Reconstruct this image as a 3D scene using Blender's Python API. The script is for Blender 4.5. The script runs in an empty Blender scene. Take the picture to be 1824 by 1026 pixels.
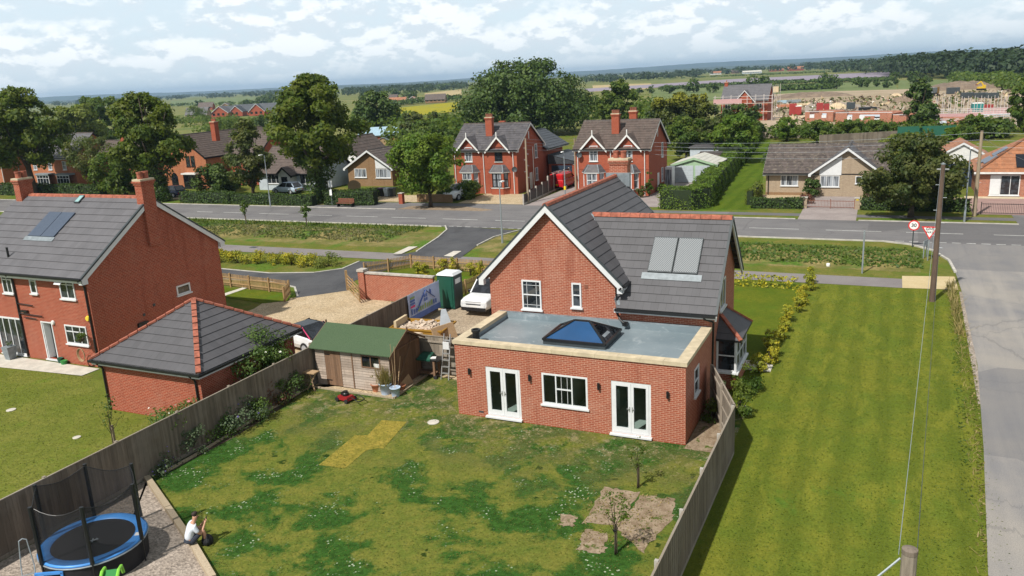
import bpy, bmesh, math, random
import numpy as np
from mathutils import Vector, Matrix
random.seed(7); RNG = np.random.default_rng(7)
SC = bpy.context.scene
COL = SC.collection
PI = math.pi
# ------------------------------------------------------------------ camera
# world frame: X runs along the main house front, Y away from the viewer, origin at its front left corner
CAMPOS = np.array([15.72, -27.61, 13.5]); FPX = 1450.0
_y = math.radians(25.185); _p = math.radians(14.5); _r = math.radians(-2.9)
def _rot(v): return np.array([v[0]*math.cos(_y)-v[1]*math.sin(_y), v[0]*math.sin(_y)+v[1]*math.cos(_y), v[2]])
_w = np.array([0, math.cos(_p), -math.sin(_p)]); _u = np.array([0, math.sin(_p), math.cos(_p)]); _x = np.array([1., 0, 0])
CR = _rot(_x*math.cos(_r)+_u*math.sin(_r)); CU = _rot(-_x*math.sin(_r)+_u*math.cos(_r)); CW = _rot(_w)
cd = bpy.data.cameras.new('camera'); cam = bpy.data.objects.new('camera', cd); COL.objects.link(cam)
cam.matrix_world = Matrix(((CR[0], CU[0], -CW[0], CAMPOS[0]), (CR[1], CU[1], -CW[1], CAMPOS[1]), (CR[2], CU[2], -CW[2], CAMPOS[2]), (0, 0, 0, 1)))
cd.sensor_width = 36; cd.lens = 36*FPX/1824; cd.clip_start = 0.1; cd.clip_end = 40000
SC.camera = cam
def ray(px, py): return CR*(px-912)/FPX-CU*(py-513)/FPX+CW
def P(px, py, z=0.0):
    """ground point (at height z) seen at a pixel of the photograph"""
    d = ray(px, py); t = (z-CAMPOS[2])/d[2]; q = CAMPOS+d*t; return (float(q[0]), float(q[1]), z)
def HZ(pt, px, py):
    d = ray(px, py); return float(CAMPOS[2]+d[2]*math.hypot(pt[0]-CAMPOS[0], pt[1]-CAMPOS[1])/math.hypot(d[0], d[1]))
def MPP(pt):
    return float((np.array([pt[0], pt[1], pt[2] if len(pt) > 2 else 0])-CAMPOS)@CW)/FPX   # metres per photo pixel
# ------------------------------------------------------------------ light
SUN_EL, SUN_AZ = 51.0, 25.185+48.0          # shadows fall towards SUN_AZ (degrees from +X)
W = bpy.data.worlds.new('World'); SC.world = W; W.use_nodes = True
nt = W.node_tree; nt.nodes.clear()
def nn(t, k, **kw):
    n = t.nodes.new(k)
    for a, b in kw.items(): setattr(n, a, b)
    return n
out = nn(nt, 'ShaderNodeOutputWorld'); bg = nn(nt, 'ShaderNodeBackground')
sky = nn(nt, 'ShaderNodeTexSky', sky_type='NISHITA', sun_disc=False)
sky.sun_elevation = math.radians(SUN_EL); sky.sun_rotation = math.radians(90-(SUN_AZ+180)); sky.air_density = 1.0; sky.dust_density = 1.5; sky.ozone_density = 2.0
bg.inputs['Strength'].default_value = 0.085
# broken cloud sheet: noise on the view direction projected on a flat layer
tc = nn(nt, 'ShaderNodeTexCoord'); sx = nn(nt, 'ShaderNodeSeparateXYZ'); nt.links.new(tc.outputs['Generated'], sx.inputs[0])
def m(op, a, b=None, c=None):
    n = nn(nt, 'ShaderNodeMath', operation=op)
    for i, v in enumerate((a, b, c)):
        if v is None: continue
        if hasattr(v, 'is_output'): nt.links.new(v, n.inputs[i])
        else: n.inputs[i].default_value = v
    return n.outputs[0]
def noise(scale, detail, rough, off, zs=2.3):
    mp = nn(nt, 'ShaderNodeMapping'); nt.links.new(tc.outputs['Generated'], mp.inputs[0]); mp.inputs['Location'].default_value = off; mp.inputs['Scale'].default_value = (1, 1, zs)
    n = nn(nt, 'ShaderNodeTexNoise'); nt.links.new(mp.outputs[0], n.inputs['Vector']); n.inputs['Scale'].default_value = scale
    n.inputs['Detail'].default_value = detail; n.inputs['Roughness'].default_value = rough; return n.outputs[0]
def remap(v, lo, hi, a=0.0, b=1.0):
    n = nn(nt, 'ShaderNodeMapRange', interpolation_type='SMOOTHSTEP'); nt.links.new(v, n.inputs[0])
    for i, x in zip((1, 2, 3, 4), (lo, hi, a, b)): n.inputs[i].default_value = x
    return n.outputs[0]
def cmix(f, a, b, mode='MIX'):
    n = nn(nt, 'ShaderNodeMix', data_type='RGBA', blend_type=mode)
    for i, v in zip((0, 6, 7), (f, a, b)):
        if hasattr(v, 'is_output'): nt.links.new(v, n.inputs[i])
        elif i == 0: n.inputs[0].default_value = v
        else: n.inputs[i].default_value = (*v, 1)
    return n.outputs[2]
n1 = noise(19.0, 9, 0.58, (3.1, 1.2, 0), 2.0); n2 = noise(19.0, 9, 0.58, (3.1, 1.2, 0.02), 2.0); n3 = noise(4.0, 3, 0.5, (1, 9, 5), 3.5)
cov = remap(m('ADD', m('MULTIPLY', n1, 0.75), m('MULTIPLY', n3, 0.35)), 0.41, 0.60)
cov = m('MULTIPLY', cov, remap(sx.outputs[2], 0.0, 0.05, 0.35, 1.0))
shade = remap(m('ADD', m('MULTIPLY', m('SUBTRACT', n1, n2), 1.9), m('MULTIPLY', n1, 0.6)), 0.18, 0.44)
ccol = cmix(shade, (7.6, 8.4, 9.1), (11.2, 11.4, 11.5))
thin = cmix(0.85, sky.outputs[0], (8.0, 9.4, 10.3))                 # thin high cloud over the blue
mixo = cmix(m('MULTIPLY', cov, 0.74), thin, ccol)
zen = remap(sx.outputs[2], 0.08, 0.5, 1.0, 0.44)
zz = nn(nt, 'ShaderNodeCombineXYZ')
for i in range(3): nt.links.new(zen, zz.inputs[i])
mixf = cmix(1.0, mixo, zz.outputs[0], 'MULTIPLY')
class _o: pass
mixc = _o(); mixc.outputs = {2: mixf}
nt.links.new(mixc.outputs[2], bg.inputs['Color']); nt.links.new(bg.outputs[0], out.inputs['Surface'])
sd = bpy.data.lights.new('sun', 'SUN'); sd.energy = 4.5; sd.angle = math.radians(1.2); sd.color = (1.0, 0.955, 0.88)
so = bpy.data.objects.new('sun', sd); COL.objects.link(so); so.location = (0, 0, 60)
_e = math.radians(SUN_EL); _a = math.radians(SUN_AZ)
so.rotation_euler = Vector((math.cos(_a)*math.cos(_e), math.sin(_a)*math.cos(_e), -math.sin(_e))).to_track_quat('-Z', 'Y').to_euler()
SC.view_settings.view_transform = 'Standard'; SC.view_settings.look = 'None'; SC.view_settings.exposure = 0.30; SC.view_settings.gamma = 1.0
SC.cycles.max_bounces = 6; SC.cycles.diffuse_bounces = 2; SC.cycles.glossy_bounces = 3; SC.cycles.transmission_bounces = 5
SC.cycles.transparent_max_bounces = 12; SC.cycles.volume_bounces = 0
SC.cycles.caustics_reflective = False; SC.cycles.caustics_refractive = False
# ------------------------------------------------------------------ materials
def lk(t, a, b): t.links.new(a, b)
class Mat:
    def __init__(s, name, rough=0.7, metal=0.0, spec=0.5):
        s.m = bpy.data.materials.new(name); s.m.use_nodes = True; s.t = s.m.node_tree
        s.b = s.t.nodes['Principled BSDF']; s.b.inputs['Roughness'].default_value = rough; s.b.inputs['Metallic'].default_value = metal
        s.b.inputs['Specular IOR Level'].default_value = spec; s._o = None
    def n(s, k, **kw): return nn(s.t, k, **kw)
    def obj(s):
        if s._o is None: s._o = s.n('ShaderNodeTexCoord')
        return s._o.outputs['Object']
    def uv(s): return s.n('ShaderNodeTexCoord').outputs['UV']
    def pos(s): return s.n('ShaderNodeNewGeometry').outputs['Position']
    def island(s): return s.n('ShaderNodeNewGeometry').outputs['Random Per Island']
    def mth(s, op, a, b=None, c=None):
        n = s.n('ShaderNodeMath', operation=op)
        for i, v in enumerate((a, b, c)):
            if v is None: continue
            if hasattr(v, 'is_output'): lk(s.t, v, n.inputs[i])
            else: n.inputs[i].default_value = v
        return n.outputs[0]
    def noise(s, vec, scale, detail=4, rough=0.55, dist=0.0, stretch=None):
        if stretch:
            mp = s.n('ShaderNodeMapping'); lk(s.t, vec, mp.inputs[0]); mp.inputs['Scale'].default_value = stretch; vec = mp.outputs[0]
        n = s.n('ShaderNodeTexNoise'); lk(s.t, vec, n.inputs['Vector']); n.inputs['Scale'].default_value = scale
        n.inputs['Detail'].default_value = detail; n.inputs['Roughness'].default_value = rough; n.inputs['Distortion'].default_value = dist
        return n.outputs[0]
    def step(s, v, lo, hi, a=0.0, b=1.0, smooth=True):
        n = s.n('ShaderNodeMapRange', interpolation_type='SMOOTHSTEP' if smooth else 'LINEAR'); lk(s.t, v, n.inputs[0])
        for i, x in zip((1, 2, 3, 4), (lo, hi, a, b)): n.inputs[i].default_value = x
        return n.outputs[0]
    def mix(s, f, a, b, mode='MIX'):
        n = s.n('ShaderNodeMix', data_type='RGBA', blend_type=mode)
        for i, v in zip((0, 6, 7), (f, a, b)):
            if hasattr(v, 'is_output'): lk(s.t, v, n.inputs[i])
            elif i == 0: n.inputs[0].default_value = v
            else: n.inputs[i].default_value = (*v, 1) if len(v) == 3 else v
        return n.outputs[2]
    def xy(s, vec):
        n = s.n('ShaderNodeSeparateXYZ'); lk(s.t, vec, n.inputs[0]); return n.outputs
    def comb(s, x, y, z=0.0):
        n = s.n('ShaderNodeCombineXYZ')
        for i, v in enumerate((x, y, z)):
            if hasattr(v, 'is_output'): lk(s.t, v, n.inputs[i])
            else: n.inputs[i].default_value = v
        return n.outputs[0]
    def base(s, c):
        if hasattr(c, 'is_output'): lk(s.t, c, s.b.inputs['Base Color'])
        else: s.b.inputs['Base Color'].default_value = (*c, 1)
        return s
    def bump(s, h, strength=0.4, dist=0.02):
        n = s.n('ShaderNodeBump'); n.inputs['Strength'].default_value = strength; n.inputs['Distance'].default_value = dist
        lk(s.t, h, n.inputs['Height']); lk(s.t, n.outputs[0], s.b.inputs['Normal']); return s
def dk(c, f): return tuple(x*f for x in c)
def plain(name, c, rough=0.6, var=0.18, scale=3.0, metal=0.0, spec=0.4):
    k = Mat(name, rough, metal, spec); v = k.noise(k.obj(), scale, 5, 0.6)
    return k.base(k.mix(k.step(v, 0.3, 0.7), dk(c, 1-var), dk(c, 1+var))).m
def brick(name, c1, c2, mortar, w=0.225, h=0.075, ms=0.009, stain=(0.5, 0.36, 0.28), st=0.25):
    k = Mat(name, 0.85, 0, 0.25); o = k.xy(k.obj()); v = k.comb(k.mth('ADD', o[0], o[1]), o[2])
    b = k.n('ShaderNodeTexBrick'); lk(k.t, v, b.inputs['Vector']); b.inputs['Scale'].default_value = 1.0
    b.inputs['Brick Width'].default_value = w; b.inputs['Row Height'].default_value = h; b.inputs['Mortar Size'].default_value = ms; b.inputs['Mortar Smooth'].default_value = 0.1
    b.inputs['Bias'].default_value = -0.1
    for i, c in (('Color1', c1), ('Color2', c2), ('Mortar', mortar)): b.inputs[i].default_value = (*c, 1)
    big = k.noise(k.obj(), 0.55, 5, 0.62); sm = k.noise(k.obj(), 7.0, 3, 0.6)
    c = k.mix(k.step(big, 0.52, 0.72, 0, st), b.outputs['Color'], stain)
    c = k.mix(k.step(sm, 0.3, 0.7, 0, 0.35), c, dk(c1, 0.7), 'MIX'); rw = k.noise(v, 1.0, 3, 0.6, stretch=(2.2, 9.0, 1)); c = k.mix(k.step(rw, 0.5, 0.68, 0, 0.22), c, dk(mortar, 0.8)); run = k.noise(v, 1.0, 4, 0.6, stretch=(1.6, 0.25, 1)); c = k.mix(k.step(run, 0.52, 0.72, 0, 0.4), c, dk(c2, 0.72))
    k.base(c); k.bump(b.outputs['Fac'], -0.35, 0.01); return k.m
def tiles(name, c, w=0.32, h=0.4, var=0.22, moss=None, ms=0.006):
    k = Mat(name, 0.6, 0, 0.45); b = k.n('ShaderNodeTexBrick'); lk(k.t, k.uv(), b.inputs['Vector']); b.inputs['Scale'].default_value = 1.0
    b.inputs['Brick Width'].default_value = w; b.inputs['Row Height'].default_value = h; b.inputs['Mortar Size'].default_value = ms
    for i, q in (('Color1', dk(c, 1-var)), ('Color2', dk(c, 1+var)), ('Mortar', dk(c, 0.45))): b.inputs[i].default_value = (*q, 1)
    n = k.noise(k.obj(), 0.8, 5, 0.6); col = k.mix(k.step(n, 0.35, 0.7, 0, 0.5), b.outputs['Color'], dk(c, 1.25))
    if moss:
        n2 = k.noise(k.obj(), 3.2, 4, 0.65); col = k.mix(k.step(n2, 0.55, 0.66, 0, 0.75), col, moss)
    k.base(col); n3 = k.noise(k.obj(), 30, 2, 0.5); k.bump(n3, 0.15, 0.01); return k.m
def leaf(name, c1, c2, trans=0.34, clump=0.6):
    k = Mat(name, 0.55, 0, 0.25); r = k.island(); n = k.noise(k.pos(), clump, 3, 0.6)
    a = k.mix(r, dk(c1, 0.72), dk(c1, 1.2)); b2 = k.mix(r, dk(c2, 0.72), dk(c2, 1.2))
    col = k.mix(k.step(n, 0.38, 0.64), a, b2); k.base(col)
    tr = k.n('ShaderNodeBsdfTranslucent'); lk(k.t, k.mix(0.35, col, (0.35, 0.5, 0.03)), tr.inputs['Color'])
    mx = k.n('ShaderNodeMixShader'); mx.inputs[0].default_value = trans
    lk(k.t, k.b.outputs[0], mx.inputs[1]); lk(k.t, tr.outputs[0], mx.inputs[2]); lk(k.t, mx.outputs[0], k.t.nodes['Material Output'].inputs['Surface'])
    return k.m
def grass(name, cA, cB, cDark=None, stripe=0.0, patch=(0.52, 0.6), psc=0.42, fleck=False, worn=None, mid=0.55):
    """cA dry / yellow sward, cB greener sward, cDark lush patches"""
    k = Mat(name, 0.95, 0, 0.03); p = k.pos(); n = k.noise(p, mid, 8, 0.68); n2 = k.noise(p, 4.0, 5, 0.7); fine = k.noise(p, 13.0, 4, 0.8)
    col = k.mix(k.step(n, 0.36, 0.62), cA, cB); col = k.mix(k.step(n2, 0.38, 0.68, 0, 0.55), col, dk(cB, 0.72))
    if stripe:
        x = k.xy(p)[0]; nx = k.noise(p, 0.12, 2, 0.5); s1 = k.mth('SINE', k.mth('ADD', k.mth('MULTIPLY', x, 2*PI/stripe), k.mth('MULTIPLY', nx, 4.0)))
        brk = k.noise(p, 0.5, 4, 0.6, stretch=(2.2, 0.3, 1)); s1 = k.mth('MULTIPLY', s1, k.step(brk, 0.36, 0.6, 0.25, 1.0))
        col = k.mix(k.step(s1, -0.7, 0.7, 0, 0.6), col, dk(cB, 0.72)); st = k.noise(p, 1.3, 4, 0.65, stretch=(1, 0.22, 1)); col = k.mix(k.step(st, 0.5, 0.68, 0, 0.6), col, dk(cA, 1.12))
    if cDark:
        d = k.noise(p, psc, 9, 0.68, 0.3); f = k.step(d, *patch); col = k.mix(f, col, k.mix(k.step(n2, 0.36, 0.62), cDark, dk(cDark, 1.7)))
        if fleck:
            v = k.n('ShaderNodeTexVoronoi'); lk(k.t, p, v.inputs['Vector']); v.inputs['Scale'].default_value = 9.0; v.inputs['Randomness'].default_value = 1.0
            dot = k.mth('MULTIPLY', k.step(v.outputs['Distance'], 0.34, 0.22), k.step(k.xy(v.outputs['Color'])[0], 0.3, 0.5)); f2 = k.step(k.noise(p, 0.8, 4, 0.6), 0.5, 0.64)
            col = k.mix(k.mth('MULTIPLY', k.mth('MULTIPLY', dot, f2), k.mth('MULTIPLY', f, 0.9)), col, (0.42, 0.46, 0.34))
            dd = k.noise(p, 1.1, 3, 0.6); col = k.mix(k.step(dd, 0.66, 0.7, 0, 0.9), col, dk(cDark, 0.62))
    if worn: col = worn(k, p, col, n2)
    hs = k.n('ShaderNodeHueSaturation'); lk(k.t, col, hs.inputs['Color']); lk(k.t, k.step(fine, 0.25, 0.75, 0.62, 1.38, False), hs.inputs['Value']); col = hs.outputs[0]
    k.base(col); k.bump(fine, 0.35, 0.03); return k.m
def ground(name, c1, c2, scale=1.2, grit=30.0, gv=0.35, rough=0.9, spec=0.3, dots=None, wear=None, patch=None):
    k = Mat(name, rough, 0, spec); p = k.pos(); n = k.noise(p, scale, 6, 0.62); g = k.noise(p, grit, 2, 0.7)
    col = k.mix(k.step(n, 0.33, 0.67), c1, c2)
    if wear:
        wv = k.noise(p, 1.0, 4, 0.6, stretch=wear); col = k.mix(k.step(wv, 0.40, 0.66, 0, 0.5), col, dk(c2, 1.16)); w2 = k.noise(p, 1.0, 5, 0.7, 0.4, stretch=tuple(2.3*q for q in wear)); col = k.mix(k.step(w2, 0.54, 0.74, 0, 0.35), col, dk(c1, 0.78))
        cr = k.n('ShaderNodeTexVoronoi', feature='DISTANCE_TO_EDGE'); lk(k.t, k.comb(k.mth('ADD', k.xy(p)[0], k.mth('MULTIPLY', n, 2.0)), k.mth('ADD', k.xy(p)[1], k.mth('MULTIPLY', w2, 2.0))), cr.inputs['Vector']); cr.inputs['Scale'].default_value = 0.16
        col = k.mix(k.step(cr.outputs['Distance'], 0.010, 0.004, 0, 0.3), col, dk(c1, 0.5))
    if patch:
        v = k.n('ShaderNodeTexVoronoi', distance='CHEBYCHEV'); lk(k.t, p, v.inputs['Vector']); v.inputs['Scale'].default_value = patch; col = k.mix(k.step(k.xy(v.outputs['Color'])[1], 0.72, 0.73, 0, 0.55), col, dk(c1, 0.8))
    col = k.mix(k.step(g, 0.35, 0.68, 0, gv), col, dk(c1, 0.45))
    if dots:
        v = k.n('ShaderNodeTexVoronoi'); lk(k.t, p, v.inputs['Vector']); v.inputs['Scale'].default_value = dots
        hs = k.n('ShaderNodeHueSaturation'); lk(k.t, col, hs.inputs['Color']); lk(k.t, k.step(k.xy(v.outputs['Color'])[0], 0, 1, 0.62, 1.3, False), hs.inputs['Value']); col = hs.outputs[0]
        k.bump(v.outputs['Distance'], 0.6, 0.03)
    else: k.bump(g, 0.4, 0.01)
    k.base(col); return k.m
def boards(name, c, c2, rough=0.85):
    k = Mat(name, rough, 0, 0.2); r = k.island(); g = k.noise(k.obj(), 3.0, 5, 0.65, stretch=(9, 9, 0.7)); b = k.noise(k.obj(), 0.7, 3, 0.6)
    col = k.mix(r, dk(c, 0.72), dk(c, 1.25)); col = k.mix(k.step(g, 0.4, 0.72, 0, 0.6), col, dk(c, 0.5)); col = k.mix(k.step(b, 0.45, 0.7, 0, 0.5), col, c2)
    return k.base(col).m
def glass(name, c=(0.012, 0.015, 0.018), rough=0.03):
    k = Mat(name, rough, 0, 0.9); n = k.noise(k.obj(), 2.2, 3, 0.6); k.base(k.mix(k.step(n, 0.45, 0.6), c, dk(c, 3.2)));
    w = k.noise(k.obj(), 1.1, 1, 0.4); k.bump(w, 0.06, 0.05); return k.m
def thinglass(name, tint=(0.8, 0.85, 0.85)):
    k = Mat(name); t = k.t; tr = k.n('ShaderNodeBsdfTransparent'); tr.inputs['Color'].default_value = (*tint, 1)
    gl = k.n('ShaderNodeBsdfGlossy'); gl.inputs['Roughness'].default_value = 0.02; fr = k.n('ShaderNodeFresnel'); fr.inputs['IOR'].default_value = 1.6
    bf = k.n('ShaderNodeNewGeometry'); mx = k.n('ShaderNodeMixShader'); lk(t, k.mth('MULTIPLY', fr.outputs[0], k.mth('SUBTRACT', 1.0, bf.outputs['Backfacing'])), mx.inputs[0]); lk(t, tr.outputs[0], mx.inputs[1]); lk(t, gl.outputs[0], mx.inputs[2])
    lk(t, mx.outputs[0], t.nodes['Material Output'].inputs['Surface']); return k.m
def curtain(name):
    k = Mat(name, 0.25, 0, 0.6); o = k.xy(k.obj()); v = k.comb(k.mth('ADD', o[0], o[1]), k.mth('MULTIPLY', o[2], 0.05)); n = k.noise(v, 6.0, 3, 0.6)
    return k.base(k.mix(k.step(n, 0.4, 0.6), (0.05, 0.055, 0.065), (0.36, 0.39, 0.43))).m
M = {}
def setup_materials():
    M['brick'] = brick('red_brick', (0.34, 0.060, 0.027), (0.225, 0.037, 0.018), (0.42, 0.22, 0.15), ms=0.011, st=0.10)
    M['brick_ext'] = brick('new_red_brick', (0.335, 0.079, 0.040), (0.255, 0.056, 0.030), (0.49, 0.29, 0.205), ms=0.0115, st=0.14)
    M['brick_old'] = brick('victorian_brick', (0.36, 0.088, 0.046), (0.285, 0.066, 0.036), (0.36, 0.12, 0.07), ms=0.006, st=0.1)
    M['brick_orange'] = brick('orange_brick', (0.42, 0.13, 0.05), (0.33, 0.085, 0.035), (0.42, 0.26, 0.16), st=0.1)
    M['brick_buff'] = brick('buff_brick', (0.37, 0.28, 0.19), (0.28, 0.205, 0.14), (0.42, 0.36, 0.28), st=0.1)
    M['brick_brown'] = brick('brown_brick', (0.26, 0.15, 0.07), (0.20, 0.11, 0.05), (0.28, 0.2, 0.13), st=0.1)
    M['brick_mix'] = brick('mottled_brick', (0.40, 0.12, 0.06), (0.22, 0.07, 0.045), (0.45, 0.33, 0.25), st=0.3)
    M['tile'] = tiles('grey_roof_tile', (0.076, 0.074, 0.080), var=.1); M['tile_l'] = tiles('grey_roof_tile_light', (0.102, 0.099, 0.107), var=.1)
    M['tile_old'] = tiles('old_slate', (0.075, 0.07, 0.076), 0.3, 0.3, 0.3, (0.12, 0.105, 0.09))
    M['tile_br'] = tiles('brown_concrete_tile', (0.085, 0.062, 0.052), 0.3, 0.33, 0.25, (0.12, 0.10, 0.08))
    M['tile_moss'] = tiles('lichened_concrete_tile', (0.080, 0.063, 0.056), 0.3, 0.33, 0.35, (0.18, 0.155, 0.115))
    M['tile_or'] = tiles('orange_pantile', (0.30, 0.125, 0.06), 0.3, 0.33, 0.2, (0.22, 0.12, 0.07))
    M['tile_sl'] = tiles('blue_slate', (0.055, 0.062, 0.072), 0.3, 0.3, 0.12)
    M['terra'] = plain('terracotta', (0.31, 0.10, 0.062), 0.85, 0.3, 5); M['pot'] = plain('clay_pot', (0.42, 0.17, 0.09), 0.8)
    M['white'] = plain('white_upvc', (0.64, 0.65, 0.66), 0.35, 0.04); M['white_old'] = plain('white_paint', (0.66, 0.66, 0.64), 0.55, 0.08)
    M['black'] = plain('black_plastic', (0.012, 0.013, 0.014), 0.4, 0.2); M['dgrey'] = plain('dark_grey_upvc', (0.045, 0.055, 0.06), 0.45, 0.15)
    M['lead'] = plain('lead_flashing', (0.20, 0.23, 0.25), 0.5, 0.2, 4); M['stone'] = plain('pale_coping_stone', (0.50, 0.42, 0.29), 0.85, 0.15, 2.2)
    M['conc'] = plain('concrete', (0.40, 0.37, 0.33), 0.9, 0.18, 4); M['conc_l'] = plain('pale_paving', (0.50, 0.47, 0.41), 0.9, 0.12, 2)
    M['glass'] = glass('window_glass'); M['glassd'] = glass('dark_glass', (0.006, 0.007, 0.009)); M['clear'] = thinglass('clear_glass', (0.72, 0.78, 0.77))
    M['curtain'] = curtain('curtained_glass'); M['blueglass'] = plain('blue_solar_glass', (0.012, 0.06, 0.16), 0.04, 0.1, 1.0, 0.0, 0.9)
    M['room'] = plain('plaster', (0.5, 0.49, 0.46), 0.9, 0.1); M['floor'] = plain('pale_tile_floor', (0.72, 0.72, 0.68), 0.5, 0.1)
    k = Mat('fibreglass_roof', 0.42, 0, 0.5); n = k.noise(k.obj(), 1.4, 6, 0.7, 1.5); n2 = k.noise(k.obj(), 0.5, 3, 0.5)
    M['grp'] = k.base(k.mix(k.step(n, 0.52, 0.74, 0, 0.55), k.mix(k.step(n2, 0.3, 0.7), (0.155, 0.20, 0.225), (0.215, 0.26, 0.285)), (0.44, 0.48, 0.50))).m
    k = Mat('solar_collector', 0.25, 0, 0.6); u = k.xy(k.uv()); s1 = k.mth('SINE', k.mth('ADD', k.mth('MULTIPLY', u[0], 60.0), k.mth('MULTIPLY', u[1], 78.0)))
    M['collector'] = k.base(k.mix(k.step(s1, -0.3, 0.5), (0.10, 0.11, 0.115), (0.27, 0.285, 0.30))).m
    k = Mat('solar_panel', 0.3, 0, 0.6); n = k.noise(k.obj(), 9, 3, 0.7)
    M['solar'] = k.base(k.mix(n, (0.035, 0.055, 0.09), (0.09, 0.11, 0.15))).m
    M['pv'] = plain('black_solar_panel', (0.006, 0.007, 0.012), 0.35, 0.2, 1, 0, 0.5)
    M['fence'] = boards('weathered_fence', (0.185, 0.15, 0.12), (0.25, 0.215, 0.185)); M['fence_l'] = boards('grey_fence', (0.26, 0.22, 0.175), (0.33, 0.30, 0.26))
    M['picket'] = boards('new_timber', (0.36, 0.23, 0.11), (0.40, 0.28, 0.15)); M['sleeper'] = boards('timber_edging', (0.38, 0.31, 0.22), (0.30, 0.24, 0.16))
    M['shed'] = boards('shed_cladding', (0.37, 0.295, 0.24), (0.44, 0.385, 0.34)); M['shed_d'] = boards('shed_boards', (0.20, 0.12, 0.075), (0.16, 0.10, 0.07))
    M['pole'] = boards('telegraph_pole', (0.125, 0.085, 0.065), (0.17, 0.13, 0.10)); M['plank'] = boards('plywood', (0.42, 0.29, 0.17), (0.36, 0.24, 0.14))
    k = Mat('green_felt', 0.95, 0, 0.15); n = k.noise(k.obj(), 30, 3, 0.7); n2 = k.noise(k.obj(), 1.2, 3, 0.6)
    M['felt'] = k.base(k.mix(k.step(n, 0.3, 0.7), k.mix(n2, (0.066, 0.105, 0.055), (0.086, 0.125, 0.07)), (0.05, 0.08, 0.043))).m
    def worn(k, p, col, n2):
        o = k.xy(p); nb = k.noise(p, 0.8, 5, 0.65)
        f = k.mth('MULTIPLY', k.step(k.mth('ADD', o[1], k.mth('MULTIPLY', nb, 3.0)), -1.2, 1.3), k.step(k.noise(p, 1.6, 5, 0.7), 0.5, 0.68))
        g2 = k.mth('MULTIPLY', k.step(o[1], -4.5, -1.0), k.step(k.noise(p, 5.5, 4, 0.75), 0.56, 0.66)); g3 = k.mth('MULTIPLY', k.step(o[1], -6.5, -2.5), k.step(k.noise(p, 0.7, 4, 0.6), 0.4, 0.6)); col = k.mix(k.mth('MULTIPLY', g3, .55), col, (0.10, 0.10, 0.035))
        return k.mix(k.mth('MULTIPLY', k.mth('MAXIMUM', f, g2), 0.8), col, (0.27, 0.215, 0.12))
    M['lawn'] = grass('patchy_lawn', (0.160, 0.158, 0.032), (0.108, 0.134, 0.024), (0.022, 0.056, 0.010), 0, (0.465, 0.55), 0.38, True, worn, 1.5)
    M['field'] = grass('mown_grass', (0.158, 0.162, 0.022), (0.102, 0.136, 0.018), (0.045, 0.09, 0.012), 1.15, (0.62, 0.72), 0.2, mid=0.35)
    M['lawn_l'] = grass('dry_lawn', (0.165, 0.170, 0.036), (0.120, 0.145, 0.024), (0.085, 0.115, 0.016), 0, (0.56, 0.7), 0.4)
    M['lawn_g'] = grass('green_lawn', (0.118, 0.134, 0.014), (0.08, 0.115, 0.012), (0.05, 0.10, 0.01), 0, (0.55, 0.7), 0.4)
    M['verge'] = grass('roadside_grass', (0.175, 0.155, 0.042), (0.105, 0.128, 0.024), (0.06, 0.10, 0.014), 0, (0.48, 0.64), 0.3)
    M['ditch'] = grass('rough_grass', (0.26, 0.205, 0.09), (0.125, 0.128, 0.036), (0.055, 0.10, 0.016), 0, (0.48, 0.6), 0.3)
    M['strip'] = grass('mown_strip', (0.095, 0.128, 0.014), (0.07, 0.118, 0.012), (0.05, 0.098, 0.010), 1.6, (0.6, 0.7), 0.3)
    M['farland'] = grass('farmland', (0.22, 0.20, 0.08), (0.13, 0.155, 0.045), (0.06, 0.09, 0.025), 0, (0.5, 0.65), 0.01, mid=0.02)
    M['asphalt'] = ground('asphalt', (0.135, 0.13, 0.134), (0.175, 0.168, 0.168), 0.25, 40, 0.3, wear=(.05, .9, 1), patch=.11); M['lane'] = ground('worn_lane_asphalt', (0.19, 0.187, 0.195), (0.30, 0.275, 0.245), 0.22, 30, 0.35, wear=(.8, .06, 1), patch=.13)
    M['newasph'] = ground('dark_asphalt', (0.055, 0.056, 0.062), (0.085, 0.085, 0.09), 0.4, 40, 0.3, wear=(.5, .2, 1)); M['path'] = ground('footpath', (0.185, 0.165, 0.165), (0.225, 0.205, 0.20), 0.4, 40, 0.25)
    M['gravel'] = ground('golden_gravel', (0.44, 0.335, 0.205), (0.52, 0.41, 0.27), 0.8, 14, 0.3, dots=22); M['gravel_g'] = ground('grey_gravel', (0.30, 0.25, 0.205), (0.38, 0.32, 0.27), 0.8, 12, 0.35, dots=16)
    M['soil'] = ground('bare_soil', (0.20, 0.15, 0.10), (0.31, 0.235, 0.165), 2.2, 16, 0.3); M['gravel_y'] = ground('brown_gravel', (0.34, 0.265, 0.185), (0.42, 0.335, 0.24), 0.8, 14, 0.35, dots=18)
    k = Mat('patchy_soil', 0.95, 0, 0.05); p = k.pos(); n = k.noise(p, 1.8, 6, 0.68); g = k.noise(p, 14, 4, 0.8); cl = k.mix(k.step(k.noise(p, 2.6, 5, 0.65), .35, .65), (0.20, 0.145, 0.095), (0.31, 0.24, 0.17)); cl = k.mix(k.step(n, 0.57, 0.64), cl, (0.07, 0.10, 0.018)); cl = k.mix(k.step(g, 0.62, 0.68, 0, .8), cl, (0.42, 0.36, 0.27))
    hs = k.n('ShaderNodeHueSaturation'); lk(k.t, cl, hs.inputs['Color']); lk(k.t, k.step(g, .25, .75, .7, 1.25, False), hs.inputs['Value']); k.base(hs.outputs[0]); k.bump(g, .5, .03); M['soilpatch'] = k.m
    M['bed'] = ground('dark_soil', (0.06, 0.042, 0.028), (0.09, 0.065, 0.045), 2, 16, 0.3)
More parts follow.
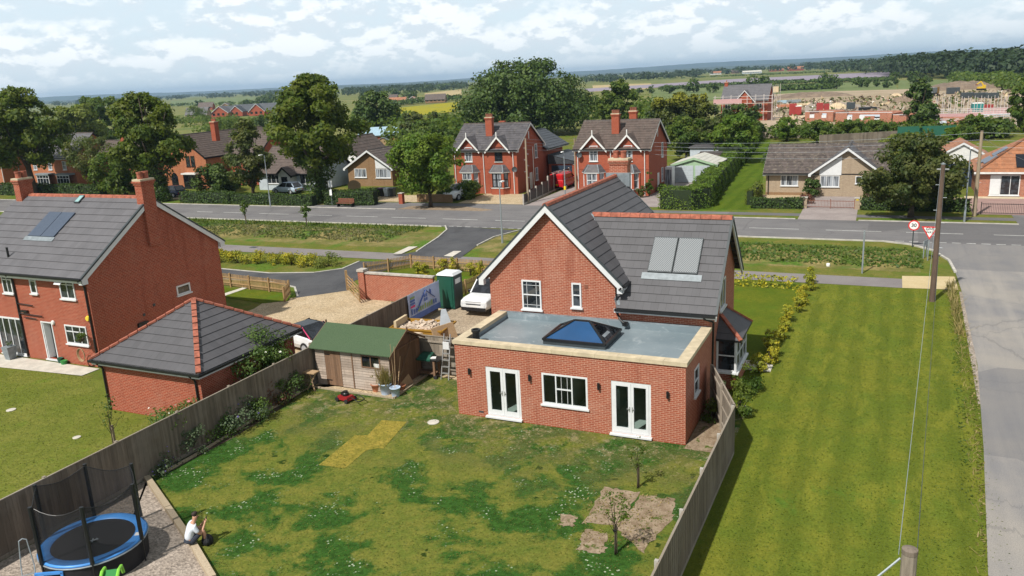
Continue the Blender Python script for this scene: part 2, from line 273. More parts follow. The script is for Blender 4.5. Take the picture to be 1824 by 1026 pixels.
    M['mound'] = ground('soil_heap', (0.155, 0.115, 0.085), (0.24, 0.18, 0.13), 0.22, 2.0, 0.3); M['sand'] = ground('sand_heap', (0.5, 0.39, 0.25), (0.58, 0.46, 0.31), 0.5, 5, 0.2)
    M['block'] = ground('block_paving', (0.26, 0.22, 0.21), (0.33, 0.285, 0.27), 0.6, 20, 0.3); M['pinkpave'] = ground('pink_paving', (0.29, 0.185, 0.165), (0.36, 0.24, 0.21), 0.6, 20, 0.3)
    M['yellowpave'] = ground('buff_tactile_paving', (0.46, 0.36, 0.19), (0.52, 0.42, 0.25), 0.6, 25, 0.2); M['marking'] = ground('road_paint', (0.42, 0.42, 0.40), (0.62, 0.62, 0.60), 1.2, 12, 0.4)
    M['site'] = ground('site_dirt', (0.42, 0.32, 0.23), (0.27, 0.22, 0.13), 0.03, 1.5, 0.35); M['straw'] = grass('dead_grass_mat', (0.29, 0.225, 0.045), (0.20, 0.175, 0.032), mid=1.8)
    M['kerb'] = plain('kerb_stone', (0.42, 0.40, 0.36), 0.9, 0.2, 1.5)
    M['lime'] = leaf('lime_tree_leaves', (0.062, 0.102, 0.012), (0.122, 0.145, 0.018)); M['oak'] = leaf('dark_oak_leaves', (0.036, 0.070, 0.014), (0.080, 0.120, 0.022), 0.15)
    M['mid'] = leaf('green_leaves', (0.056, 0.105, 0.015), (0.115, 0.152, 0.022)); M['bright'] = leaf('bright_leaves', (0.075, 0.145, 0.014), (0.13, 0.185, 0.02))
    M['willow'] = leaf('willow_leaves', (0.14, 0.18, 0.03), (0.18, 0.20, 0.04)); M['olive'] = leaf('olive_leaves', (0.07, 0.095, 0.028), (0.12, 0.125, 0.036))
    M['hedge'] = leaf('hedge_leaves', (0.036, 0.07, 0.014), (0.058, 0.098, 0.018), 0.15, 1.5); M['hedge_b'] = leaf('bright_hedge_leaves', (0.075, 0.14, 0.014), (0.12, 0.18, 0.02), 0.2, 1.0)
    M['golden'] = leaf('golden_leaves', (0.40, 0.34, 0.02), (0.24, 0.26, 0.025), 0.2, 1.5); M['conifer'] = leaf('golden_conifer', (0.024, 0.042, 0.01), (0.085, 0.10, 0.012), 0.12, 0.35)
    kc = M['conifer']; tb = kc.node_tree.nodes['Principled BSDF']; src = tb.inputs['Base Color'].links[0].from_socket; tcn = nn(kc.node_tree, 'ShaderNodeTexCoord'); sz = nn(kc.node_tree, 'ShaderNodeSeparateXYZ'); lk(kc.node_tree, tcn.outputs['Object'], sz.inputs[0]); mrn = nn(kc.node_tree, 'ShaderNodeMapRange', interpolation_type='SMOOTHSTEP'); lk(kc.node_tree, sz.outputs[2], mrn.inputs[0]); mrn.inputs[1].default_value = 6.4; mrn.inputs[2].default_value = 9.2; mxn = nn(kc.node_tree, 'ShaderNodeMix', data_type='RGBA'); lk(kc.node_tree, mrn.outputs[0], mxn.inputs[0]); lk(kc.node_tree, src, mxn.inputs[6]); mxn.inputs[7].default_value = (0.20, 0.20, 0.018, 1); lk(kc.node_tree, mxn.outputs[2], tb.inputs['Base Color'])
    M['spruce'] = leaf('blue_spruce', (0.10, 0.16, 0.16), (0.14, 0.20, 0.20), 0.1); M['greyleaf'] = leaf('silver_leaves', (0.075, 0.115, 0.055), (0.115, 0.15, 0.08), 0.2, 3)
    M['plum'] = leaf('purple_leaves', (0.046, 0.070, 0.018), (0.098, 0.104, 0.026), 0.3); M['redleaf'] = leaf('red_leaves', (0.16, 0.055, 0.045), (0.13, 0.08, 0.05), 0.2, 3)
    M['drygrass'] = leaf('dry_grass', (0.32, 0.24, 0.10), (0.24, 0.20, 0.07), 0.3, 1.5); M['rough'] = leaf('rough_growth', (0.055, 0.09, 0.014), (0.14, 0.125, 0.05), 0.25, 0.22)
    M['roughg'] = leaf('green_growth', (0.05, 0.10, 0.012), (0.085, 0.12, 0.02), 0.25, 0.3)
    M['border'] = leaf('border_leaves', (0.06, 0.115, 0.022), (0.11, 0.165, 0.035), 0.3, 3)
    M['flower_w'] = plain('white_petals', (0.75, 0.74, 0.66), 0.7, 0.05); M['flower_p'] = plain('purple_petals', (0.22, 0.16, 0.5), 0.7, 0.2); M['flower_r'] = plain('pink_petals', (0.6, 0.22, 0.25), 0.7, 0.1)
    M['wood_far'] = leaf('woodland_leaves', (0.022, 0.042, 0.014), (0.034, 0.055, 0.018), 0.1, 0.05)
    M['tuft'] = leaf('grass_tufts', (0.10, 0.13, 0.02), (0.155, 0.155, 0.03), 0.3, 0.7); M['tuft_g'] = leaf('green_grass_tufts', (0.08, 0.125, 0.012), (0.13, 0.155, 0.014), 0.3, 0.5)
    M['bark'] = boards('bark', (0.075, 0.058, 0.042), (0.10, 0.08, 0.06)); M['stake'] = boards('stake', (0.34, 0.27, 0.19), (0.28, 0.22, 0.15))
    M['metal'] = plain('galvanised_steel', (0.34, 0.38, 0.41), 0.45, 0.12, 3, 0.5); M['steel'] = plain('dull_steel', (0.45, 0.45, 0.45), 0.4, 0.1, 3, 0.6)
    M['mat_black'] = plain('black_mesh_mat', (0.013, 0.013, 0.016), 0.75, 0.15); M['pad'] = plain('blue_pad', (0.065, 0.26, 0.66), 0.4, 0.1, 2)
    k = Mat('black_netting', 0.8); tr = k.n('ShaderNodeBsdfTransparent'); mx = k.n('ShaderNodeMixShader'); mx.inputs[0].default_value = 0.52; k.base((0.01, 0.01, 0.012))
    lk(k.t, tr.outputs[0], mx.inputs[1]); lk(k.t, k.b.outputs[0], mx.inputs[2]); lk(k.t, mx.outputs[0], k.t.nodes['Material Output'].inputs['Surface']); M['net'] = k.m
    for nme, c, r in (('paint_white', (0.68, 0.69, 0.70), 0.25), ('paint_red', (0.46, 0.012, 0.016), 0.3), ('mower_red', (0.24, 0.014, 0.016), 0.45), ('paint_black', (0.012, 0.013, 0.016), 0.15), ('paint_blue', (0.012, 0.025, 0.09), 0.25),
                      ('paint_silver', (0.42, 0.50, 0.60), 0.3), ('site_red', (0.30, 0.035, 0.03), 0.6), ('paint_pink', (0.75, 0.06, 0.22), 0.4), ('tyre', (0.02, 0.02, 0.021), 0.85), ('rim', (0.35, 0.36, 0.38), 0.35), ('plate_y', (0.70, 0.52, 0.02), 0.5),
                      ('plate_w', (0.72, 0.72, 0.70), 0.5), ('lamp_red', (0.45, 0.01, 0.015), 0.2), ('lamp_clear', (0.6, 0.63, 0.66), 0.1), ('green_plastic', (0.012, 0.075, 0.05), 0.45), ('bright_green', (0.22, 0.55, 0.06), 0.45),
                      ('mid_green', (0.03, 0.22, 0.05), 0.5), ('yellow', (0.62, 0.42, 0.02), 0.5), ('skip_yellow', (0.32, 0.17, 0.02), 0.6), ('rust', (0.2, 0.075, 0.045), 0.8), ('sign_red', (0.62, 0.03, 0.03), 0.5), ('sign_white', (0.8, 0.8, 0.78), 0.5),
                      ('sign_black', (0.01, 0.01, 0.01), 0.5), ('skin', (0.50, 0.27, 0.18), 0.6), ('hair', (0.025, 0.016, 0.012), 0.7), ('tshirt', (0.62, 0.67, 0.74), 0.85), ('shorts', (0.028, 0.034, 0.05), 0.85), ('shoe', (0.75, 0.75, 0.73), 0.6),
                      ('banner_blue', (0.10, 0.17, 0.48), 0.6), ('banner_pale', (0.46, 0.54, 0.78), 0.6), ('banner_green', (0.30, 0.42, 0.16), 0.6), ('garage_green', (0.30, 0.44, 0.28), 0.6), ('shutter', (0.42, 0.47, 0.50), 0.5),
                      ('render_grey', (0.45, 0.50, 0.55), 0.85), ('blue_tank', (0.02, 0.09, 0.33), 0.4), ('pale_blue_pot', (0.42, 0.52, 0.66), 0.6), ('navy_pot', (0.02, 0.025, 0.07), 0.4), ('rubble', (0.55, 0.46, 0.36), 0.95),
                      ('hoarding', (0.015, 0.10, 0.065), 0.6), ('scaffold', (0.55, 0.5, 0.48), 0.6), ('purple', (0.10, 0.03, 0.12), 0.5), ('alarm', (0.72, 0.55, 0.05), 0.5), ('dark_blue_door', (0.02, 0.035, 0.06), 0.5), ('teal', (0.02, 0.2, 0.2), 0.5), ('pale_wood', (0.55, 0.44, 0.28), 0.8),
                      ('membrane', (0.5, 0.3, 0.3), 0.8), ('asbestos', (0.46, 0.45, 0.40), 0.9), ('sheet_blue', (0.30, 0.42, 0.50), 0.5)):
        M[nme] = plain(nme, c, r, 0.08, 2.0)
    k = Mat('lavender_crop', 0.9); n = k.noise(k.pos(), 0.03, 4, 0.6, stretch=(1, 3, 1)); M['lavender'] = k.base(k.mix(n, (0.20, 0.17, 0.22), (0.26, 0.22, 0.26))).m
    M['wheat'] = ground('ripe_crop', (0.36, 0.28, 0.13), (0.44, 0.34, 0.17), 0.02, 0.8, 0.2); M['rape'] = grass('yellow_flower_field', (0.24, 0.24, 0.02), (0.33, 0.28, 0.02), (0.14, 0.16, 0.04), 0, (0.5, 0.65), 0.06)
    M['far_green'] = ground('green_crop', (0.11, 0.15, 0.045), (0.14, 0.17, 0.055), 0.01, 0.8, 0.2)
setup_materials()
# ------------------------------------------------------------------ mesh helpers
class MB:
    def __init__(s): s.v = []; s.f = []; s.uv = []; s.mi = []; s.cur = 0
    def face(s, pts, uv=None):
        i = len(s.v); s.v += [tuple(map(float, p)) for p in pts]; s.f.append(tuple(range(i, i+len(pts)))); s.uv.append(uv or [(0, 0)]*len(pts)); s.mi.append(s.cur)
    def box(s, x0, x1, y0, y1, z0, z1):
        x0, x1 = min(x0, x1), max(x0, x1); y0, y1 = min(y0, y1), max(y0, y1); z0, z1 = min(z0, z1), max(z0, z1)
        c = [(x0, y0, z0), (x1, y0, z0), (x1, y1, z0), (x0, y1, z0), (x0, y0, z1), (x1, y0, z1), (x1, y1, z1), (x0, y1, z1)]
        s.hexa(c); return s
    def hexa(s, c):
        i = len(s.v); s.v += [tuple(map(float, p)) for p in c]
        for q in ((0, 3, 2, 1), (4, 5, 6, 7), (0, 1, 5, 4), (1, 2, 6, 5), (2, 3, 7, 6), (3, 0, 4, 7)):
            s.f.append(tuple(i+k for k in q)); s.uv.append([(0, 0), (1, 0), (1, 1), (0, 1)]); s.mi.append(s.cur)
        return s
    def prism(s, a, b):
        """closed solid between two equal polygons a (start) and b (end)"""
        n = len(a); i = len(s.v); s.v += [tuple(map(float, p)) for p in list(a)+list(b)]
        s.f.append(tuple(i+k for k in reversed(range(n)))); s.f.append(tuple(i+n+k for k in range(n)))
        for k in range(n): s.f.append((i+k, i+(k+1) % n, i+n+(k+1) % n, i+n+k))
        for f in s.f[-(n+2):]: s.uv.append([(0, 0)]*len(f)); s.mi.append(s.cur)
        return s
    def beam(s, p, q, w, h, up=(0, 0, 1)):
        p = Vector(p); q = Vector(q); d = (q-p).normalized(); u = Vector(up)
        sd = d.cross(u); sd = sd.normalized() if sd.length > 1e-4 else Vector((1, 0, 0)); u2 = sd.cross(d)
        o = [sd*w/2*a+u2*h/2*b for a, b in ((-1, -1), (1, -1), (1, 1), (-1, 1))]
        s.prism([p+k for k in o], [q+k for k in o]); return s
    def tube(s, pts, r, n=8, cap=True):
        pts = [Vector(p) for p in pts]; rs = r if isinstance(r, (list, tuple)) else [r]*len(pts); rings = []
        ref = None
        for i, p in enumerate(pts):
            d = (pts[min(i+1, len(pts)-1)]-pts[max(i-1, 0)]).normalized()
            if ref is None: ref = Vector((0, 0, 1)) if abs(d.z) < 0.9 else Vector((1, 0, 0))
            a = d.cross(ref).normalized(); b = a.cross(d); ref = b.copy() if abs(d.dot(b)) < 0.9 else ref
            rings.append([p+(a*math.cos(2*PI*k/n)+b*math.sin(2*PI*k/n))*rs[i] for k in range(n)])
        i0 = len(s.v)
        for rg in rings: s.v += [tuple(q) for q in rg]
        for j in range(len(rings)-1):
            for k in range(n):
                s.f.append((i0+j*n+k, i0+j*n+(k+1) % n, i0+(j+1)*n+(k+1) % n, i0+(j+1)*n+k)); s.uv.append([(0, 0)]*4); s.mi.append(s.cur)
        if cap:
            s.f.append(tuple(i0+k for k in reversed(range(n)))); s.f.append(tuple(i0+(len(rings)-1)*n+k for k in range(n)))
            for _ in range(2): s.uv.append([(0, 0)]*n); s.mi.append(s.cur)
        return s
    def lathe(s, c, prof, n=16):
        i0 = len(s.v)
        for r, z in prof: s.v += [(c[0]+r*math.cos(2*PI*k/n), c[1]+r*math.sin(2*PI*k/n), c[2]+z) for k in range(n)]
        for j in range(len(prof)-1):
            for k in range(n): s.f.append((i0+j*n+k, i0+j*n+(k+1) % n, i0+(j+1)*n+(k+1) % n, i0+(j+1)*n+k)); s.uv.append([(0, 0)]*4); s.mi.append(s.cur)
        return s
    def slope(s, a, b, c, d, n, stp=0.03, lip=0.0):
        """stepped courses of tiles: a-b eave, d-c ridge (c above b), seen from outside anticlockwise"""
        a, b, c, d = map(Vector, (a, b, c, d)); nr = (b-a).cross(d-a).normalized(); L = ((d+c)/2-(a+b)/2).length; ex = (b-a).normalized()
        for i in range(n):
            t0, t1 = i/n, (i+1)/n; l0, r0 = a.lerp(d, t0), b.lerp(c, t0); l1, r1 = a.lerp(d, t1), b.lerp(c, t1)
            if (r1-l1).length < 1e-3: r1 = l1
            u = [((q-a).dot(ex), tt*n*0.4) for q, tt in ((l0, t0), (r0, t0), (r1, t1), (l1, t1))]
            pts = [l0+nr*stp, r0+nr*stp, r1+nr*0.004, l1+nr*0.004]
            s.face(pts, u); s.face([l0-nr*0.01, r0-nr*0.01, r0+nr*stp, l0+nr*stp], [(u[0][0], 0), (u[1][0], 0), (u[1][0], .01), (u[0][0], .01)])
            s.face([l0-nr*0.01, l0+nr*stp, l1+nr*.004, l1-nr*.01]); s.face([r0+nr*stp, r0-nr*0.01, r1-nr*.01, r1+nr*.004])
        return s
    def build(s, name, mat, parent=None, loc=(0, 0, 0), rot=0, smooth=False, label=None, weld=False):
        me = bpy.data.meshes.new(name); me.from_pydata(s.v, [], s.f); mats = mat if isinstance(mat, (list, tuple)) else [mat]
        for q in mats: me.materials.append(M[q] if isinstance(q, str) else q)
        if len(mats) > 1: me.polygons.foreach_set('material_index', s.mi)
        ul = me.uv_layers.new(name='UVMap'); ul.data.foreach_set('uv', [c for f in s.uv for p in f for c in p])
        if smooth: me.polygons.foreach_set('use_smooth', [True]*len(s.f))
        me.update(); o = bpy.data.objects.new(name, me); COL.objects.link(o); o.location = loc; o.rotation_euler[2] = rot
        if parent is not None: o.parent = parent
        if label: o['label'] = label
        return o
def tag(o, label, cat, group=None):
    o['label'] = label; o['category'] = cat
    if group: o['group'] = group
    return o
def thing(name, label, cat, loc=(0, 0, 0), rot=0.0, group=None):
    o = bpy.data.objects.new(name, None); COL.objects.link(o); o.location = loc; o.rotation_euler[2] = rot; o.empty_display_size = 0.3
    return tag(o, label, cat, group)
def struct(o, kind='structure'): o['kind'] = kind; return o
def copy_tree(o, parent=None):
    c = o.copy(); COL.objects.link(c); c.parent = parent
    for ch in list(o.children): copy_tree(ch, c)
    return c
def dup(o, loc, rot, label, group=None):
    c = copy_tree(o); c.location = loc; c.rotation_euler[2] = rot; c['label'] = label
    if group: c['group'] = group
    return c
def B(*a): return MB().box(*a)
# face frames: 'S' faces -Y, 'N' +Y, 'E' +X, 'W' -X ; a across, b up, d outward
def fbox(mb, face, o, a0, a1, b0, b1, d0, d1):
    x, y, z = o
    if face == 'S': mb.box(x+a0, x+a1, y-d0, y-d1, z+b0, z+b1)
    elif face == 'N': mb.box(x-a0, x-a1, y+d0, y+d1, z+b0, z+b1)
    elif face == 'E': mb.box(x+d0, x+d1, y+a0, y+a1, z+b0, z+b1)
    else: mb.box(x-d0, x-d1, y-a0, y-a1, z+b0, z+b1)
def window(par, face, o, w, h, vs=(), hs=(), fr=0.07, frame='white', pane='glass', sill=True, d=0.0, name='window', bar=0.05, label=None, sillm=None):
    """frame with panes; vs = mullion fractions, hs = (height fraction, from, to) transoms"""
    mb = MB(); D0, D1 = d-0.02, d+0.045
    fbox(mb, face, o, 0, fr, 0, h, D0, D1); fbox(mb, face, o, w-fr, w, 0, h, D0, D1); fbox(mb, face, o, fr, w-fr, 0, fr, D0, D1); fbox(mb, face, o, fr, w-fr, h-fr, h, D0, D1)
    for v in vs: fbox(mb, face, o, v*w-bar/2, v*w+bar/2, fr, h-fr, D0+.002, D1-.006)
    for t, a, b in hs: fbox(mb, face, o, a*w+(fr if a == 0 else bar/2), b*w-(fr if b == 1 else bar/2), t*h-bar/2, t*h+bar/2, D0+.004, D1-.009)
    f = mb.build(name, frame, par, label=label)
    g = MB(); fbox(g, face, o, fr*.6, w-fr*.6, fr*.6, h-fr*.6, D0-.004, d+0.008); g.build('pane', pane, f)
    if sill:
        sl = MB(); fbox(sl, face, o, -0.06, w+0.06, -0.07, -0.003, D0-.003, d+0.11); sl.build('sill', sillm or frame, f)
    return f
def gable_walls(mb, x0, x1, y0, y1, z0, ze, zr, ridge='y', rp=None):
    """solid walls; ridge along 'y' puts gables on the y faces"""
    if ridge == 'y':
        r = (x0+x1)/2 if rp is None else rp
        p = [(x0, z0), (x1, z0), (x1, ze), (r, zr), (x0, ze)]; mb.prism([(a, y0, b) for a, b in p], [(a, y1, b) for a, b in p])
    else:
        r = (y0+y1)/2 if rp is None else rp
        p = [(y0, z0), (y1, z0), (y1, ze), (r, zr), (y0, ze)]; mb.prism([(x1, a, b) for a, b in p], [(x0, a, b) for a, b in p])
    return mb
def gable_roof(par, x0, x1, y0, y1, ze, zr, ridge='y', rp=None, n=12, mat='tile', ze2=None, barge='white', th=0.1, ridgem='terra', stp=0.03, soff=True, verge=True, bw=0.18, name='roof', seg=0.45, ge=None):
    """x0..y1 are the eave and verge lines; ze2 = eave height of the far / right slope"""
    ze2 = ze if ze2 is None else ze2; mb = MB()
    def tr(a, b, z): return (a, b, z) if ridge == 'y' else (b, a, z)
    if ridge == 'y': e0, e1, g0, g1 = x0, x1, y0, y1
    else: e0, e1, g0, g1 = y0, y1, x0, x1
    r = (e0+e1)/2 if rp is None else rp
    if ridge == 'y':
        mb.slope((e0, g1, ze), (e0, g0, ze), (r, g0, zr), (r, g1, zr), n, stp); mb.slope((e1, g0, ze2), (e1, g1, ze2), (r, g1, zr), (r, g0, zr), n, stp)
    else:
        mb.slope((g0, e0, ze), (g1, e0, ze), (g1, r, zr), (g0, r, zr), n, stp); mb.slope((g1, e1, ze2), (g0, e1, ze2), (g0, r, zr), (g1, r, zr), n, stp)
    mb.face([tr(e0, g0, ze-th), tr(r, g0, zr-th), tr(r, g1, zr-th), tr(e0, g1, ze-th)]); mb.face([tr(r, g0, zr-th), tr(e1, g0, ze2-th), tr(e1, g1, ze2-th), tr(r, g1, zr-th)])
    ro = mb.build(name, mat, par)
    gs = (g0, g1) if ge is None else ge
    if barge:
        for gi, g in enumerate(gs):
            if g is None: continue
            sg = -1 if gi == 0 else 1; bb = MB(); vv = MB()
            for ea, za in ((e0, ze), (e1, ze2)):
                p = [(ea, za-.02), (r, zr-.02), (r, zr-.02-bw*1.35), (ea, za-.02-bw*1.35)]
                bb.prism([tr(a, g-sg*0.03, z) for a, z in p], [tr(a, g+sg*0.012, z) for a, z in p])
                bb.prism([tr(ea, g-sg*.25, za-.03), tr(ea, g+sg*.011, za-.03), tr(ea, g+sg*.011, za-.03-bw*1.35), tr(ea, g-sg*.25, za-.03-bw*1.35)],
                         [tr(ea+(r-ea)*.07, g-sg*.25, za-.03), tr(ea+(r-ea)*.07, g+sg*.011, za-.03), tr(ea+(r-ea)*.07, g+sg*.011, za-.03-bw*1.35), tr(ea+(r-ea)*.07, g-sg*.25, za-.03-bw*1.35)])
                if verge:
                    p2 = [(ea, za+.05), (r, zr+.05), (r, zr-.05), (ea, za-.05)]
                    vv.prism([tr(a, g-sg*0.09, z) for a, z in p2], [tr(a, g+sg*0.03, z) for a, z in p2])
            bb.build('bargeboard', barge, ro)
            if verge: vv.build('verge_cap', 'dgrey', ro)
    for ea, za, sg in ((e0, ze, -1), (e1, ze2, 1)):
        if not soff: continue
        fb = MB(); gu = MB()
        a0, a1 = ea-sg*.03, ea+sg*.005
        if ridge == 'y': fb.box(a0, a1, g0+.04, g1-.04, za-.03-bw, za-.012); gu.box(a1, ea+sg*.12, g0+.03, g1-.03, za-.11, za-.005)
        else: fb.box(g0+.04, g1-.04, a0, a1, za-.03-bw, za-.012); gu.box(g0+.03, g1-.03, a1, ea+sg*.12, za-.11, za-.005)
        fb.build('fascia', barge or 'white', ro); gu.build('gutter', 'black', ro)
    if ridgem:
        rb = MB(); L = g1-g0; k = max(1, int(L/seg))
        for i in range(k):
            q0 = g0+L*i/k+.008; q1 = g0+L*(i+1)/k-.008; pr = [(r-.14, zr-.08), (r-.10, zr+.035), (r, zr+.08), (r+.10, zr+.035), (r+.14, zr-.08)]
            rb.prism([tr(a, q0, z) for a, z in pr], [tr(a, q1, z) for a, z in pr])
        rb.build('ridge_tiles', ridgem, ro)
    return ro
def chimney(par, cx, cy, z0, z1, wx, wy, pots=2, along='x', mat='brick', band=True, potm='terra', lead=True):
    mb = B(cx-wx/2, cx+wx/2, cy-wy/2, cy+wy/2, z0, z1-.32)
    mb.box(cx-wx/2-.04, cx+wx/2+.04, cy-wy/2-.04, cy+wy/2+.04, z1-.32, z1-.2); mb.box(cx-wx/2-.09, cx+wx/2+.09, cy-wy/2-.09, cy+wy/2+.09, z1-.2, z1-.1)
    c = mb.build('chimney', mat, par)
    B(cx-wx/2-.06, cx+wx/2+.06, cy-wy/2-.06, cy+wy/2+.06, z1-.1, z1).build('cap', 'stone', c)
    for i in range(pots):
        o = (i-(pots-1)/2)*min(0.42, (wx if along == 'x' else wy)/(pots+.2)); p = (cx+o, cy) if along == 'x' else (cx, cy+o)
        MB().lathe((p[0], p[1], z1), [(0.15, 0), (0.15, .28), (0.17, .3), (0.17, .38), (0.12, .38), (0.11, .1), (0.0, .1)], 12).build('pot', potm, c)
    return c
def wallgrid(mb, face, o, w, h, holes, th=0.1):
    """flat wall (a across 0..w, b up 0..h) with rectangular holes and reveals of depth th"""
    x, y, z = o
    def f(a, b, d): return {'S': (x+a, y-d, z+b), 'N': (x-a, y+d, z+b), 'E': (x+d, y+a, z+b), 'W': (x-d, y-a, z+b)}[face]
    A = sorted({0, w, *[q for hh in holes for q in hh[:2]]}); Bz = sorted({0, h, *[q for hh in holes for q in hh[2:]]})
    for i in range(len(A)-1):
        for j in range(len(Bz)-1):
            ca, cb = (A[i]+A[i+1])/2, (Bz[j]+Bz[j+1])/2
            if any(hh[0] < ca < hh[1] and hh[2] < cb < hh[3] for hh in holes): continue
            mb.face([f(A[i], Bz[j], 0), f(A[i+1], Bz[j], 0), f(A[i+1], Bz[j+1], 0), f(A[i], Bz[j+1], 0)])
    for a0, a1, b0, b1 in holes:
        for p, q in (((a0, b0), (a1, b0)), ((a1, b0), (a1, b1)), ((a1, b1), (a0, b1)), ((a0, b1), (a0, b0))):
            mb.face([f(*p, 0), f(*q, 0), f(*q, -th), f(*p, -th)])
    return mb
# ------------------------------------------------------------------ foliage
def np_mesh(name, V, n, mat, parent=None, loc=(0, 0, 0)):
    """V: (k,n,3) separate polygons"""
    k = V.shape[0]; me = bpy.data.meshes.new(name); me.vertices.add(k*n); me.vertices.foreach_set('co', V.reshape(-1).astype(np.float32))
    me.loops.add(k*n); me.loops.foreach_set('vertex_index', np.arange(k*n, dtype=np.int32)); me.polygons.add(k)
    me.polygons.foreach_set('loop_start', np.arange(0, k*n, n, dtype=np.int32)); me.polygons.foreach_set('loop_total', np.full(k, n, dtype=np.int32))
    me.update(calc_edges=True); me.validate(); me.materials.append(M[mat] if isinstance(mat, str) else mat)
    o = bpy.data.objects.new(name, me); COL.objects.link(o); o.location = loc
    if parent is not None: o.parent = parent
    return o
def leaves(pts, nrm, size, aspect=0.65, jit=0.6):
    """leaf quads at pts facing roughly nrm"""
    k = len(pts); nrm = nrm+RNG.normal(0, jit, (k, 3)); nrm /= np.linalg.norm(nrm, axis=1)[:, None]+1e-9
    r = RNG.normal(0, 1, (k, 3)); a = np.cross(nrm, r); a /= np.linalg.norm(a, axis=1)[:, None]+1e-9; b = np.cross(nrm, a)
    s = size*RNG.uniform(0.6, 1.35, (k, 1)); h = nrm*s*RNG.uniform(-.25, .25, (k, 1))
    return np.stack([pts-a*s*.5, pts-b*s*aspect*.5+h, pts+a*s*.5, pts+b*s*aspect*.5+h], 1)
def blades(pts, h, w, lean=0.35):
    k = len(pts); t = RNG.uniform(0, 2*PI, k); d = np.stack([np.cos(t), np.sin(t), np.zeros(k)], 1); hh = h*RNG.uniform(.5, 1.3, (k, 1))
    l = np.stack([np.cos(t+1.6), np.sin(t+1.6), np.zeros(k)], 1)*hh*RNG.normal(0, lean, (k, 1)); up = np.array([[0, 0, 1.]])*hh
    return np.stack([pts-d*w*.5, pts+d*w*.5, pts+d*w*.2+l+up, pts-d*w*.2+l+up], 1)
def crown_pts(n, R, H, base, prof, nc, cr, seed, fill=0.3, sx=1.0):
    """points and outward normals of a crown made of leaf clumps; prof(t) = radius fraction at height t"""
    rg = np.random.default_rng(seed); C = []; Rc = []
    for i in range(nc):
        t = rg.uniform(0.03, 0.97); pr = prof(t); a = rg.uniform(0, 2*PI); f = 1-rg.random()**1.6*0.55 if rg.random() > fill else rg.uniform(0, .6)
        C.append((R*pr*f*math.cos(a)*0.88*sx, R*pr*f*math.sin(a)*0.88, base+H*(0.04+t*.9))); Rc.append(cr*R*rg.uniform(.65, 1.3)*(0.55+0.45*pr))
    C = np.array(C); Rc = np.array(Rc); p = Rc**2; idx = rg.choice(nc, n, p=p/p.sum())
    d = rg.normal(0, 1, (n, 3)); d[:, 2] += 0.35; d /= np.linalg.norm(d, axis=1)[:, None]
    rad = Rc[idx][:, None]*(rg.uniform(0.35, 1.08, (n, 1)))
    pts = C[idx]+d*rad*np.array([1, 1, 0.75]); out = d*0.8; cen = np.array([0, 0, base+H*.4]); o2 = pts-cen; o2 /= np.linalg.norm(o2, axis=1)[:, None]+1e-6
    return pts, out+o2*0.5+np.array([0, 0, .25]), C
PROF = {'round': lambda t: math.sqrt(max(0, 1-(2*t-1)**2))**0.8, 'lime': lambda t: max(0.12, min(1, (0.55+1.6*t) if t < .3 else 1.03-0.85*max(0, (t-.3)/.7)**1.7)),
        'dome': lambda t: math.sqrt(max(0.01, 1-(max(0, t-.12)/.9)**2)) if t > .12 else .75+2*t, 'cone': lambda t: max(.05, 1-t*.95), 'col': lambda t: max(0.15, 1-abs(2*t-.8)**2.2*.6),
        'flat': lambda t: 0.55+.45*math.sin(PI*min(1, t*1.2)), 'bush': lambda t: math.sqrt(max(0.05, 1-t*t)), 'box': lambda t: 1.0 if t < .85 else .8}
def tree(name, label, pos, h, w, mat, prof='round', n=4500, size=0.4, nc=60, cr=0.26, clear=0.2, seed=1, trunk=0.25, limbs=7, cat='tree', group=None, lean=(0, 0), fill=0.3, trunkm='bark', aspect=.65, sx=1.0, rot=0, jit=.6, ivy=0):
    T = thing(name, label, cat, (pos[0], pos[1], 0), rot, group); rg = random.Random(seed)
    base = h*clear; H = h-base
    pts, nr, C = crown_pts(n, w/2, H, base, PROF[prof], nc, cr, seed, fill, sx)
    pts[:, 0] += lean[0]*pts[:, 2]/h; pts[:, 1] += lean[1]*pts[:, 2]/h
    np_mesh('crown', leaves(pts, nr, size, aspect, jit), 4, mat, T)
    if trunk:
        mb = MB(); top = base+H*.62; k = 6
        mb.tube([(lean[0]*.8*(i/k)**1.3+rg.uniform(-.1, .1)*trunk*2*(i > 0), lean[1]*.8*(i/k)**1.3+rg.uniform(-.1, .1)*trunk*2*(i > 0), top*i/k) for i in range(k+1)], [trunk*(1.35 if i == 0 else 1-.75*i/k) for i in range(k+1)], 8)
        for i in range(limbs):
            c = C[rg.randrange(len(C))]; z0 = base*.75+rg.random()*H*.35; f = z0/h
            s = Vector((lean[0]*f, lean[1]*f, z0)); e = Vector((c[0]+lean[0]*f, c[1]+lean[1]*f, max(c[2], z0+.2)))
            md = s.lerp(e, .5)+Vector((0, 0, -.04*h)); mb.tube([s, md, e], [trunk*.42, trunk*.28, trunk*.08], 6)
        mb.build('trunk', trunkm, T, smooth=True)
    if ivy:
        rv = np.random.default_rng(seed+5); k = 2600; z = rv.uniform(0, base*1.35, k); a = rv.uniform(0, 2*PI, k); r = ivy*(.55+.6*(z/base))*rv.uniform(.55, 1.1, k)*(1+.25*np.sin(z*2+a)); d = np.stack([np.cos(a), np.sin(a), np.full(k, .2)], 1)
        np_mesh('ivy', leaves(np.stack([d[:, 0]*r+lean[0]*z/h, d[:, 1]*r+lean[1]*z/h, z], 1), d, .3, .7, .5), 4, 'oak', T)
    return T
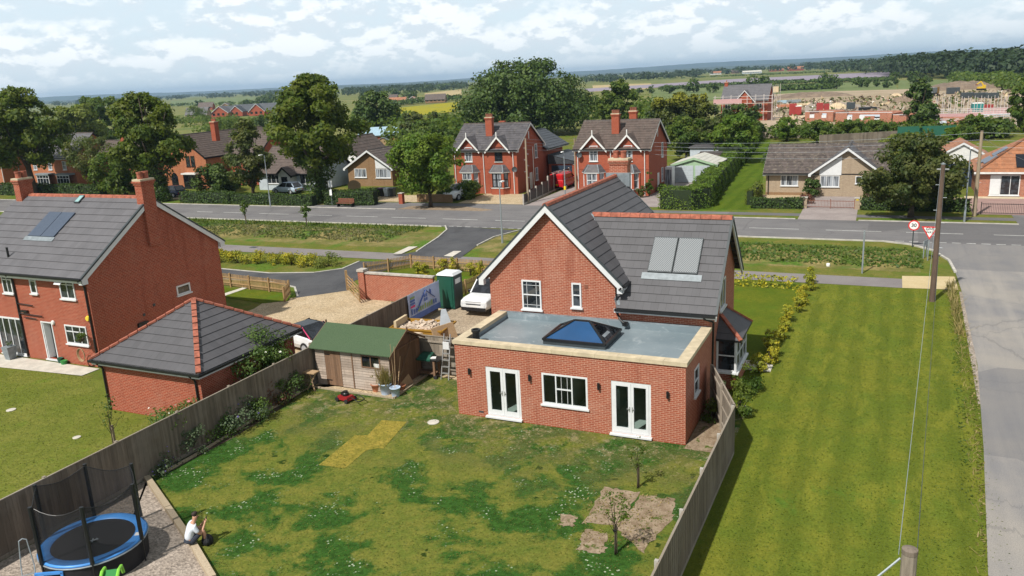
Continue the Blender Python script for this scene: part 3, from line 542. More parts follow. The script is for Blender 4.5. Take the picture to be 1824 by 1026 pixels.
def hedge(name, label, pts, w, h, mat='hedge', n=60, size=0.22, rnd=0.35, cat='hedge', group=None, hv=0.06, core=True, seed=3, wob=0.08):
    """clipped hedge along a polyline of ground points; n = leaves per square metre of surface"""
    rg = np.random.default_rng(seed); pts = [np.array([p[0], p[1]]) for p in pts]; o = pts[0]; V = []; mbv = MB()
    for a, b in zip(pts[:-1], pts[1:]):
        d = b-a; L = np.hypot(*d); d = d/L; s = np.array([-d[1], d[0]]); k = int(n*L*(2*h+w))+8
        u = rg.uniform(-w*.3, L+w*.3, k); q = rg.uniform(0, 2*h+w, k); wv = wob*w*np.sin(u*1.7+q)+rg.normal(0, .05, k); hz = h*(1+hv*np.sin(u*.9+seed))
        off = np.where(q < h, -w/2, np.where(q > h+w, w/2, q-h-w/2)); z = np.where(q < h, q, np.where(q > h+w, q-h-w, h))*hz/h
        nz = np.where((q >= h) & (q <= h+w), 1., 0.25); ns = np.where(q < h, -1., np.where(q > h+w, 1., 0.))
        rd = np.clip((z-(hz-rnd*w))/(rnd*w+1e-6), 0, 1)
        off = off*(1-.25*rd)+np.sign(off)*wv; P3 = np.stack([a[0]+d[0]*u+s[0]*off-o[0], a[1]+d[1]*u+s[1]*off-o[1], z*rg.uniform(.94, 1.05, k)], 1)
        N3 = np.stack([s[0]*ns, s[1]*ns, nz], 1); V.append(leaves(P3, N3, size))
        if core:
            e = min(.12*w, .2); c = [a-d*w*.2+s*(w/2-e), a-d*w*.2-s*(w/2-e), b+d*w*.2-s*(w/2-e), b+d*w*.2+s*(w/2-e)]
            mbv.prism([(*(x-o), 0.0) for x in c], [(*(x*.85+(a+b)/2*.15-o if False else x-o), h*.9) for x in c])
    T = thing(name, label, cat, (o[0], o[1], 0), 0, group)
    np_mesh('foliage', np.concatenate(V), 4, mat, T)
    if core: mbv.build('shade_core', M['hedge_core'], T)  # solid filler; shade between the leaves is put into its dark colour
    return T
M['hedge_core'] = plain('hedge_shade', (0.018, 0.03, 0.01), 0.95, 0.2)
def shrub(name, label, pos, h, w, mat, n=500, size=0.12, prof='bush', seed=2, nc=14, cr=.42, cat='shrub', group=None, flowers=None, stems=True, sx=1.0, rot=0.0, clear=0.02):
    T = thing(name, label, cat, (pos[0], pos[1], pos[2] if len(pos) > 2 else 0), rot, group)
    pts, nr, C = crown_pts(n, w/2, h*(1-clear), h*clear, PROF[prof], nc, cr, seed, .35, sx); pts[:, 2] = np.maximum(pts[:, 2], .02)
    np_mesh('foliage', leaves(pts, nr, size), 4, mat, T)
    if stems:
        mb = MB(); rg = random.Random(seed)
        for i in range(5):
            c = C[rg.randrange(len(C))]; mb.tube([(c[0]*.1, c[1]*.1, 0), (c[0]*.6, c[1]*.6, c[2]*.6), tuple(c)], [.025, .018, .008], 5)
        mb.build('stem', 'bark', T)
    if flowers:
        fm, fn, fs = flowers; rg = np.random.default_rng(seed+9); idx = rg.choice(len(pts), fn); pp = pts[idx]+nr[idx]*.06
        V = np.concatenate([leaves(pp, nr[idx], fs, 1, .4), leaves(pp, nr[idx], fs, 1, .8)]); np_mesh('flowers', V, 4, fm, T)
    return T
# ------------------------------------------------------------------ ground
def sheet(name, pts, mat, z, kind='structure', sub=0):
    mb = MB(); mb.face([(p[0], p[1], z) for p in pts]); o = mb.build(name, mat)
    n = o.data.polygons[0].normal
    if n.z < 0: o.data.flip_normals()
    return struct(o, kind)
def R(x0, x1, y0, y1): return [(x0, y0), (x1, y0), (x1, y1), (x0, y1)]
def PX(*q): return [P(*a)[:2] for a in q]
def inter(y, px, py):  # point on the line of sight's ground track at world y
    d = ray(px, py); t = (y-CAMPOS[1])/d[1]; return (float(CAMPOS[0]+d[0]*t), y)
sheet('ground', R(-14000, 14000, -3000, 14000), 'farland', -0.25)
sheet('grass_ground', R(-150, 90, -60, 150), 'verge', 0.0)
sheet('back_lawn', R(-8.15, 11.1, -45, 4.4), 'lawn', 0.012)
sheet('mown_field', R(11.1, 20.2, -45, 25.4), 'field', 0.008); sheet('front_lawn', R(5.0, 11.1, 13.2, 25.4), 'lawn_g', 0.009)
sheet('side_lawn', R(9.4, 11.1, 4.4, 13.2), 'lawn_g', 0.010)
sheet('neighbour_lawn', R(-45, -8.25, -45, -1.9), 'lawn_l', 0.010)
sheet('patio', [(-34, -0.7), (-34, -3.6), (-26.5, -2.2), (-20.6, -1.75), (-20.6, -.7)], 'conc_l', 0.03)
sheet('gravel_drive', [(-20.6, -0.5), (-8.4, -0.5), (-8.4, 14.0), (-13.2, 14.6), *PX((619, 517), (528, 530), (470, 539)), (-20.6, 10.8)], 'gravel', 0.016)
sheet('build_yard', R(-8.4, 0.2, 4.1, 16.3), 'gravel_y', 0.014)
sheet('trampoline_gravel', [(-8.1, -8.8), *PX((262, 853), (345, 973), (375, 1032)), (-1.2, -17.5), (-8.1, -17.5)], 'gravel_g', 0.018)
sheet('shed_gravel', [(-8.1, 0.25), *PX((553, 688), (700, 710), (762, 668), (830, 680)), (0, 4.2), (-8.1, 4.2)], 'gravel', 0.019)
sheet('flower_bed', [(-8.1, -8.6), *PX((300, 842), (420, 778), (490, 735), (553, 690)), (-8.1, 0.3)], 'bed', 0.017)
sheet('side_path', [(9.52, -0.3), (11.0, -0.3), (10.5, 1.9), (9.7, 4.3), (9.52, 4.3)], 'soilpatch', 0.02)
for i, q in enumerate(([(1078, 868), (1140, 878), (1098, 935), (1035, 933)], [(1143, 882), (1202, 890), (1196, 925), (1145, 985), (1098, 942)], [(1045, 944), (1082, 952), (1077, 988), (1026, 980)], [(1000, 918), (1028, 920), (1020, 940), (996, 936)])):
    rgp = random.Random(i+3); pts = PX(*q); out_ = []
    for a, b in zip(pts, pts[1:]+pts[:1]):
        for f in np.arange(0, 1, .12): out_.append((a[0]+(b[0]-a[0])*f+rgp.uniform(-.07, .07), a[1]+(b[1]-a[1])*f+rgp.uniform(-.07, .07)))
    sheet('bare_patch', out_, 'soilpatch', 0.02+.001*i)
sheet('footpath', R(-160, 16.9, 25.3, 27.6), 'path', 0.02); sheet('tactile_paving', [(16.9, 25.3), (19.9, 25.6), (19.9, 28.9), (16.9, 28.4)], 'yellowpave', 0.021)
sheet('ditch_bank', R(-160, 18, 29.6, 36.6), 'ditch', 0.005)
sheet('main_road', R(-400, 300, 39.3, 47.9), 'asphalt', 0.03)
lane = [(18.4, -60), *PX((1760, 1026), (1752, 800), (1741, 650), (1713, 520)), (20.0, 30.0), (19.8, 33.5), (18.9, 36.6), (17.5, 38.4), (15.6, 39.3), (28.6, 39.3), (26.6, 38.3), (25.2, 36.2), (24.6, 33), (24.5, -60)]
sheet('side_lane', lane, 'lane', 0.034)
sheet('bellmouth', [*PX((793, 403), (796, 410), (780, 424), (742, 449), (700, 456), (820, 460), (850, 438), (880, 423), (925, 411))], 'newasph', 0.033)
sheet('inner_drive', [*PX((640, 466), (610, 479), (560, 486), (480, 487), (380, 478)), (-45, 20.6), (-45, 17.4), *PX((393, 497), (480, 502), (525, 512), (528, 531), (619, 518), (632, 500), (700, 478), (742, 467))], 'newasph', 0.024)
sheet('far_pavement', [(-60, 48.0), (-14, 48.0), (-14, 53), (-32, 52.8), (-40, 52.4), (-47, 48.8)], 'asphalt', 0.012); sheet('far_footway', R(-14, 60, 49.7, 51.1), 'asphalt', 0.012)
sheet('bare_verge', [(-33.5, 48.2), (-23, 48.2), (-22, 49.2), (-27, 51), (-33, 50.5)], 'soil', 0.016)
sheet('semi_forecourt', R(-28.5, -20.2, 53, 60.4), 'gravel', 0.014); sheet('semi_driveway', R(-20, -16.2, 52.4, 72), 'block', 0.015)
sheet('paved_forecourt', [(-16.2, 53), (-4.6, 53), (-4.6, 56), (-7.6, 60), (-7.6, 75), (-8.3, 75), (-8.3, 60.4), (-16.2, 60.4)], 'block', 0.014); sheet('garage_apron', R(-8.3, -3.4, 60, 72), 'block', 0.0145)
STRIPL = [P(1262, 374), P(1280, 350), P(1300, 322), P(1318, 297), P(1336, 273), P(1353, 250)]
sheet('mown_strip', [(q[0]-1.5, q[1]) for q in STRIPL]+PX((1373, 248), (1363, 300), (1353, 345), (1344, 374)), 'strip', 0.012)
sheet('bungalow_gravel', R(3.6, 9.0, 54.4, 62.4), 'gravel', 0.013); sheet('bungalow_drive', [(8.6, 48), (13.4, 48), (13.2, 62.4), (8.4, 62.4)], 'block', 0.015); sheet('bungalow_yard', R(13.2, 22.4, 54.2, 62.2), 'gravel', 0.0135)
sheet('pink_forecourt', R(22.6, 45, 52.6, 61.8), 'pinkpave', 0.014); sheet('cream_terrace', R(22.6, 45, 61.8, 63.2), 'stone', 0.018); sheet('right_apron', R(25.5, 60, 48, 52.6), 'asphalt', 0.015)
sheet('brown_bungalow_yard', R(-44, -33, 53.2, 58.3), 'gravel', 0.013); sheet('left_drive', R(-76, -66, 51.5, 58), 'gravel', 0.013)
# road markings
mk = MB()
for q0, q1 in (((335, 381), (362, 382)), ((380, 383), (421, 384)), ((446, 384.5), (499, 386)), ((524, 386), (579, 388)), ((607, 388), (664, 389.5)), ((693, 389), (754, 391)), ((786, 391), (850, 392.5)), ((882, 393), (935, 394.5)), ((1334, 407), (1423, 409)), ((1471, 410), (1570, 413.5)), ((1614, 414), (1716, 418.5)), ((1771, 421), (1850, 424))):
    a, b = P(*q0), P(*q1); mk.face([(a[0], 43.1, .036), (b[0], 43.1, .036), (b[0], 43.25, .036), (a[0], 43.25, .036)])
for x0 in np.arange(-24, -14.5, .9): mk.face([(x0, 39.42, .037), (x0+.55, 39.42, .037), (x0+.55, 39.55, .037), (x0, 39.55, .037)])
for x0 in np.arange(16.5, 28, .95): mk.face([(x0, 39.45, .038), (x0+.6, 39.45, .038), (x0+.6, 39.6, .038), (x0, 39.6, .038)])
struct(mk.build('road_markings', 'marking'))
def kerb(pts, name='kerb', w=.13, h=.1, mat='kerb'):
    mb = MB()
    for a, b in zip(pts[:-1], pts[1:]): mb.beam((a[0], a[1], h/2), (b[0], b[1], h/2), w, h)
    return struct(mb.build(name, mat))
kerb([(-160, 39.25), (-22.8, 39.25)]); kerb([(-14.2, 39.25), (15.6, 39.25)]); kerb([(-160, 47.95), (-33.5, 47.95)]); kerb([(-12, 47.95), (8.4, 47.95)]); kerb([(13.6, 47.95), (25.5, 47.95)])
kerb(PX((793, 403), (796, 410), (780, 424), (742, 449))); kerb(PX((925, 411), (880, 423), (850, 438)))
kerb(lane[5:10], w=.16); kerb(lane[10:14], w=.16); kerb([(-45, 20.6), *PX((380, 478), (480, 487), (560, 486), (610, 479), (640, 466))], h=.06); kerb(PX((393, 497), (480, 502), (525, 512), (530, 528)), h=.06)
pv = MB()
for q in ([(700, 452), (728, 439), (744, 439), (715, 452)], [(790, 456), (808, 447), (822, 447), (806, 457)]):
    pv.prism([P(*a, .02) for a in q], [P(*a, .07) for a in q])
struct(pv.build('paving_slabs', 'conc_l'))
struct(MB().prism([P(*a, .01) for a in ((398, 523), (432, 512), (443, 512), (400, 527))], [P(*a, .04) for a in ((398, 523), (432, 512), (443, 512), (400, 527))]).build('garden_path', 'conc_l'))
struct(B(9.7, 11.4, 8.6, 9.8, 0, .05).build('garden_path', 'conc_l'))
# drain covers
def cover(px, py, r, mat, nm='manhole_cover', lab='', square=False):
    p = P(px, py); o = (B(-r, r, -r*.8, r*.8, 0, .03) if square else MB().lathe((0, 0, 0), [(r, 0), (r, .03), (r*.85, .035), (r*.85, .03), (0, .03)], 20)).build(nm, mat, loc=(p[0], p[1], .012)); return tag(o, lab, 'drain cover')
cover(772, 753, .24, 'conc_l', 'drain_cover', 'round pale drain cover set in the lawn near the left French doors'); cover(452, 441, .3, 'dgrey', 'drain_cover', 'dark drain cover in the grass beside the footpath', True)
cover(20, 731, .2, 'conc_l', 'drain_cover', "small pale drain cover in the neighbour's lawn beyond the fence")
cover(137, 780, .16, 'conc_l', 'drain_cover', "pale drain cover nearest the fence in the neighbour's lawn")
# ------------------------------------------------------------------ the extended house
H1 = thing('brick_house', 'new red brick house with grey tiled roof and flat roofed rear extension', 'house')
# extension
ext = MB(); holes = [(1.36, 2.88, .14, 2.25), (3.82, 5.72, .95, 2.25), (6.66, 8.2, .14, 2.25)]
wallgrid(ext, 'S', (0, 0, 0), 9.5, 3.1, holes, .12); wallgrid(ext, 'E', (9.5, 0, 0), 4.45, 3.1, [(1.4, 2.2, 1.37, 2.47)], .12)
ext.face([(0, 4.45, 0), (0, 0, 0), (0, 0, 3.1), (0, 4.45, 3.1)])
extw = ext.build('extension_wall', 'brick_ext', H1)
rm = MB()   # room behind the glass
for q in ([(.13, .13, .1), (9.37, .13, .1), (9.37, 4.4, .1), (.13, 4.4, .1)],): rm.face(q)
rm.build('floor', 'floor', H1)
rw = MB(); rw.face([(.13, 4.4, .1), (9.37, 4.4, .1), (9.37, 4.4, 2.75), (.13, 4.4, 2.75)]); rw.face([(.13, .13, .1), (.13, 4.4, .1), (.13, 4.4, 2.75), (.13, .13, 2.75)]); rw.face([(9.37, 4.4, .1), (9.37, .13, .1), (9.37, .13, 2.75), (9.37, 4.4, 2.75)])
for x0, x1 in ((.13, 1.3), (2.94, 3.76), (5.78, 6.6), (8.26, 9.37)): rw.face([(x1, .13, .1), (x0, .13, .1), (x0, .13, 2.75), (x1, .13, 2.75)])
rw.face([(.13, .13, 2.75), (.13, 4.4, 2.75), (9.37, 4.4, 2.75), (9.37, .13, 2.75)]); rw.box(4.4, 4.5, 1.6, 4.39, .11, 2.74); rw.build('room_wall', 'room', H1)
ku = B(5.3, 6.3, 2.2, 4.2, .1, 1.0); ku.box(3.2, 4.3, 3.6, 4.35, .1, 1.0); ku.build('kitchen_unit', 'white', H1)
def french(par, x, w, h, nm='french_door'):
    z = .14; f = MB(); fbox(f, 'S', (x, .0, z), 0, .08, 0, h, -.1, -.02); fbox(f, 'S', (x, 0, z), w-.08, w, 0, h, -.1, -.02); fbox(f, 'S', (x, 0, z), .08, w-.08, h-.07, h, -.1, -.02); fbox(f, 'S', (x, 0, z), .08, w-.08, 0, .05, -.1, -.02)
    D = f.build('door_frame', 'white', par)
    for sx in (0, 1):
        a0 = .085 if sx == 0 else w/2+.004; a1 = w/2-.004 if sx == 0 else w-.085
        l = MB(); o = (x, 0, z); b0, b1 = .055, h-.075
        fbox(l, 'S', o, a0, a0+.105, b0, b1, -.085, -.005); fbox(l, 'S', o, a1-.105, a1, b0, b1, -.085, -.005); fbox(l, 'S', o, a0+.105, a1-.105, b0, b0+.19, -.083, -.007); fbox(l, 'S', o, a0+.105, a1-.105, b1-.11, b1, -.083, -.007)
        L = l.build(nm, 'white', par); g = MB(); fbox(g, 'S', o, a0+.1, a1-.1, b0+.18, b1-.1, -.055, -.045); g.build('pane', 'clear', L)
        hh = MB(); ha = a1-.05 if sx == 0 else a0+.05; fbox(hh, 'S', o, ha-.018, ha+.018, .92, 1.12, -.005, .012); fbox(hh, 'S', o, ha-(.1 if sx == 0 else -.0), ha+(.1 if sx else 0), 1.03, 1.055, .012, .045); hh.build('handle', 'steel', L)
    s = MB(); fbox(s, 'S', (x, 0, z), -.05, w+.05, -.07, -.003, -.1, .14); s.build('threshold', 'white', par)
french(H1, 1.36, 1.52, 2.11); french(H1, 6.66, 1.54, 2.11)
window(H1, 'S', (3.82, .06, .95), 1.9, 1.3, (.31, .66), ((.52, .31, .66),), .075, pane='clear', d=0.02, name='window')
gb = MB(); fbox(gb, 'S', (3.82, .06, .95), .80, .815, .1, 1.22, .005, .03); fbox(gb, 'S', (3.82, .06, .95), 1.05, 1.065, .1, 1.22, .005, .03); gb.build('glazing_bar', 'white', H1)
window(H1, 'E', (9.5, 1.4, 1.37), .8, 1.1, (), ((.5, 0, 1),), d=-.02)
wl = [(.65, 1.98), (3.33, 2.0), (6.19, 1.98), (8.85, 1.96)]
for x, z in wl:
    l = MB().tube([(x, -.09, z-.13), (x, -.09, z+.13)], .05, 10); l.box(x-.03, x+.03, -.06, -.002, z-.05, z+.05); l.build('wall_light', 'black', H1)
B(.95, 1.17, -.012, .02, .2, .27).build('air_brick', 'dgrey', H1)
cp = MB(); zc0, zc1 = 3.1, 3.25
for i in range(11): cp.box(-.06+i*9.62/11+.004, -.06+(i+1)*9.62/11-.004, -.06, .36, zc0, zc1)
for x0 in (-.06, 9.14):
    for i in range(4): cp.box(x0, x0+.42, .364+i*1.02+.004, .364+(i+1)*1.02-.004, zc0, zc1)
cp.build('coping', 'stone', H1)
d = MB(); d.box(.3, 9.2, .3, 4.44, 2.78, 2.93); d.box(.29, .355, .36, 4.44, 2.93, 3.15); d.box(9.145, 9.2, .36, 4.44, 2.93, 3.15); d.box(.36, 9.14, .31, .355, 2.93, 3.15); d.box(.36, 9.14, 4.36, 4.44, 2.93, 3.2)
d.build('flat_roof', 'grp', H1)
B(.0, 9.45, 4.375, 4.447, 3.2, 3.26).build('flashing', 'lead', H1)
MB().lathe((.62, .78, 2.92), [(.15, 0), (.15, .5), (.19, .5), (.19, .6), (.13, .6), (.12, .2), (0, .2)], 18).build('flue_pipe', 'black', H1)
# roof lantern
lx0, lx1, ly0, ly1, lz = 3.35, 6.0, 1.4, 3.5, 3.12; ap0, ap1, apz = (4.35, 2.45), (5.0, 2.45), 3.72
LN = B(lx0, lx1, ly0, ly1, 2.93, lz).build('roof_lantern', 'dgrey', H1)
c4 = [(lx0, ly0, lz+.02), (lx1, ly0, lz+.02), (lx1, ly1, lz+.02), (lx0, ly1, lz+.02)]; a0, a1 = (*ap0, apz), (*ap1, apz)
g = MB(); g.face([c4[0], c4[1], a1, a0]); g.face([c4[2], c4[3], a0, a1]); g.build('pane', 'blueglass', LN); g = MB(); g.face([c4[1], c4[2], a1]); g.face([c4[3], c4[0], a0]); g.build('pane', 'glassd', LN)
fr = MB()
for p, q in ((c4[0], a0), (c4[3], a0), (c4[1], a1), (c4[2], a1), (a0, a1)): fr.beam(p, q, .09, .07)
for i in range(4): fr.beam(c4[i], c4[(i+1) % 4], .09, .08)
fr.build('glazing_frame', 'black', LN)
MB().hexa([(5.55, 1.95, 3.3), (5.75, 1.95, 3.2), (5.75, 2.65, 3.2), (5.55, 2.65, 3.3), (5.58, 1.95, 3.38), (5.8, 1.95, 3.26), (5.8, 2.65, 3.26), (5.58, 2.65, 3.38)]).build('vent_cover', 'metal', LN)
# main block
mw = MB(); gable_walls(mw, -.45, 5.47, 4.45, 14.0, 0, 4.95, 8.02, 'y'); mw.build('wall', 'brick_ext', H1)
ww = MB(); p = [(4.452, 0), (10.2, 0), (10.2, 4.6), (7.5, 7.1), (4.452, 4.02)]; ww.prism([(9.45, a, b) for a, b in p], [(5.0, a, b) for a, b in p]); ww.build('wing_wall', 'brick_ext', H1)
gable_roof(H1, -.86, 5.88, 4.16, 14.3, 4.83, 8.2, 'y', 2.51, 12, 'tile', ge=(4.16, 14.3), bw=.24)
# wing roof (front slope from the front eave to the ridge, meeting the main slope in a valley)
wr = MB(); kx = (8.2-4.83)/(5.88-2.51)
def xv(z): return 2.51+(8.2-z)/kx
zr, ze_, yr, ye = 7.25, 3.85, 7.5, 4.13
wr.slope((5.62, ye, ze_), (9.8, ye, ze_), (9.8, yr, zr), (3.46, yr, zr), 12)
wr.slope((9.8, 10.55, 4.28), (6.3, 10.55, 4.28), (3.46, yr, zr), (9.8, yr, zr), 11)
wro = wr.build('wing_roof', 'tile', H1)
rt = MB()
for i in range(14):
    q0 = 3.5+i*.45; q1 = q0+.435
    if q1 > 9.86: break
    rt.prism([(q0, yr-.16, zr-.08), (q0, yr-.11, zr+.05), (q0, yr, zr+.1), (q0, yr+.11, zr+.05), (q0, yr+.16, zr-.08)], [(q1, yr-.16, zr-.08), (q1, yr-.11, zr+.05), (q1, yr, zr+.1), (q1, yr+.11, zr+.05), (q1, yr+.16, zr-.08)])
rt.build('ridge_tiles', 'terra', wro)
bb = MB(); vv = MB()
for ea, za in ((ye, ze_), (10.55, 4.28)):
    pz = [(ea, za-.03), (yr, zr-.03), (yr, zr-.27), (ea, za-.27)]; bb.prism([(9.72, a, b) for a, b in pz], [(9.79, a, b) for a, b in pz])
    pz = [(ea, za+.05), (yr, zr+.05), (yr, zr-.05), (ea, za-.05)]; vv.prism([(9.73, a, b) for a, b in pz], [(9.83, a, b) for a, b in pz])
bb.build('bargeboard', 'white', wro); vv.build('verge_cap', 'dgrey', wro)
B(5.5, 9.72, ye-.005, ye+.03, ze_-.2, ze_-.012).build('fascia', 'white', wro); B(5.55, 9.75, ye-.12, ye-.005, ze_-.12, ze_-.005).build('gutter', 'black', wro)
MB().beam((3.46, yr-.12, zr+.03), (5.72, ye+.1, ze_+.12), .16, .03).build('valley_flashing', 'lead', wro)
kw = (zr-ze_)/(yr-ye)
def onw(x, y, h=0.0): return (x, y-h*.7, ze_+(y-ye)*kw+h*.7)
for x0, x1 in ((6.62, 7.66), (7.70, 8.74)):
    f = MB().prism([onw(x0, 5.42, .03), onw(x1, 5.42, .03), onw(x1, 6.68, .03), onw(x0, 6.68, .03)], [onw(x0, 5.42, .1), onw(x1, 5.42, .1), onw(x1, 6.68, .1), onw(x0, 6.68, .1)]).build('solar_panel', 'dgrey', H1)
    q = MB(); q.face([onw(x0+.03, 5.46, .104), onw(x1-.03, 5.46, .104), onw(x1-.03, 6.64, .104), onw(x0+.03, 6.64, .104)], [(0, 0), (1, 0), (1, 1.7), (0, 1.7)]); q.build('collector', 'collector', f)
MB().prism([onw(6.4, 5.18, .035), onw(8.95, 5.18, .035), onw(8.95, 5.40, .045), onw(6.4, 5.40, .045)], [onw(6.4, 5.18, .045), onw(8.95, 5.18, .045), onw(8.95, 5.40, .06), onw(6.4, 5.40, .06)]).build('flashing', 'lead', H1)
window(H1, 'S', (1.14, 4.45, 3.42), .93, 1.34, (), ((.5, 0, 1),)); window(H1, 'S', (3.51, 4.45, 3.66), .44, 1.1, (), ((.5, 0, 1),))
gb = MB()
for a in (.24, .69): fbox(gb, 'S', (1.14, 4.45, 3.42), a-.008, a+.008, .07, 1.27, .008, .02)
fbox(gb, 'S', (1.14, 4.45, 3.42), .07, .86, .2, .215, .008, .02); fbox(gb, 'S', (1.14, 4.45, 3.42), .07, .86, 1.1, 1.115, .008, .02); gb.build('glazing_bar', 'white', H1)
B(4.1, 4.26, 4.43, 4.46, 4.55, 4.7).build('vent', 'rust', H1)
dp = MB().tube([(5.86, 4.0, 4.75), (5.62, 4.33, 4.55), (5.56, 4.36, 4.4), (5.56, 4.36, 3.55), (5.75, 4.22, 3.32), (5.95, 4.15, 3.2)], .045, 8); dp.box(5.88, 6.08, 4.05, 4.3, 3.1, 3.24); dp.build('downpipe', 'black', H1)
MB().tube([(9.3, 4.06, 3.75), (9.3, 4.1, 3.66), (9.6, 4.38, 3.5), (9.6, 4.52, 3.4), (9.56, 4.52, .05)], .045, 8).build('downpipe', 'black', H1)
chimney(H1, 2.62, 14.6, 5.0, 9.05, .98, .62, 2, 'x', 'brick_ext'); B(2.0, 3.3, 14.05, 14.3, 7.6, 8.3).build('flashing', 'lead', H1)
window(H1, 'E', (9.45, 6.6, 3.3), 1.2, 1.3, (.5,), ()); 
# bay on the side wall
bay = B(9.45, 10.3, 6.0, 8.6, 0, .72).build('bay_base', 'brick_ext', H1)
B(9.45, 10.4, 5.9, 8.7, .72, .8).build('sill', 'white', bay)
window(H1, 'S', (9.46, 6.02, .8), .84, 1.45, (), ((.5, 0, 1),), .08, sill=False); window(H1, 'E', (10.28, 6.02, .8), 2.56, 1.45, (.33, .67), ((.5, 0, 1),), .08, sill=False); window(H1, 'N', (10.3, 8.6, .8), .84, 1.45, (), ((.5, 0, 1),), .08, sill=False)
B(9.46, 10.25, 6.05, 8.57, .8, 2.26).build('bay_inside', 'glassd', H1)
br = MB(); A_, B_, C_, D_ = (9.45, 5.85, 2.28), (10.5, 5.85, 2.28), (10.5, 8.8, 2.28), (9.45, 8.8, 2.28); r0, r1 = (9.46, 6.7, 3.15), (9.46, 7.95, 3.15)
br.slope(B_, C_, r1, r0, 4, .02); br.slope(A_, B_, r0, r0, 4, .02); br.slope(C_, D_, r1, r1, 4, .02); bro = br.build('bay_roof', 'tile', H1)
hb = MB().beam((10.5, 5.85, 2.31), (9.5, 6.68, 3.15), .16, .08); hb.beam((10.5, 8.8, 2.31), (9.5, 7.97, 3.15), .16, .08); hb.build('hip_tiles', 'terra', bro)
B(9.45, 10.52, 5.83, 8.82, 2.2, 2.28).build('gutter', 'black', bro)
# ------------------------------------------------------------------ left house
H2 = thing('brick_house', 'two storey red brick house on the left with two chimneys and solar panels', 'house', (-20.67, -.5, 0))
X0 = -10.2
lw = MB(); wallgrid(lw, 'S', (X0, 0, 0), -X0, 4.9, [(X0*-1-4.12, -X0-3.23, .12, 2.2)], .15)
p = [(0, 0), (9.1, 0), (9.1, 4.95), (4.65, 8.1), (0, 4.95)]; lw.face([(0, a, b) for a, b in p]); lw.face([(X0, a, b) for a, b in reversed(p)]); lw.face([(X0, 9.1, 0), (X0, 9.1, 4.95), (0, 9.1, 4.95), (0, 9.1, 0)]); lw.build('wall', 'brick', H2)
B(-5.5, -2.0, .3, .32, .05, 2.5).build('dark_backing', 'glassd', H2)  # near-black sheet standing in for the unlit room behind the open door
gable_roof(H2, X0-.2, .14, -.35, 9.5, 4.82, 8.2, 'x', 4.6, 12, 'tile_l', ge=(None, .14), bw=.22)
chimney(H2, -.06, 4.5, 5.6, 9.2, .5, .82, 2, 'y'); chimney(H2, -9.95, 4.5, 7.2, 9.2, .5, .82, 2, 'y')
kL = (8.2-4.82)/(4.6+.35)
def onl(x, y, h=0.0): return (x, y-h*.53, 4.82+(y+.35)*kL+h*.85)
for x0, x1 in ((-6.45, -5.42), (-5.38, -4.35)):
    MB().prism([onl(x0, 1.85, .03), onl(x1, 1.85, .03), onl(x1, 3.4, .03), onl(x0, 3.4, .03)], [onl(x0, 1.85, .09), onl(x1, 1.85, .09), onl(x1, 3.4, .09), onl(x0, 3.4, .09)]).build('solar_panel', 'solar', H2)
MB().prism([onl(-6.6, 1.6, .03), onl(-4.25, 1.6, .03), onl(-4.25, 1.84, .05), onl(-6.6, 1.84, .05)], [onl(-6.6, 1.6, .04), onl(-4.25, 1.6, .04), onl(-4.25, 1.84, .06), onl(-6.6, 1.84, .06)]).build('flashing', 'lead', H2)
sk = MB().prism([onl(-5.2, 4.05, .03), onl(-4.8, 4.05, .03), onl(-4.8, 4.55, .03), onl(-5.2, 4.55, .03)], [onl(-5.2, 4.05, .1), onl(-4.8, 4.05, .1), onl(-4.8, 4.55, .1), onl(-5.2, 4.55, .1)]).build('skylight', 'dgrey', H2)
q = MB(); q.face([onl(-5.15, 4.1, .105), onl(-4.85, 4.1, .105), onl(-4.85, 4.5, .105), onl(-5.15, 4.5, .105)]); q.build('pane', plain('skylight_glass', (0.25, 0.42, 0.42), .1, .05), sk)
MB().tube([onl(-6.5, .55), tuple(np.array(onl(-6.5, .55))+[0, 0, .55])], .06).build('soil_vent_pipe', 'black', H2)
window(H2, 'S', (-4.35, 0, 3.72), .5, 1.1, (), ((.62, 0, 1),), label='narrow window with a single column of panes'); window(H2, 'S', (-2.05, 0, 3.6), 1.1, 1.18, (.5,), ((.64, 0, 1),))
cs = MB(); cs.prism([(-2.02, -.06, 4.72), (-1.53, -.06, 4.72), (-1.53, -.32, 4.4), (-2.02, -.32, 4.4)], [(-2.02, -.10, 4.74), (-1.53, -.10, 4.74), (-1.53, -.36, 4.42), (-2.02, -.36, 4.42)]); cs.build('open_casement', 'white', H2)
window(H2, 'S', (-6.6, 0, 3.6), .8, 1.18, (.5,), ((.64, 0, 1),)); window(H2, 'S', (-2.25, 0, 1.15), 1.62, 1.02, (.36, .7), ((.66, 0, 1),))
window(H2, 'S', (-7.75, 0, .12), 2.1, 2.1, (.25, .5, .75), (), .09, name='bifold_door'); 
dfr = MB(); fbox(dfr, 'S', (-4.12, 0, .12), 0, .07, 0, 2.08, -.1, .02); fbox(dfr, 'S', (-4.12, 0, .12), .82, .89, 0, 2.08, -.1, .02); fbox(dfr, 'S', (-4.12, 0, .12), .07, .82, 2.01, 2.08, -.1, .02); fbox(dfr, 'S', (-4.12, 0, .12), -.03, .92, -.08, -.003, -.1, .1)
do = dfr.build('door_frame', 'white', H2); MB().hexa([(-4.04, .02, .14), (-3.99, .02, .14), (-3.99+.3, .72, .14), (-4.04+.3, .72, .14), (-4.04, .02, 2.1), (-3.99, .02, 2.1), (-3.99+.3, .72, 2.1), (-4.04+.3, .72, 2.1)]).build('door', 'white', H2, label='white back door standing open inwards')
for x in (-5.63, -.12): MB().tube([(x, -.38, 4.7), (x, -.1, 4.45), (x, -.07, 4.3), (x, -.07, .05)], .05, 8).build('downpipe', 'black', H2)
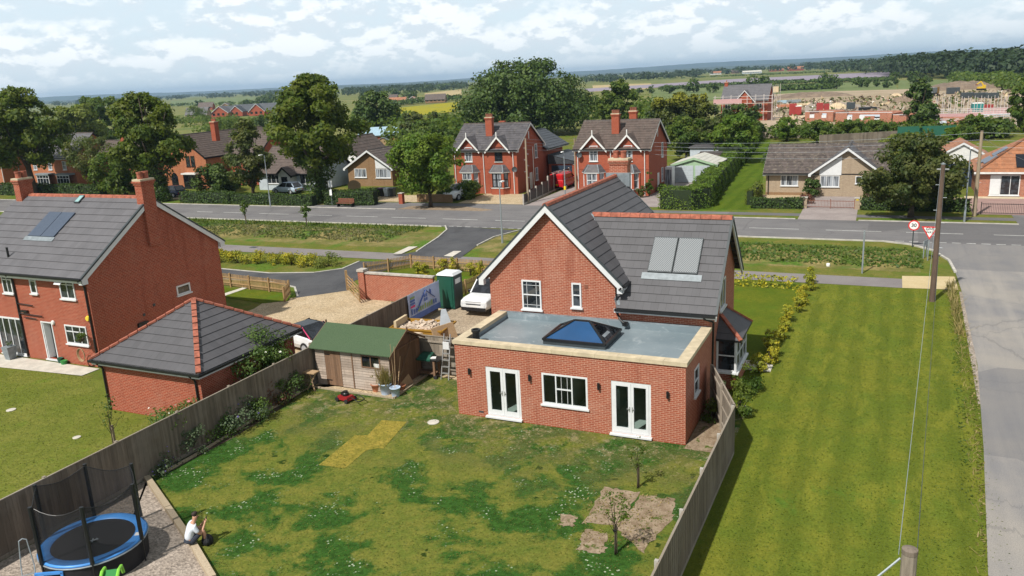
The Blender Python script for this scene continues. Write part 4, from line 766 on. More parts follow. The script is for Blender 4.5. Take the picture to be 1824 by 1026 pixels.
wp = MB().tube([(-5.6, -.08, 3.1), (-4.4, -.08, 3.05)], .025, 6); wp.tube([(-5.6, -.08, 2.55), (-3.8, -.08, 2.5)], .025, 6); wp.tube([(-5.3, -.08, 2.35), (-4.3, -.08, 2.32)], .025, 6); wp.box(-5.4, -4.9, -.14, -.02, 2.62, 2.74); wp.build('waste_pipes', 'black', H2)
MB().lathe((0, 0, 0), [(0, .08), (.1, .07), (.13, .0)], 10).build('wall_lamp', 'white_old', H2, loc=(-3.1, -.02, 2.2)).rotation_euler = (PI/2, 0, 0)
MB().lathe((0, 0, 0), [(0, .1), (.12, .09), (.15, .0)], 10).build('alarm_box', 'alarm', H2, loc=(-.32, -.02, 2.65)).rotation_euler = (PI/2, 0, 0)
window(H2, 'E', (0, 5.5, 2.4), 1.0, .55, (), (), .08); B(.0, .12, 2.55, 3.2, 1.35, 1.62).build('flue_box', 'black', H2); B(.0, .03, 3.75, 3.9, 2.25, 2.4).build('vent', 'dgrey', H2); B(.0, .03, 3.0, 3.15, 1.9, 2.05).build('vent', 'dgrey', H2)
# hipped garage
G1 = thing('brick_garage', 'square red brick garage with grey pyramid roof and red hip tiles', 'garage', (-15.35, -4.45, 0)); GW_, GD_ = 5.75, 5.95
B(0, GW_, 0, GD_, 0, 2.3).build('wall', 'brick', G1)
pr = MB(); e = .28; q4 = [(-e, -e, 2.42), (GW_+e, -e, 2.42), (GW_+e, GD_+e, 2.42), (-e, GD_+e, 2.42)]; ap = (GW_/2, GD_/2, 4.5)
for i in range(4): pr.slope(q4[i], q4[(i+1) % 4], ap, ap, 9, .03)
pro = pr.build('roof', 'tile', G1); hp = MB()
for i in range(4):
    for k in range(11):
        a = Vector(q4[i]).lerp(Vector(ap), k/11+.004)+Vector((0, 0, .07)); b = Vector(q4[i]).lerp(Vector(ap), (k+1)/11-.004)+Vector((0, 0, .05)); hp.beam(a, b, .21, .08)
hp.build('hip_tiles', 'terra', pro)
fb = MB(); gu = MB(); X1, Y1 = GW_+e, GD_+e
fb.box(-e+.03, X1-.03, -e, -e+.04, 2.2, 2.405); fb.box(-e+.03, X1-.03, Y1-.04, Y1, 2.2, 2.405); fb.box(-e, -e+.03, -e, Y1, 2.2, 2.405); fb.box(X1-.03, X1, -e, Y1, 2.2, 2.405)
gu.box(-e-.1, X1+.1, -e-.11, -e-.005, 2.31, 2.41); gu.box(X1+.005, X1+.11, -e, Y1, 2.31, 2.412); gu.box(-e-.11, -e-.005, -e, Y1, 2.31, 2.412)
fb.build('fascia', 'white', pro); gu.build('gutter', 'black', pro)
for x in (.1, GW_-.2): MB().tube([(x, -e-.05, 2.3), (x, -.1, 2.05), (x, -.07, 1.95), (x, -.07, .03)], .045, 8).build('downpipe', 'black', G1)
# ------------------------------------------------------------------ houses across the road
def semi(label, loc, tile, frames, barg='white_old', bigch=False):
    T = thing('red_brick_house', label, 'house', loc, 0, 'pair of red brick villas across the road'); Wd = 8.5
    gable_walls(MB(), -Wd, 0, 0, 8.1, 0, 5.25, 8.05, 'x', 3.9).build('wall', 'brick_old', T)
    gable_roof(T, -Wd-.3, .3, -.32, 8.45, 5.22, 8.15, 'x', 3.9, 12, tile, barge=barg, ridgem='tile_br', verge=False)
    B(-Wd-.02, .02, -.03, .0, 2.95, 3.05).build('string_course', 'brick_old', T)
    k = (8.15-5.22)/(3.9+.32)
    for i, (a, b, fr) in enumerate(((-7.93, -4.81, frames[0]), (-3.9, -.81, frames[1]))):
        c = (a+b)/2; zt = 6.75
        MB().prism([(a+.2, -.04, 5.2), (b-.2, -.04, 5.2), (c, -.04, zt-.05)], [(a+.2, 2, 5.2), (b-.2, 2, 5.2), (c, 2, zt-.05)]).build('gablet', 'brick_old', T)
        yb = (zt+.12-5.22)/k-.32; ro = MB()
        ro.slope((a-.1, .1, 5.2), (a-.1, -.4, 5.12), (c, -.4, zt+.12), (c, yb, zt+.12), 4, .02); ro.slope((b+.1, -.4, 5.12), (b+.1, .1, 5.2), (c, yb, zt+.12), (c, -.4, zt+.12), 4, .02)
        g = ro.build('gablet_roof', tile, T); bb = MB()
        for e in (a-.12, b+.12):
            p = [(e, 5.08), (c, zt+.1), (c, zt-.16), (e+(.05 if e < c else -.05), 4.84)]; bb.prism([(x, -.42, z) for x, z in p], [(x, -.36, z) for x, z in p])
        bb.box(c-.05, c+.05, -.43, -.36, zt-.1, zt+.6); bb.build('bargeboard', barg, g)
        window(T, 'S', (c-.5, 0, 3.85), 1.0, 1.75, (.5,) if fr == 'white' else (), ((.5, 0, 1),), .09, frame=fr, pane='curtain' if fr == 'white' else 'glass', sillm='white_old', label='dark framed upstairs sash window' if fr == 'black' else None)
        # canted bay
        q = [(c-1.25, 0), (c-.75, -.75), (c+.75, -.75), (c+1.25, 0)]
        def ring(s, z): return [(c+(x-c)*s, y*s if y else 0, z) for x, y in q]
        bay = MB().prism(ring(1, 0), ring(1, .75)).build('bay_base', 'brick_old', T)
        MB().prism(ring(1.06, .75), ring(1.06, .85)).build('sill', 'white_old', bay); MB().prism(ring(.97, .85), ring(.97, 2.62)).build('bay_glass', 'curtain', bay)
        for x, y in q[:4]: B(x-.13, x+.13, y-.06 if y else -.16, y+.14 if y else -.001, .85, 2.62).build('pier', 'brick_old', bay)
        fm = MB(); fm.box(c-.62, c-.53, -.77, -.71, .87, 2.6); fm.box(c+.53, c+.62, -.77, -.71, .87, 2.6); fm.box(c-.53, c+.53, -.77, -.71, .87, .98); fm.box(c-.53, c+.53, -.77, -.71, 2.5, 2.6); fm.box(c-.53, c+.53, -.765, -.715, 1.75, 1.83); fm.box(c-.04, c+.04, -.765, -.715, .98, 2.5)
        for sx in (-1, 1):
            e0 = Vector((c+sx*.82, -.66, 0)); e1 = Vector((c+sx*1.17, -.13, 0))
            for e in (e0, e1): fm.beam((e.x, e.y, .87), (e.x, e.y, 2.6), .08, .08, (1, 0, 0))
            for z in (.92, 1.78, 2.55): fm.beam((e0.x, e0.y, z), (e1.x, e1.y, z), .07, .08)
        fm.build('bay_frame', fr, bay)
        rr = MB(); lo = ring(1.16, 2.66); hi = [(c-.8, -.01, 3.5), (c-.5, -.25, 3.5), (c+.5, -.25, 3.5), (c+.8, -.01, 3.5)]
        for j in range(3): rr.slope(lo[j], lo[j+1], hi[j+1], hi[j], 4, .015)
        rr.face(hi); rb = rr.build('bay_roof', 'tile_old', bay); MB().prism(ring(1.16, 2.58), ring(1.17, 2.67)).build('gutter', barg, rb)
        fh = MB()
        for j in (1, 2): fh.beam(lo[j], hi[j], .1, .06)
        fh.build('hip_flashing', 'lead', rb)
    for x in (-Wd+.25, -4.35, -.45): MB().tube([(x, -.1, 5.1), (x, -.06, .05)], .05, 6).build('downpipe', barg, T)
    chimney(T, -4.35, 2.1, 5.7, 9.0, .85, .6, 4, 'x', 'brick_old', potm='rust')
    if bigch: chimney(T, -3.2, 5.2, 6.6, 9.1, .85, .6, 3, 'x', 'brick_old', potm='rust')
    else: B(-4.6, -3.8, 5.2, 5.7, 6.6, 8.3).build('chimney', 'brick_old', T)
    window(T, 'E', (0, 5.4, 3.7), .8, 1.7, (), ((.5, 0, 1),), frame='white', pane='curtain'); window(T, 'E', (0, 5.4, .9), .8, 1.6, (), ((.5, 0, 1),), pane='curtain'); B(-.02, .03, 3.6, 4.4, .1, 2.1).build('side_door', 'white_old', T); B(-.02, .02, 3.7, 3.9, 6.2, 7.1).build('attic_window', 'white_old', T)
    d = MB().lathe((0, 0, 0), [(0, 0), (.2, .03), (.32, .12), (.33, .14), (.2, .06), (0, .03)], 14).build('satellite_dish', 'dgrey', T, (-.2 if not bigch else -Wd+.5, -.3, 2.95 if not bigch else 4.6)); d.rotation_euler = (PI/2.3, 0, .3)
    return T
SA = semi('left red brick villa pair, with slate roof, dark framed window and gravel forecourt', (-24.2, 60.4, 0), 'tile_old', ('white', 'black'))
SB = semi('right red brick villa pair, with brown tiled roof and all white windows', (-8.3, 60.4, 0), 'tile_br', ('white', 'white'), bigch=True)
# rear wing and side extension of the left pair
B(-6, -.2, 8.0, 15.5, 0, 4.6).build('rear_wing', 'brick_old', SA); gable_roof(SA, -6.3, .6, 8.0, 15.8, 4.55, 6.6, 'y', -2.8, 8, 'tile_sl', barge=None, ridgem='tile_sl', verge=False, name='rear_roof')
GX = thing('garage_annexe', 'single storey brick garage annexe with dark slate roof and dark door behind red van', 'garage', (-24.1, 70, 0))
B(0, 4.4, 0, 7, 0, 2.6).build('wall', 'brick_old', GX); mr_ = MB(); mr_.slope((0, -.2, 3.7), (4.8, -.2, 2.6), (4.8, 7.2, 2.6), (0, 7.2, 3.7), 8, .02); mr_.face([(-.02, -.15, 2.5), (4.6, -.15, 2.5), (4.6, -.15, 2.58), (-.02, -.15, 3.65)]); mr_.build('roof', 'tile_sl', GX); B(.4, 3.2, -.04, .01, .05, 2.3).build('garage_door', 'dark_blue_door', GX)
# brown brick bungalow left, with white cladding
def bungalow(name, label, loc, w, d, ze, zr, rp, wall, tile, cl=None, wins=(), barg='white', ridge='y', n=9, clh=2.2, fr='white', rm='tile_br'):
    T = thing(name, label, 'bungalow', loc); gable_walls(MB(), 0, w, 0, d, 0, ze, zr-.08, ridge, rp).build('wall', wall, T)
    if ridge == 'y': gable_roof(T, -.4, w+.4, -.45, d+.3, ze-.12, zr, 'y', rp, n, tile, barge=barg, ridgem=rm, verge=False)
    else: gable_roof(T, -.3, w+.3, -.4, d+.4, ze-.12, zr, 'x', rp, n, tile, barge=barg, ridgem=rm, verge=False)
    if cl:
        mb = MB(); mb.prism([(x, -.05, z) for x, z in cl], [(x, .02, z) for x, z in cl]); c = mb.build('cladding', 'white', T)
    for x, z, ww, hh, vs, pn in wins: window(T, 'S', (x, 0, z), ww, hh, vs, (), .07, pane=pn, frame=fr)
    return T
y = 58.37
BB = bungalow('bungalow', 'small brown brick bungalow with white gable cladding behind wheelie bins', (-52.3, 65.7, 0), 6.6, 9, 2.4, 4.55, 3.4, 'brick_brown', 'tile_moss', [(4.25, 2.25), (6.35, 2.25), (6.35, 2.6), (4.25, 3.9)], [(1.0, 1.1, 1.8, 1.1, (.35, .7), 'curtain'), (4.2, 1.05, 2.2, 1.15, (.25, .75), 'curtain')])
B(6.7, 9.5, 1.5, 9, 0, 2.4).build('side_wing', 'brick_brown', BB); gable_roof(BB, 6.4, 9.8, 1.2, 9.2, 2.35, 3.6, 'x', 5.2, 7, 'tile_moss', barge='white', ridgem='tile_br', verge=False); BB.scale = (1.085, 1.085, 1.085)
# dark roofed bungalow behind the big lime tree
DB = thing('bungalow', 'bungalow with dark brown roof, white end wall and little porch behind the tall lime', 'bungalow', (-64.0, 60.9, 0))
gable_walls(MB(), 0, 10.0, 0, 8, 0, 2.4, 5.6, 'x').build('wall', 'render_grey', DB); gable_roof(DB, -.3, 10.3, -.4, 8.4, 2.3, 5.7, 'x', None, 10, 'tile_br', barge='black', ridgem='tile_br', verge=False)
dx0, dx1 = inter(72, 582, 320)[0]+64, inter(72, 648, 320)[0]+64; gable_walls(MB(), dx0, dx1, 11.1, 19, 0, 2.9, 6.0, 'y').build('side_wing', 'white_old', DB); gable_roof(DB, dx0-.3, dx1+.3, 10.7, 19.3, 2.8, 6.15, 'y', None, 8, 'tile_br', barge='black', ridgem='tile_br', verge=False); B(8, dx0+.2, 6, 18, 0, 2.4).build('link_wall', 'white_old', DB)
gable_walls(MB(), 4.6, 6.6, -1.3, .1, 0, 2.3, 3.2, 'y').build('porch', 'white_old', DB); gable_roof(DB, 4.2, 7.0, -1.6, .5, 2.2, 3.35, 'y', None, 4, 'tile_br', barge='black', ridgem=None, verge=False)
B(5.1, 6.1, -1.32, -1.28, .05, 2.0).build('front_door', 'glassd', DB)
window(DB, 'S', (1.5, 0, .9), 2.4, 1.3, (.33, .66), ()); window(DB, 'S', (7.2, 0, .9), 1.8, 1.3, (.5,), ())
# two storey house, gable to the road, right of the second tree
RL = thing('brick_house', 'red brick house with gabled front, arched doorway and dark roof beyond the second tree', 'house', (-82.6, 61.6, 0))
gable_walls(MB(), 0, 8.6, 0, 17, 0, 4.6, 7.6, 'y').build('wall', 'brick_orange', RL); gable_roof(RL, -.3, 8.9, -.3, 17.3, 4.5, 7.75, 'y', None, 12, 'tile_br', barge='black', ridgem='tile_br', verge=False)
gable_walls(MB(), 8.4, 15.0, 4, 11.5, 0, 4.6, 7.6, 'x').build('cross_wing', 'brick_old', RL); gable_roof(RL, 8, 15.3, 3.7, 11.8, 4.5, 7.75, 'x', None, 12, 'tile_br', barge='black', ridgem='tile_br', verge=False)
for x in (1.2, 4.8, 5.75): window(RL, 'S', (x, 0, 3.2), .75, 1.5, (), (), .08, frame='black')
MB().prism([(1.4, -.03, .05), (2.7, -.03, .05), (2.7, -.03, 1.7), (2.4, -.03, 2.15), (2.05, -.03, 2.3), (1.7, -.03, 2.15), (1.4, -.03, 1.7)], [(1.4, .01, .05), (2.7, .01, .05), (2.7, .01, 1.7), (2.4, .01, 2.15), (2.05, .01, 2.3), (1.7, .01, 2.15), (1.4, .01, 1.7)]).build('arched_door', 'glassd', RL)
bw_ = B(4.6, 7.0, -.8, 0, 0, 2.1).build('bay_window', 'glassd', RL); B(4.4, 7.2, -1, 0, 2.1, 2.3).build('canopy', 'white_old', bw_); chimney(RL, 8.2, 3, 6.6, 9.4, .8, .8, 3, 'x', 'brick_old')
for x in (10.2, 12.8): window(RL, 'S', (x, 4, 3.0), 1.1, 1.5, (.5,), ()); window(RL, 'S', (x, 4, .9), 1.2, 1.3, (.5,), ())
# house behind the left trees with white bay windows
RM = thing('brick_house', 'red brick house with white bay windows behind the leftmost tree', 'house', (-109, 58.8, 0))
gable_walls(MB(), 0, 11, 0, 8, 0, 4.9, 8.2, 'x').build('wall', 'brick_orange', RM); gable_roof(RM, -.3, 11.3, -.3, 8.3, 4.8, 8.35, 'x', None, 12, 'tile_l', barge=None, ridgem='tile_br', verge=False)
gable_walls(MB(), 11, 21, 3, 9, 0, 4.4, 6.8, 'x').build('side_wing', 'brick_old', RM); gable_roof(RM, 10.9, 21.3, 2.7, 9.3, 4.3, 6.95, 'x', None, 9, 'tile_br', barge=None, ridgem='tile_br', verge=False)
chimney(RM, 16, 5.5, 6, 9.0, .8, .8, 2, 'x', 'brick_old')
for x in (1.5, 5, 8.3): window(RM, 'S', (x, 0, 3.0), .85, 1.35, (), ((.5, 0, 1),), pane='curtain')
for x in (3.2, 7.8):
    b = B(x, x+2.8, -1, 0, 0, .75).build('bay_base', 'brick_orange', RM); window(b, 'S', (x+.02, -.98, .78), 2.76, 1.5, (.25, .5, .75), ((.68, 0, 1),), .09); B(x-.15, x+2.95, -1.15, 0, 2.3, 2.55).build('bay_roof', 'lead', b)
RN = thing('brick_house', 'red brick house at the far left edge, mostly hidden by the leftmost tree', 'house', (-124, 57, 0))
gable_walls(MB(), 0, 11.5, 0, 8, 0, 4.9, 8.0, 'x').build('wall', 'brick_orange', RN); gable_roof(RN, -.3, 11.8, -.3, 8.3, 4.8, 8.1, 'x', None, 10, 'tile_br', barge=None, ridgem='tile_br', verge=False)
window(RN, 'S', (8.4, 0, .9), 1.8, 1.5, (.5,), ()); window(RN, 'S', (8.4, 0, 3.2), 1.2, 1.3, (.5,), ()); MB().tube([(11.4, -.06, 4.8), (11.4, -.06, .1)], .06, 6).build('downpipe', 'white_old', RN)
# bungalow right of the mown strip
BC = thing('bungalow', 'buff brick bungalow with lichened brown roof and white clad front gable', 'bungalow', (3.9, 62.4, 0))
gable_walls(MB(), 0, 12, 0, 8.6, 0, 2.45, 4.8, 'x').build('wall', 'brick_buff', BC); B(-.02, 12.02, -.02, 8.62, 0, .3).build('plinth', 'brick_brown', BC)
gable_roof(BC, -.3, 12, -.45, 9.0, 2.35, 4.95, 'x', None, 10, 'tile_moss', barge='white', ridgem='tile_moss', verge=False)
gw = MB(); gable_walls(gw, 4.9, 10.7, -.55, 7, 0, 2.6, 4.75, 'y', 8.0); gw.build('front_gable', 'brick_buff', BC); gable_roof(BC, 4.3, 11.5, -1.0, 7.2, 2.35, 5.0, 'y', 8.0, 10, 'tile_old', barge='white', ridgem='tile_moss', verge=False)
cl = [(5.35, 2.2), (7.45, 2.2), (7.45, 4.15), (5.35, 2.75)]; MB().prism([(x, -.6, z) for x, z in cl], [(x, -.54, z) for x, z in cl]).build('cladding', 'white', BC)
window(BC, 'S', (1.5, 0, 1.0), 1.75, 1.12, (.33, .66), (), pane='curtain'); window(BC, 'S', (5.45, -.55, 1.0), 1.85, 1.15, (.33, .66), (), pane='curtain'); window(BC, 'S', (8.8, -.55, 1.35), 1.2, .75, (.5,), ())
MB().tube([(.25, -.4, 2.3), (.25, -.06, 2.1), (.25, -.06, .05)], .05, 6).build('downpipe', 'black', BC)
# right edge bungalow with solar panels
BR = thing('bungalow', 'red brick bungalow with orange hipped roof and black solar panels at the right edge', 'bungalow', (23.7, 63.1, 0))
B(0, 14, 0, 9, 0, 2.45).build('wall', 'brick_mix', BR); hr = MB(); e = .35; z0, z1 = 2.4, 5.4
hr.slope((-e, -e, z0), (14+e, -e, z0), (9.6, 4.5, z1), (4.4, 4.5, z1), 10); hr.slope((14+e, -e, z0), (14+e, 9+e, z0), (9.6, 4.5, z1), (9.6, 4.5, z1), 10); hr.slope((14+e, 9+e, z0), (-e, 9+e, z0), (4.4, 4.5, z1), (9.6, 4.5, z1), 10); hr.slope((-e, 9+e, z0), (-e, -e, z0), (4.4, 4.5, z1), (4.4, 4.5, z1), 10)
hro = hr.build('roof', 'tile_or', BR); B(-e-.1, 14+e, -e-.1, -e, 2.25, 2.42).build('gutter', 'white_old', hro); MB().beam((-e, -e, z0+.05), (4.4, 4.5, z1+.05), .26, .1).build('hip_tiles', 'tile_or', hro)
kk = (z1-z0)/(4.5+e)
for x0, x1, y0, y1 in ((3.1, 8.5, .2, 1.9), (4.9, 8.5, 2.0, 3.6)):
    MB().prism([(x, y-.05, z0+(y+e)*kk+.06) for x, y in ((x0, y0), (x1, y0), (x1, y1), (x0, y1))], [(x, y-.07, z0+(y+e)*kk+.11) for x, y in ((x0, y0), (x1, y0), (x1, y1), (x0, y1))]).build('solar_panel', 'pv', BR)
kq = (z1-z0)/(4.4+e)
for y0, y1, a, b in ((1.4, 3.0, .5, 1.6), (3.2, 5.0, 1.4, 2.6), (3.0, 4.6, .1, 1.2)):
    MB().prism([(x, y, z0+(x+e)*kq+.06) for x, y in ((a, y0), (a, y1), (b, y1), (b, y0))], [(x, y, z0+(x+e)*kq+.12) for x, y in ((a, y0), (a, y1), (b, y1), (b, y0))]).build('solar_panel', 'solar', BR)
window(BR, 'S', (1.0, 0, .15), 2.5, 1.95, (.36, .68), (), .08, name='patio_door'); B(1.08, 1.86, -.05, -.03, .25, 2.02).build('blind', 'white', BR); B(-.16, -.001, .5, .9, .9, 1.6).build('meter_box', 'white_old', BR)
OB = thing('outbuilding', 'outbuilding with pinkish roof and white side left of the orange roofed bungalow', 'outbuilding', (20.6, 76, 0)); gable_walls(MB(), 0, 5, 0, 6, 0, 2.6, 4.0, 'y').build('wall', 'white_old', OB); gable_roof(OB, -.2, 5.2, -.2, 6.2, 2.55, 4.1, 'y', None, 7, 'tile_or', barge='white', ridgem=None, verge=False)
tag(B(20.3, 24, 69.95, 70.05, 0, 2.4).build('boarded_screen', 'dark_blue_door'), 'tall dark blue boarded screen beside the right edge bungalow', 'fence')
# green double garage and sheds
GG = thing('double_garage', 'pale green double garage with two grey shutter doors behind the clipped hedge', 'garage', (-8.4, 71.6, 0))
gable_walls(MB(), 0, 5.3, 0, 6, 0, 2.2, 2.95, 'y').build('wall', 'garage_green', GG); gable_roof(GG, -.2, 5.5, -.2, 6.2, 2.2, 3.05, 'y', None, 5, 'asbestos', barge='garage_green', ridgem=None, verge=False)
for x0 in (.2, 2.8):
    sh = MB()
    for i in range(7): sh.box(x0, x0+2.35, -.05-.01*(i % 2), .0, .05+i*.29, .05+i*.29+.28)
    sh.build('shutter_door', 'shutter', GG)
S1 = thing('garden_shed', 'pale blue grey shed with flat dark roof behind the green garage', 'shed', (*P(1229, 296)[:2], 0)); B(0, 4.2, 0, 4, 0, 2.5).build('wall', 'render_grey', S1); B(-.2, 4.4, -.2, 4.2, 2.5, 2.7).build('roof', 'tile_old', S1)
S2 = thing('greenhouse', 'small lean-to greenhouse with brown roof beside the pale shed', 'greenhouse', (*P(1243, 306)[:2], 0)); B(0, 2.6, 0, 2.4, 0, 1.8).build('wall', 'sheet_blue', S2); MB().prism([(-.2, -.2, 1.8), (2.8, -.2, 1.8), (2.8, 2.6, 2.4), (-.2, 2.6, 2.4)], [(-.2, -.2, 1.9), (2.8, -.2, 1.9), (2.8, 2.6, 2.5), (-.2, 2.6, 2.5)]).build('roof', 'tile_br', S2)
CN = thing('plastic_porch', 'white plastic side porch between the right villa and green garage', 'porch', (-8.25, 67.2, 0)); B(0, .9, 0, 1.2, 0, 2.4).build('wall', 'white', CN); B(.1, .8, -.03, 0, .2, 2.1).build('door', 'curtain', CN)
PA = tag(MB().lathe((0, 0, 0), [(.28, 0), (.3, .1), (.08, 2.2), (.03, 2.4), (0, 2.45)], 12).build('closed_parasol', 'white', loc=(-7.2, 78, 0)), 'closed white parasol behind the green garage', 'parasol')
BS = thing('barn', 'low barn with pale blue sheet roof behind the dark bungalow', 'barn', (*P(640, 262)[:2], 0), .35); gable_walls(MB(), 0, 9, 0, 6, 0, 2.4, 4, 'x').build('wall', 'brick_old', BS); gable_roof(BS, -.2, 9.2, -.2, 6.2, 2.35, 4.1, 'x', None, 5, 'sheet_blue', barge=None, ridgem=None, verge=False)
p = P(672, 268); WS = thing('garden_shed', 'weathered wooden garden shed beside the blue spruce', 'shed', (p[0], p[1], 0), .5); gable_walls(MB(), 0, 2.6, 0, 2.4, 0, 1.9, 2.5, 'y').build('wall', 'plank', WS); gable_roof(WS, -.1, 2.7, -.1, 2.5, 1.88, 2.6, 'y', None, 3, 'lead', barge=None, ridgem=None, verge=False)
p = P(640, 268); tag(MB().prism([(0, 0, 0), (4, 0, 0), (4, 2.2, 0), (0, 2.2, 0)], [(0, .4, 1.1), (4, .4, 1.1), (4, 1.8, 1.1), (0, 1.8, 1.1)]).build('covered_trailer', 'teal', loc=(p[0]-2, p[1]-1, 0)), 'teal tarpaulin cover in front of the pale blue barn', 'tarpaulin')
# ------------------------------------------------------------------ fences, walls
def fence(name, label, a, b, h=1.85, mat='fence', side=1, group=None, gravelboard=True, posts=True, pm='fence_l', bw=.105, rails=3, pstep=2.6, pmat=None):
    """close boarded fence; boards on the side = +1 left of a->b, rails and posts on the other"""
    a = Vector((a[0], a[1], 0)); b = Vector((b[0], b[1], 0)); d = (b-a).normalized(); L = (b-a).length; s = Vector((-d.y, d.x, 0))*side; T = thing(name, label, 'fence', tuple(a), 0, group); rg = random.Random(int(L*100))
    mb = MB(); k = int(L/bw)
    for i in range(k):
        u = L*(i+.5)/k; w = L/k*1.06; o = s*(.02+.008*(i % 2)); c = d*u+o; hh = h+rg.uniform(-.008, .008); q = d*w/2; t = s*.009
        mb.hexa([tuple(c-q-t+Vector((0, 0, .16))), tuple(c+q-t+Vector((0, 0, .16))), tuple(c+q+t+Vector((0, 0, .16))), tuple(c-q+t+Vector((0, 0, .16))), tuple(c-q-t+Vector((0, 0, hh))), tuple(c+q-t+Vector((0, 0, hh))), tuple(c+q+t+Vector((0, 0, hh))), tuple(c-q+t+Vector((0, 0, hh)))])
    mb.build('boards', mat, T)
    g = MB().beam(tuple(s*.015+Vector((0, 0, .075))), tuple(d*L+s*.015+Vector((0, 0, .075))), .035, .15); g.build('gravel_board', pm, T)
    cp = MB().beam(tuple(s*.015+Vector((0, 0, h+.02))), tuple(d*L+s*.015+Vector((0, 0, h+.02))), .06, .03); cp.build('capping', pm, T)
    rl = MB()
    for i in range(rails): z = .3+(h-.55)*i/(rails-1); rl.beam(tuple(-s*.03+Vector((0, 0, z))), tuple(d*L-s*.03+Vector((0, 0, z))), .05, .08)
    rl.build('rail', pm, T); n = max(1, round(L/pstep))
    for i in range(n+1):
        c = d*(L*i/n)-s*.04; B(-.05, .05, -.05, .05, 0, h+.06).build('post', pmat or pm, T, loc=(c.x, c.y, 0))
    return T
fence('boarded_fence', 'long dark close boarded fence between back lawn and neighbour garden', (-8.15, -18), (-8.2, 1.2), 1.85, 'fence', -1)
fence('boarded_fence', 'dark close boarded fence carrying the banner between gravel drive and yard', (-8.45, 1.3), (-8.6, 13.4), 1.85, 'fence', -1)
fence('boarded_fence', 'boarded fence with rails showing, between garden shed and house extension', (-5.1, 3.95), (-.05, 3.95), 1.85, 'fence_l', 1)
fence('boarded_fence', 'long grey boarded fence running from the extension to the viewer beside the mown field', (11.12, -18), (11.25, -.15), 1.85, 'fence', -1, pmat='conc')
fence('boarded_fence', 'short angled boarded fence closing the gap beside the extension', (11.25, -.1), (9.75, 3.7), 1.85, 'fence_l', -1)
p0 = P(640, 540); fence('boarded_fence', 'low boarded fence stub behind the white car', (-9.6, .5), (-8.4, .55), 1.0, 'fence_l', 1, rails=2)
def picket(label, a, b, h=.95, step=.12, mat='picket', posts=2.0, name='picket_fence', hedgeposts=True):
    a = Vector((a[0], a[1], 0)); b = Vector((b[0], b[1], 0)); d = (b-a).normalized(); L = (b-a).length; s = Vector((-d.y, d.x, 0)); T = thing(name, label, 'fence', tuple(a), 0, 'new picket fences'); mb = MB(); k = int(L/step)
    for i in range(k):
        c = d*(L*(i+.5)/k)+s*.03; mb.beam(tuple(c+Vector((0, 0, .08))), tuple(c+Vector((0, 0, h+(0 if i % 2 else .015)))), .065, .02, tuple(s))
    mb.build('pickets', mat, T); r = MB()
    for z in (.3, h-.25): r.beam((0, 0, z), tuple(d*L+Vector((0, 0, z))), .04, .08)
    r.build('rail', mat, T); n = max(1, round(L/posts))
    for i in range(n+1):
        c = d*(L*i/n)-s*.03; B(-.05, .05, -.05, .05, 0, h+.08).build('post', mat, T, loc=(c.x, c.y, 0))
    return T
q = [P(380, 507), P(517, 525), P(526, 534)]
picket('picket fence beside the dark inner drive at left', q[0], q[1]); picket('short return of the left picket fence ending at the gravel', q[1], (q[1][0]+.9, q[1][1]-1.6))
q1, q2, q3 = P(650, 492), P(733, 477), P(900, 493)
picket('picket fence running from the brick garden wall up to the footpath corner', q1, q2); picket('picket fence along the footpath in front of yellow shrubs', q2, (q3[0], q2[1]-.6)); picket('picket fence running back beside the white pickup', (-9.0, 15.2), (-8.0, 23.6))
sheet('front_garden', [q1[:2], q2[:2], (-4, q2[1]-.8), (-4, 16.3), (-9, 15.3)], 'lawn_g', 0.022)
sheet('front_grass', [P(383, 527)[:2], P(395, 512)[:2], P(512, 522)[:2], P(516, 536)[:2], P(470, 541)[:2], P(400, 530)[:2]], 'lawn_g', 0.027)
wa, wb = P(646, 483, 1.85), P(772, 491, 1.85)
GW = thing('brick_wall', 'red brick garden wall with pale coping and a square end pier', 'wall', (wa[0], wa[1], 0), math.atan2(wb[1]-wa[1], wb[0]-wa[0])); Lw = math.hypot(wb[0]-wa[0], wb[1]-wa[1])
B(.2, Lw, -.11, .11, 0, 1.72).build('wall', 'brick_ext', GW); B(.225, Lw+.03, -.17, .17, 1.72, 1.82).build('coping', 'conc', GW); pi = B(-.25, .2, -.23, .23, 0, 1.85).build('pier', 'brick_ext', GW); B(-.3, .22, -.28, .28, 1.85, 2.0).build('pier_cap', 'conc', pi)
ga, gb_ = P(620, 518), P(641, 541); GT = thing('five_bar_gate', 'open wooden five bar gate standing at the end of the brick garden wall', 'gate', (ga[0], ga[1], 0), math.atan2(gb_[1]-ga[1], gb_[0]-ga[0])); Lg = math.hypot(gb_[0]-ga[0], gb_[1]-ga[1]); gm = MB()
for i in range(5): gm.beam((0, 0, .2+i*.23), (Lg, 0, .2+i*.23), .03, .09)
for x in (0, Lg*.5, Lg): gm.beam((x, .02, .1), (x, .02, 1.25), .08, .04, (1, 0, 0))
gm.beam((0, -.02, .2), (Lg, -.02, 1.1), .03, .08); gm.build('bars', 'picket', GT); B(-.2, -.06, -.07, .07, 0, 1.4).build('gate_post', 'picket', GT)
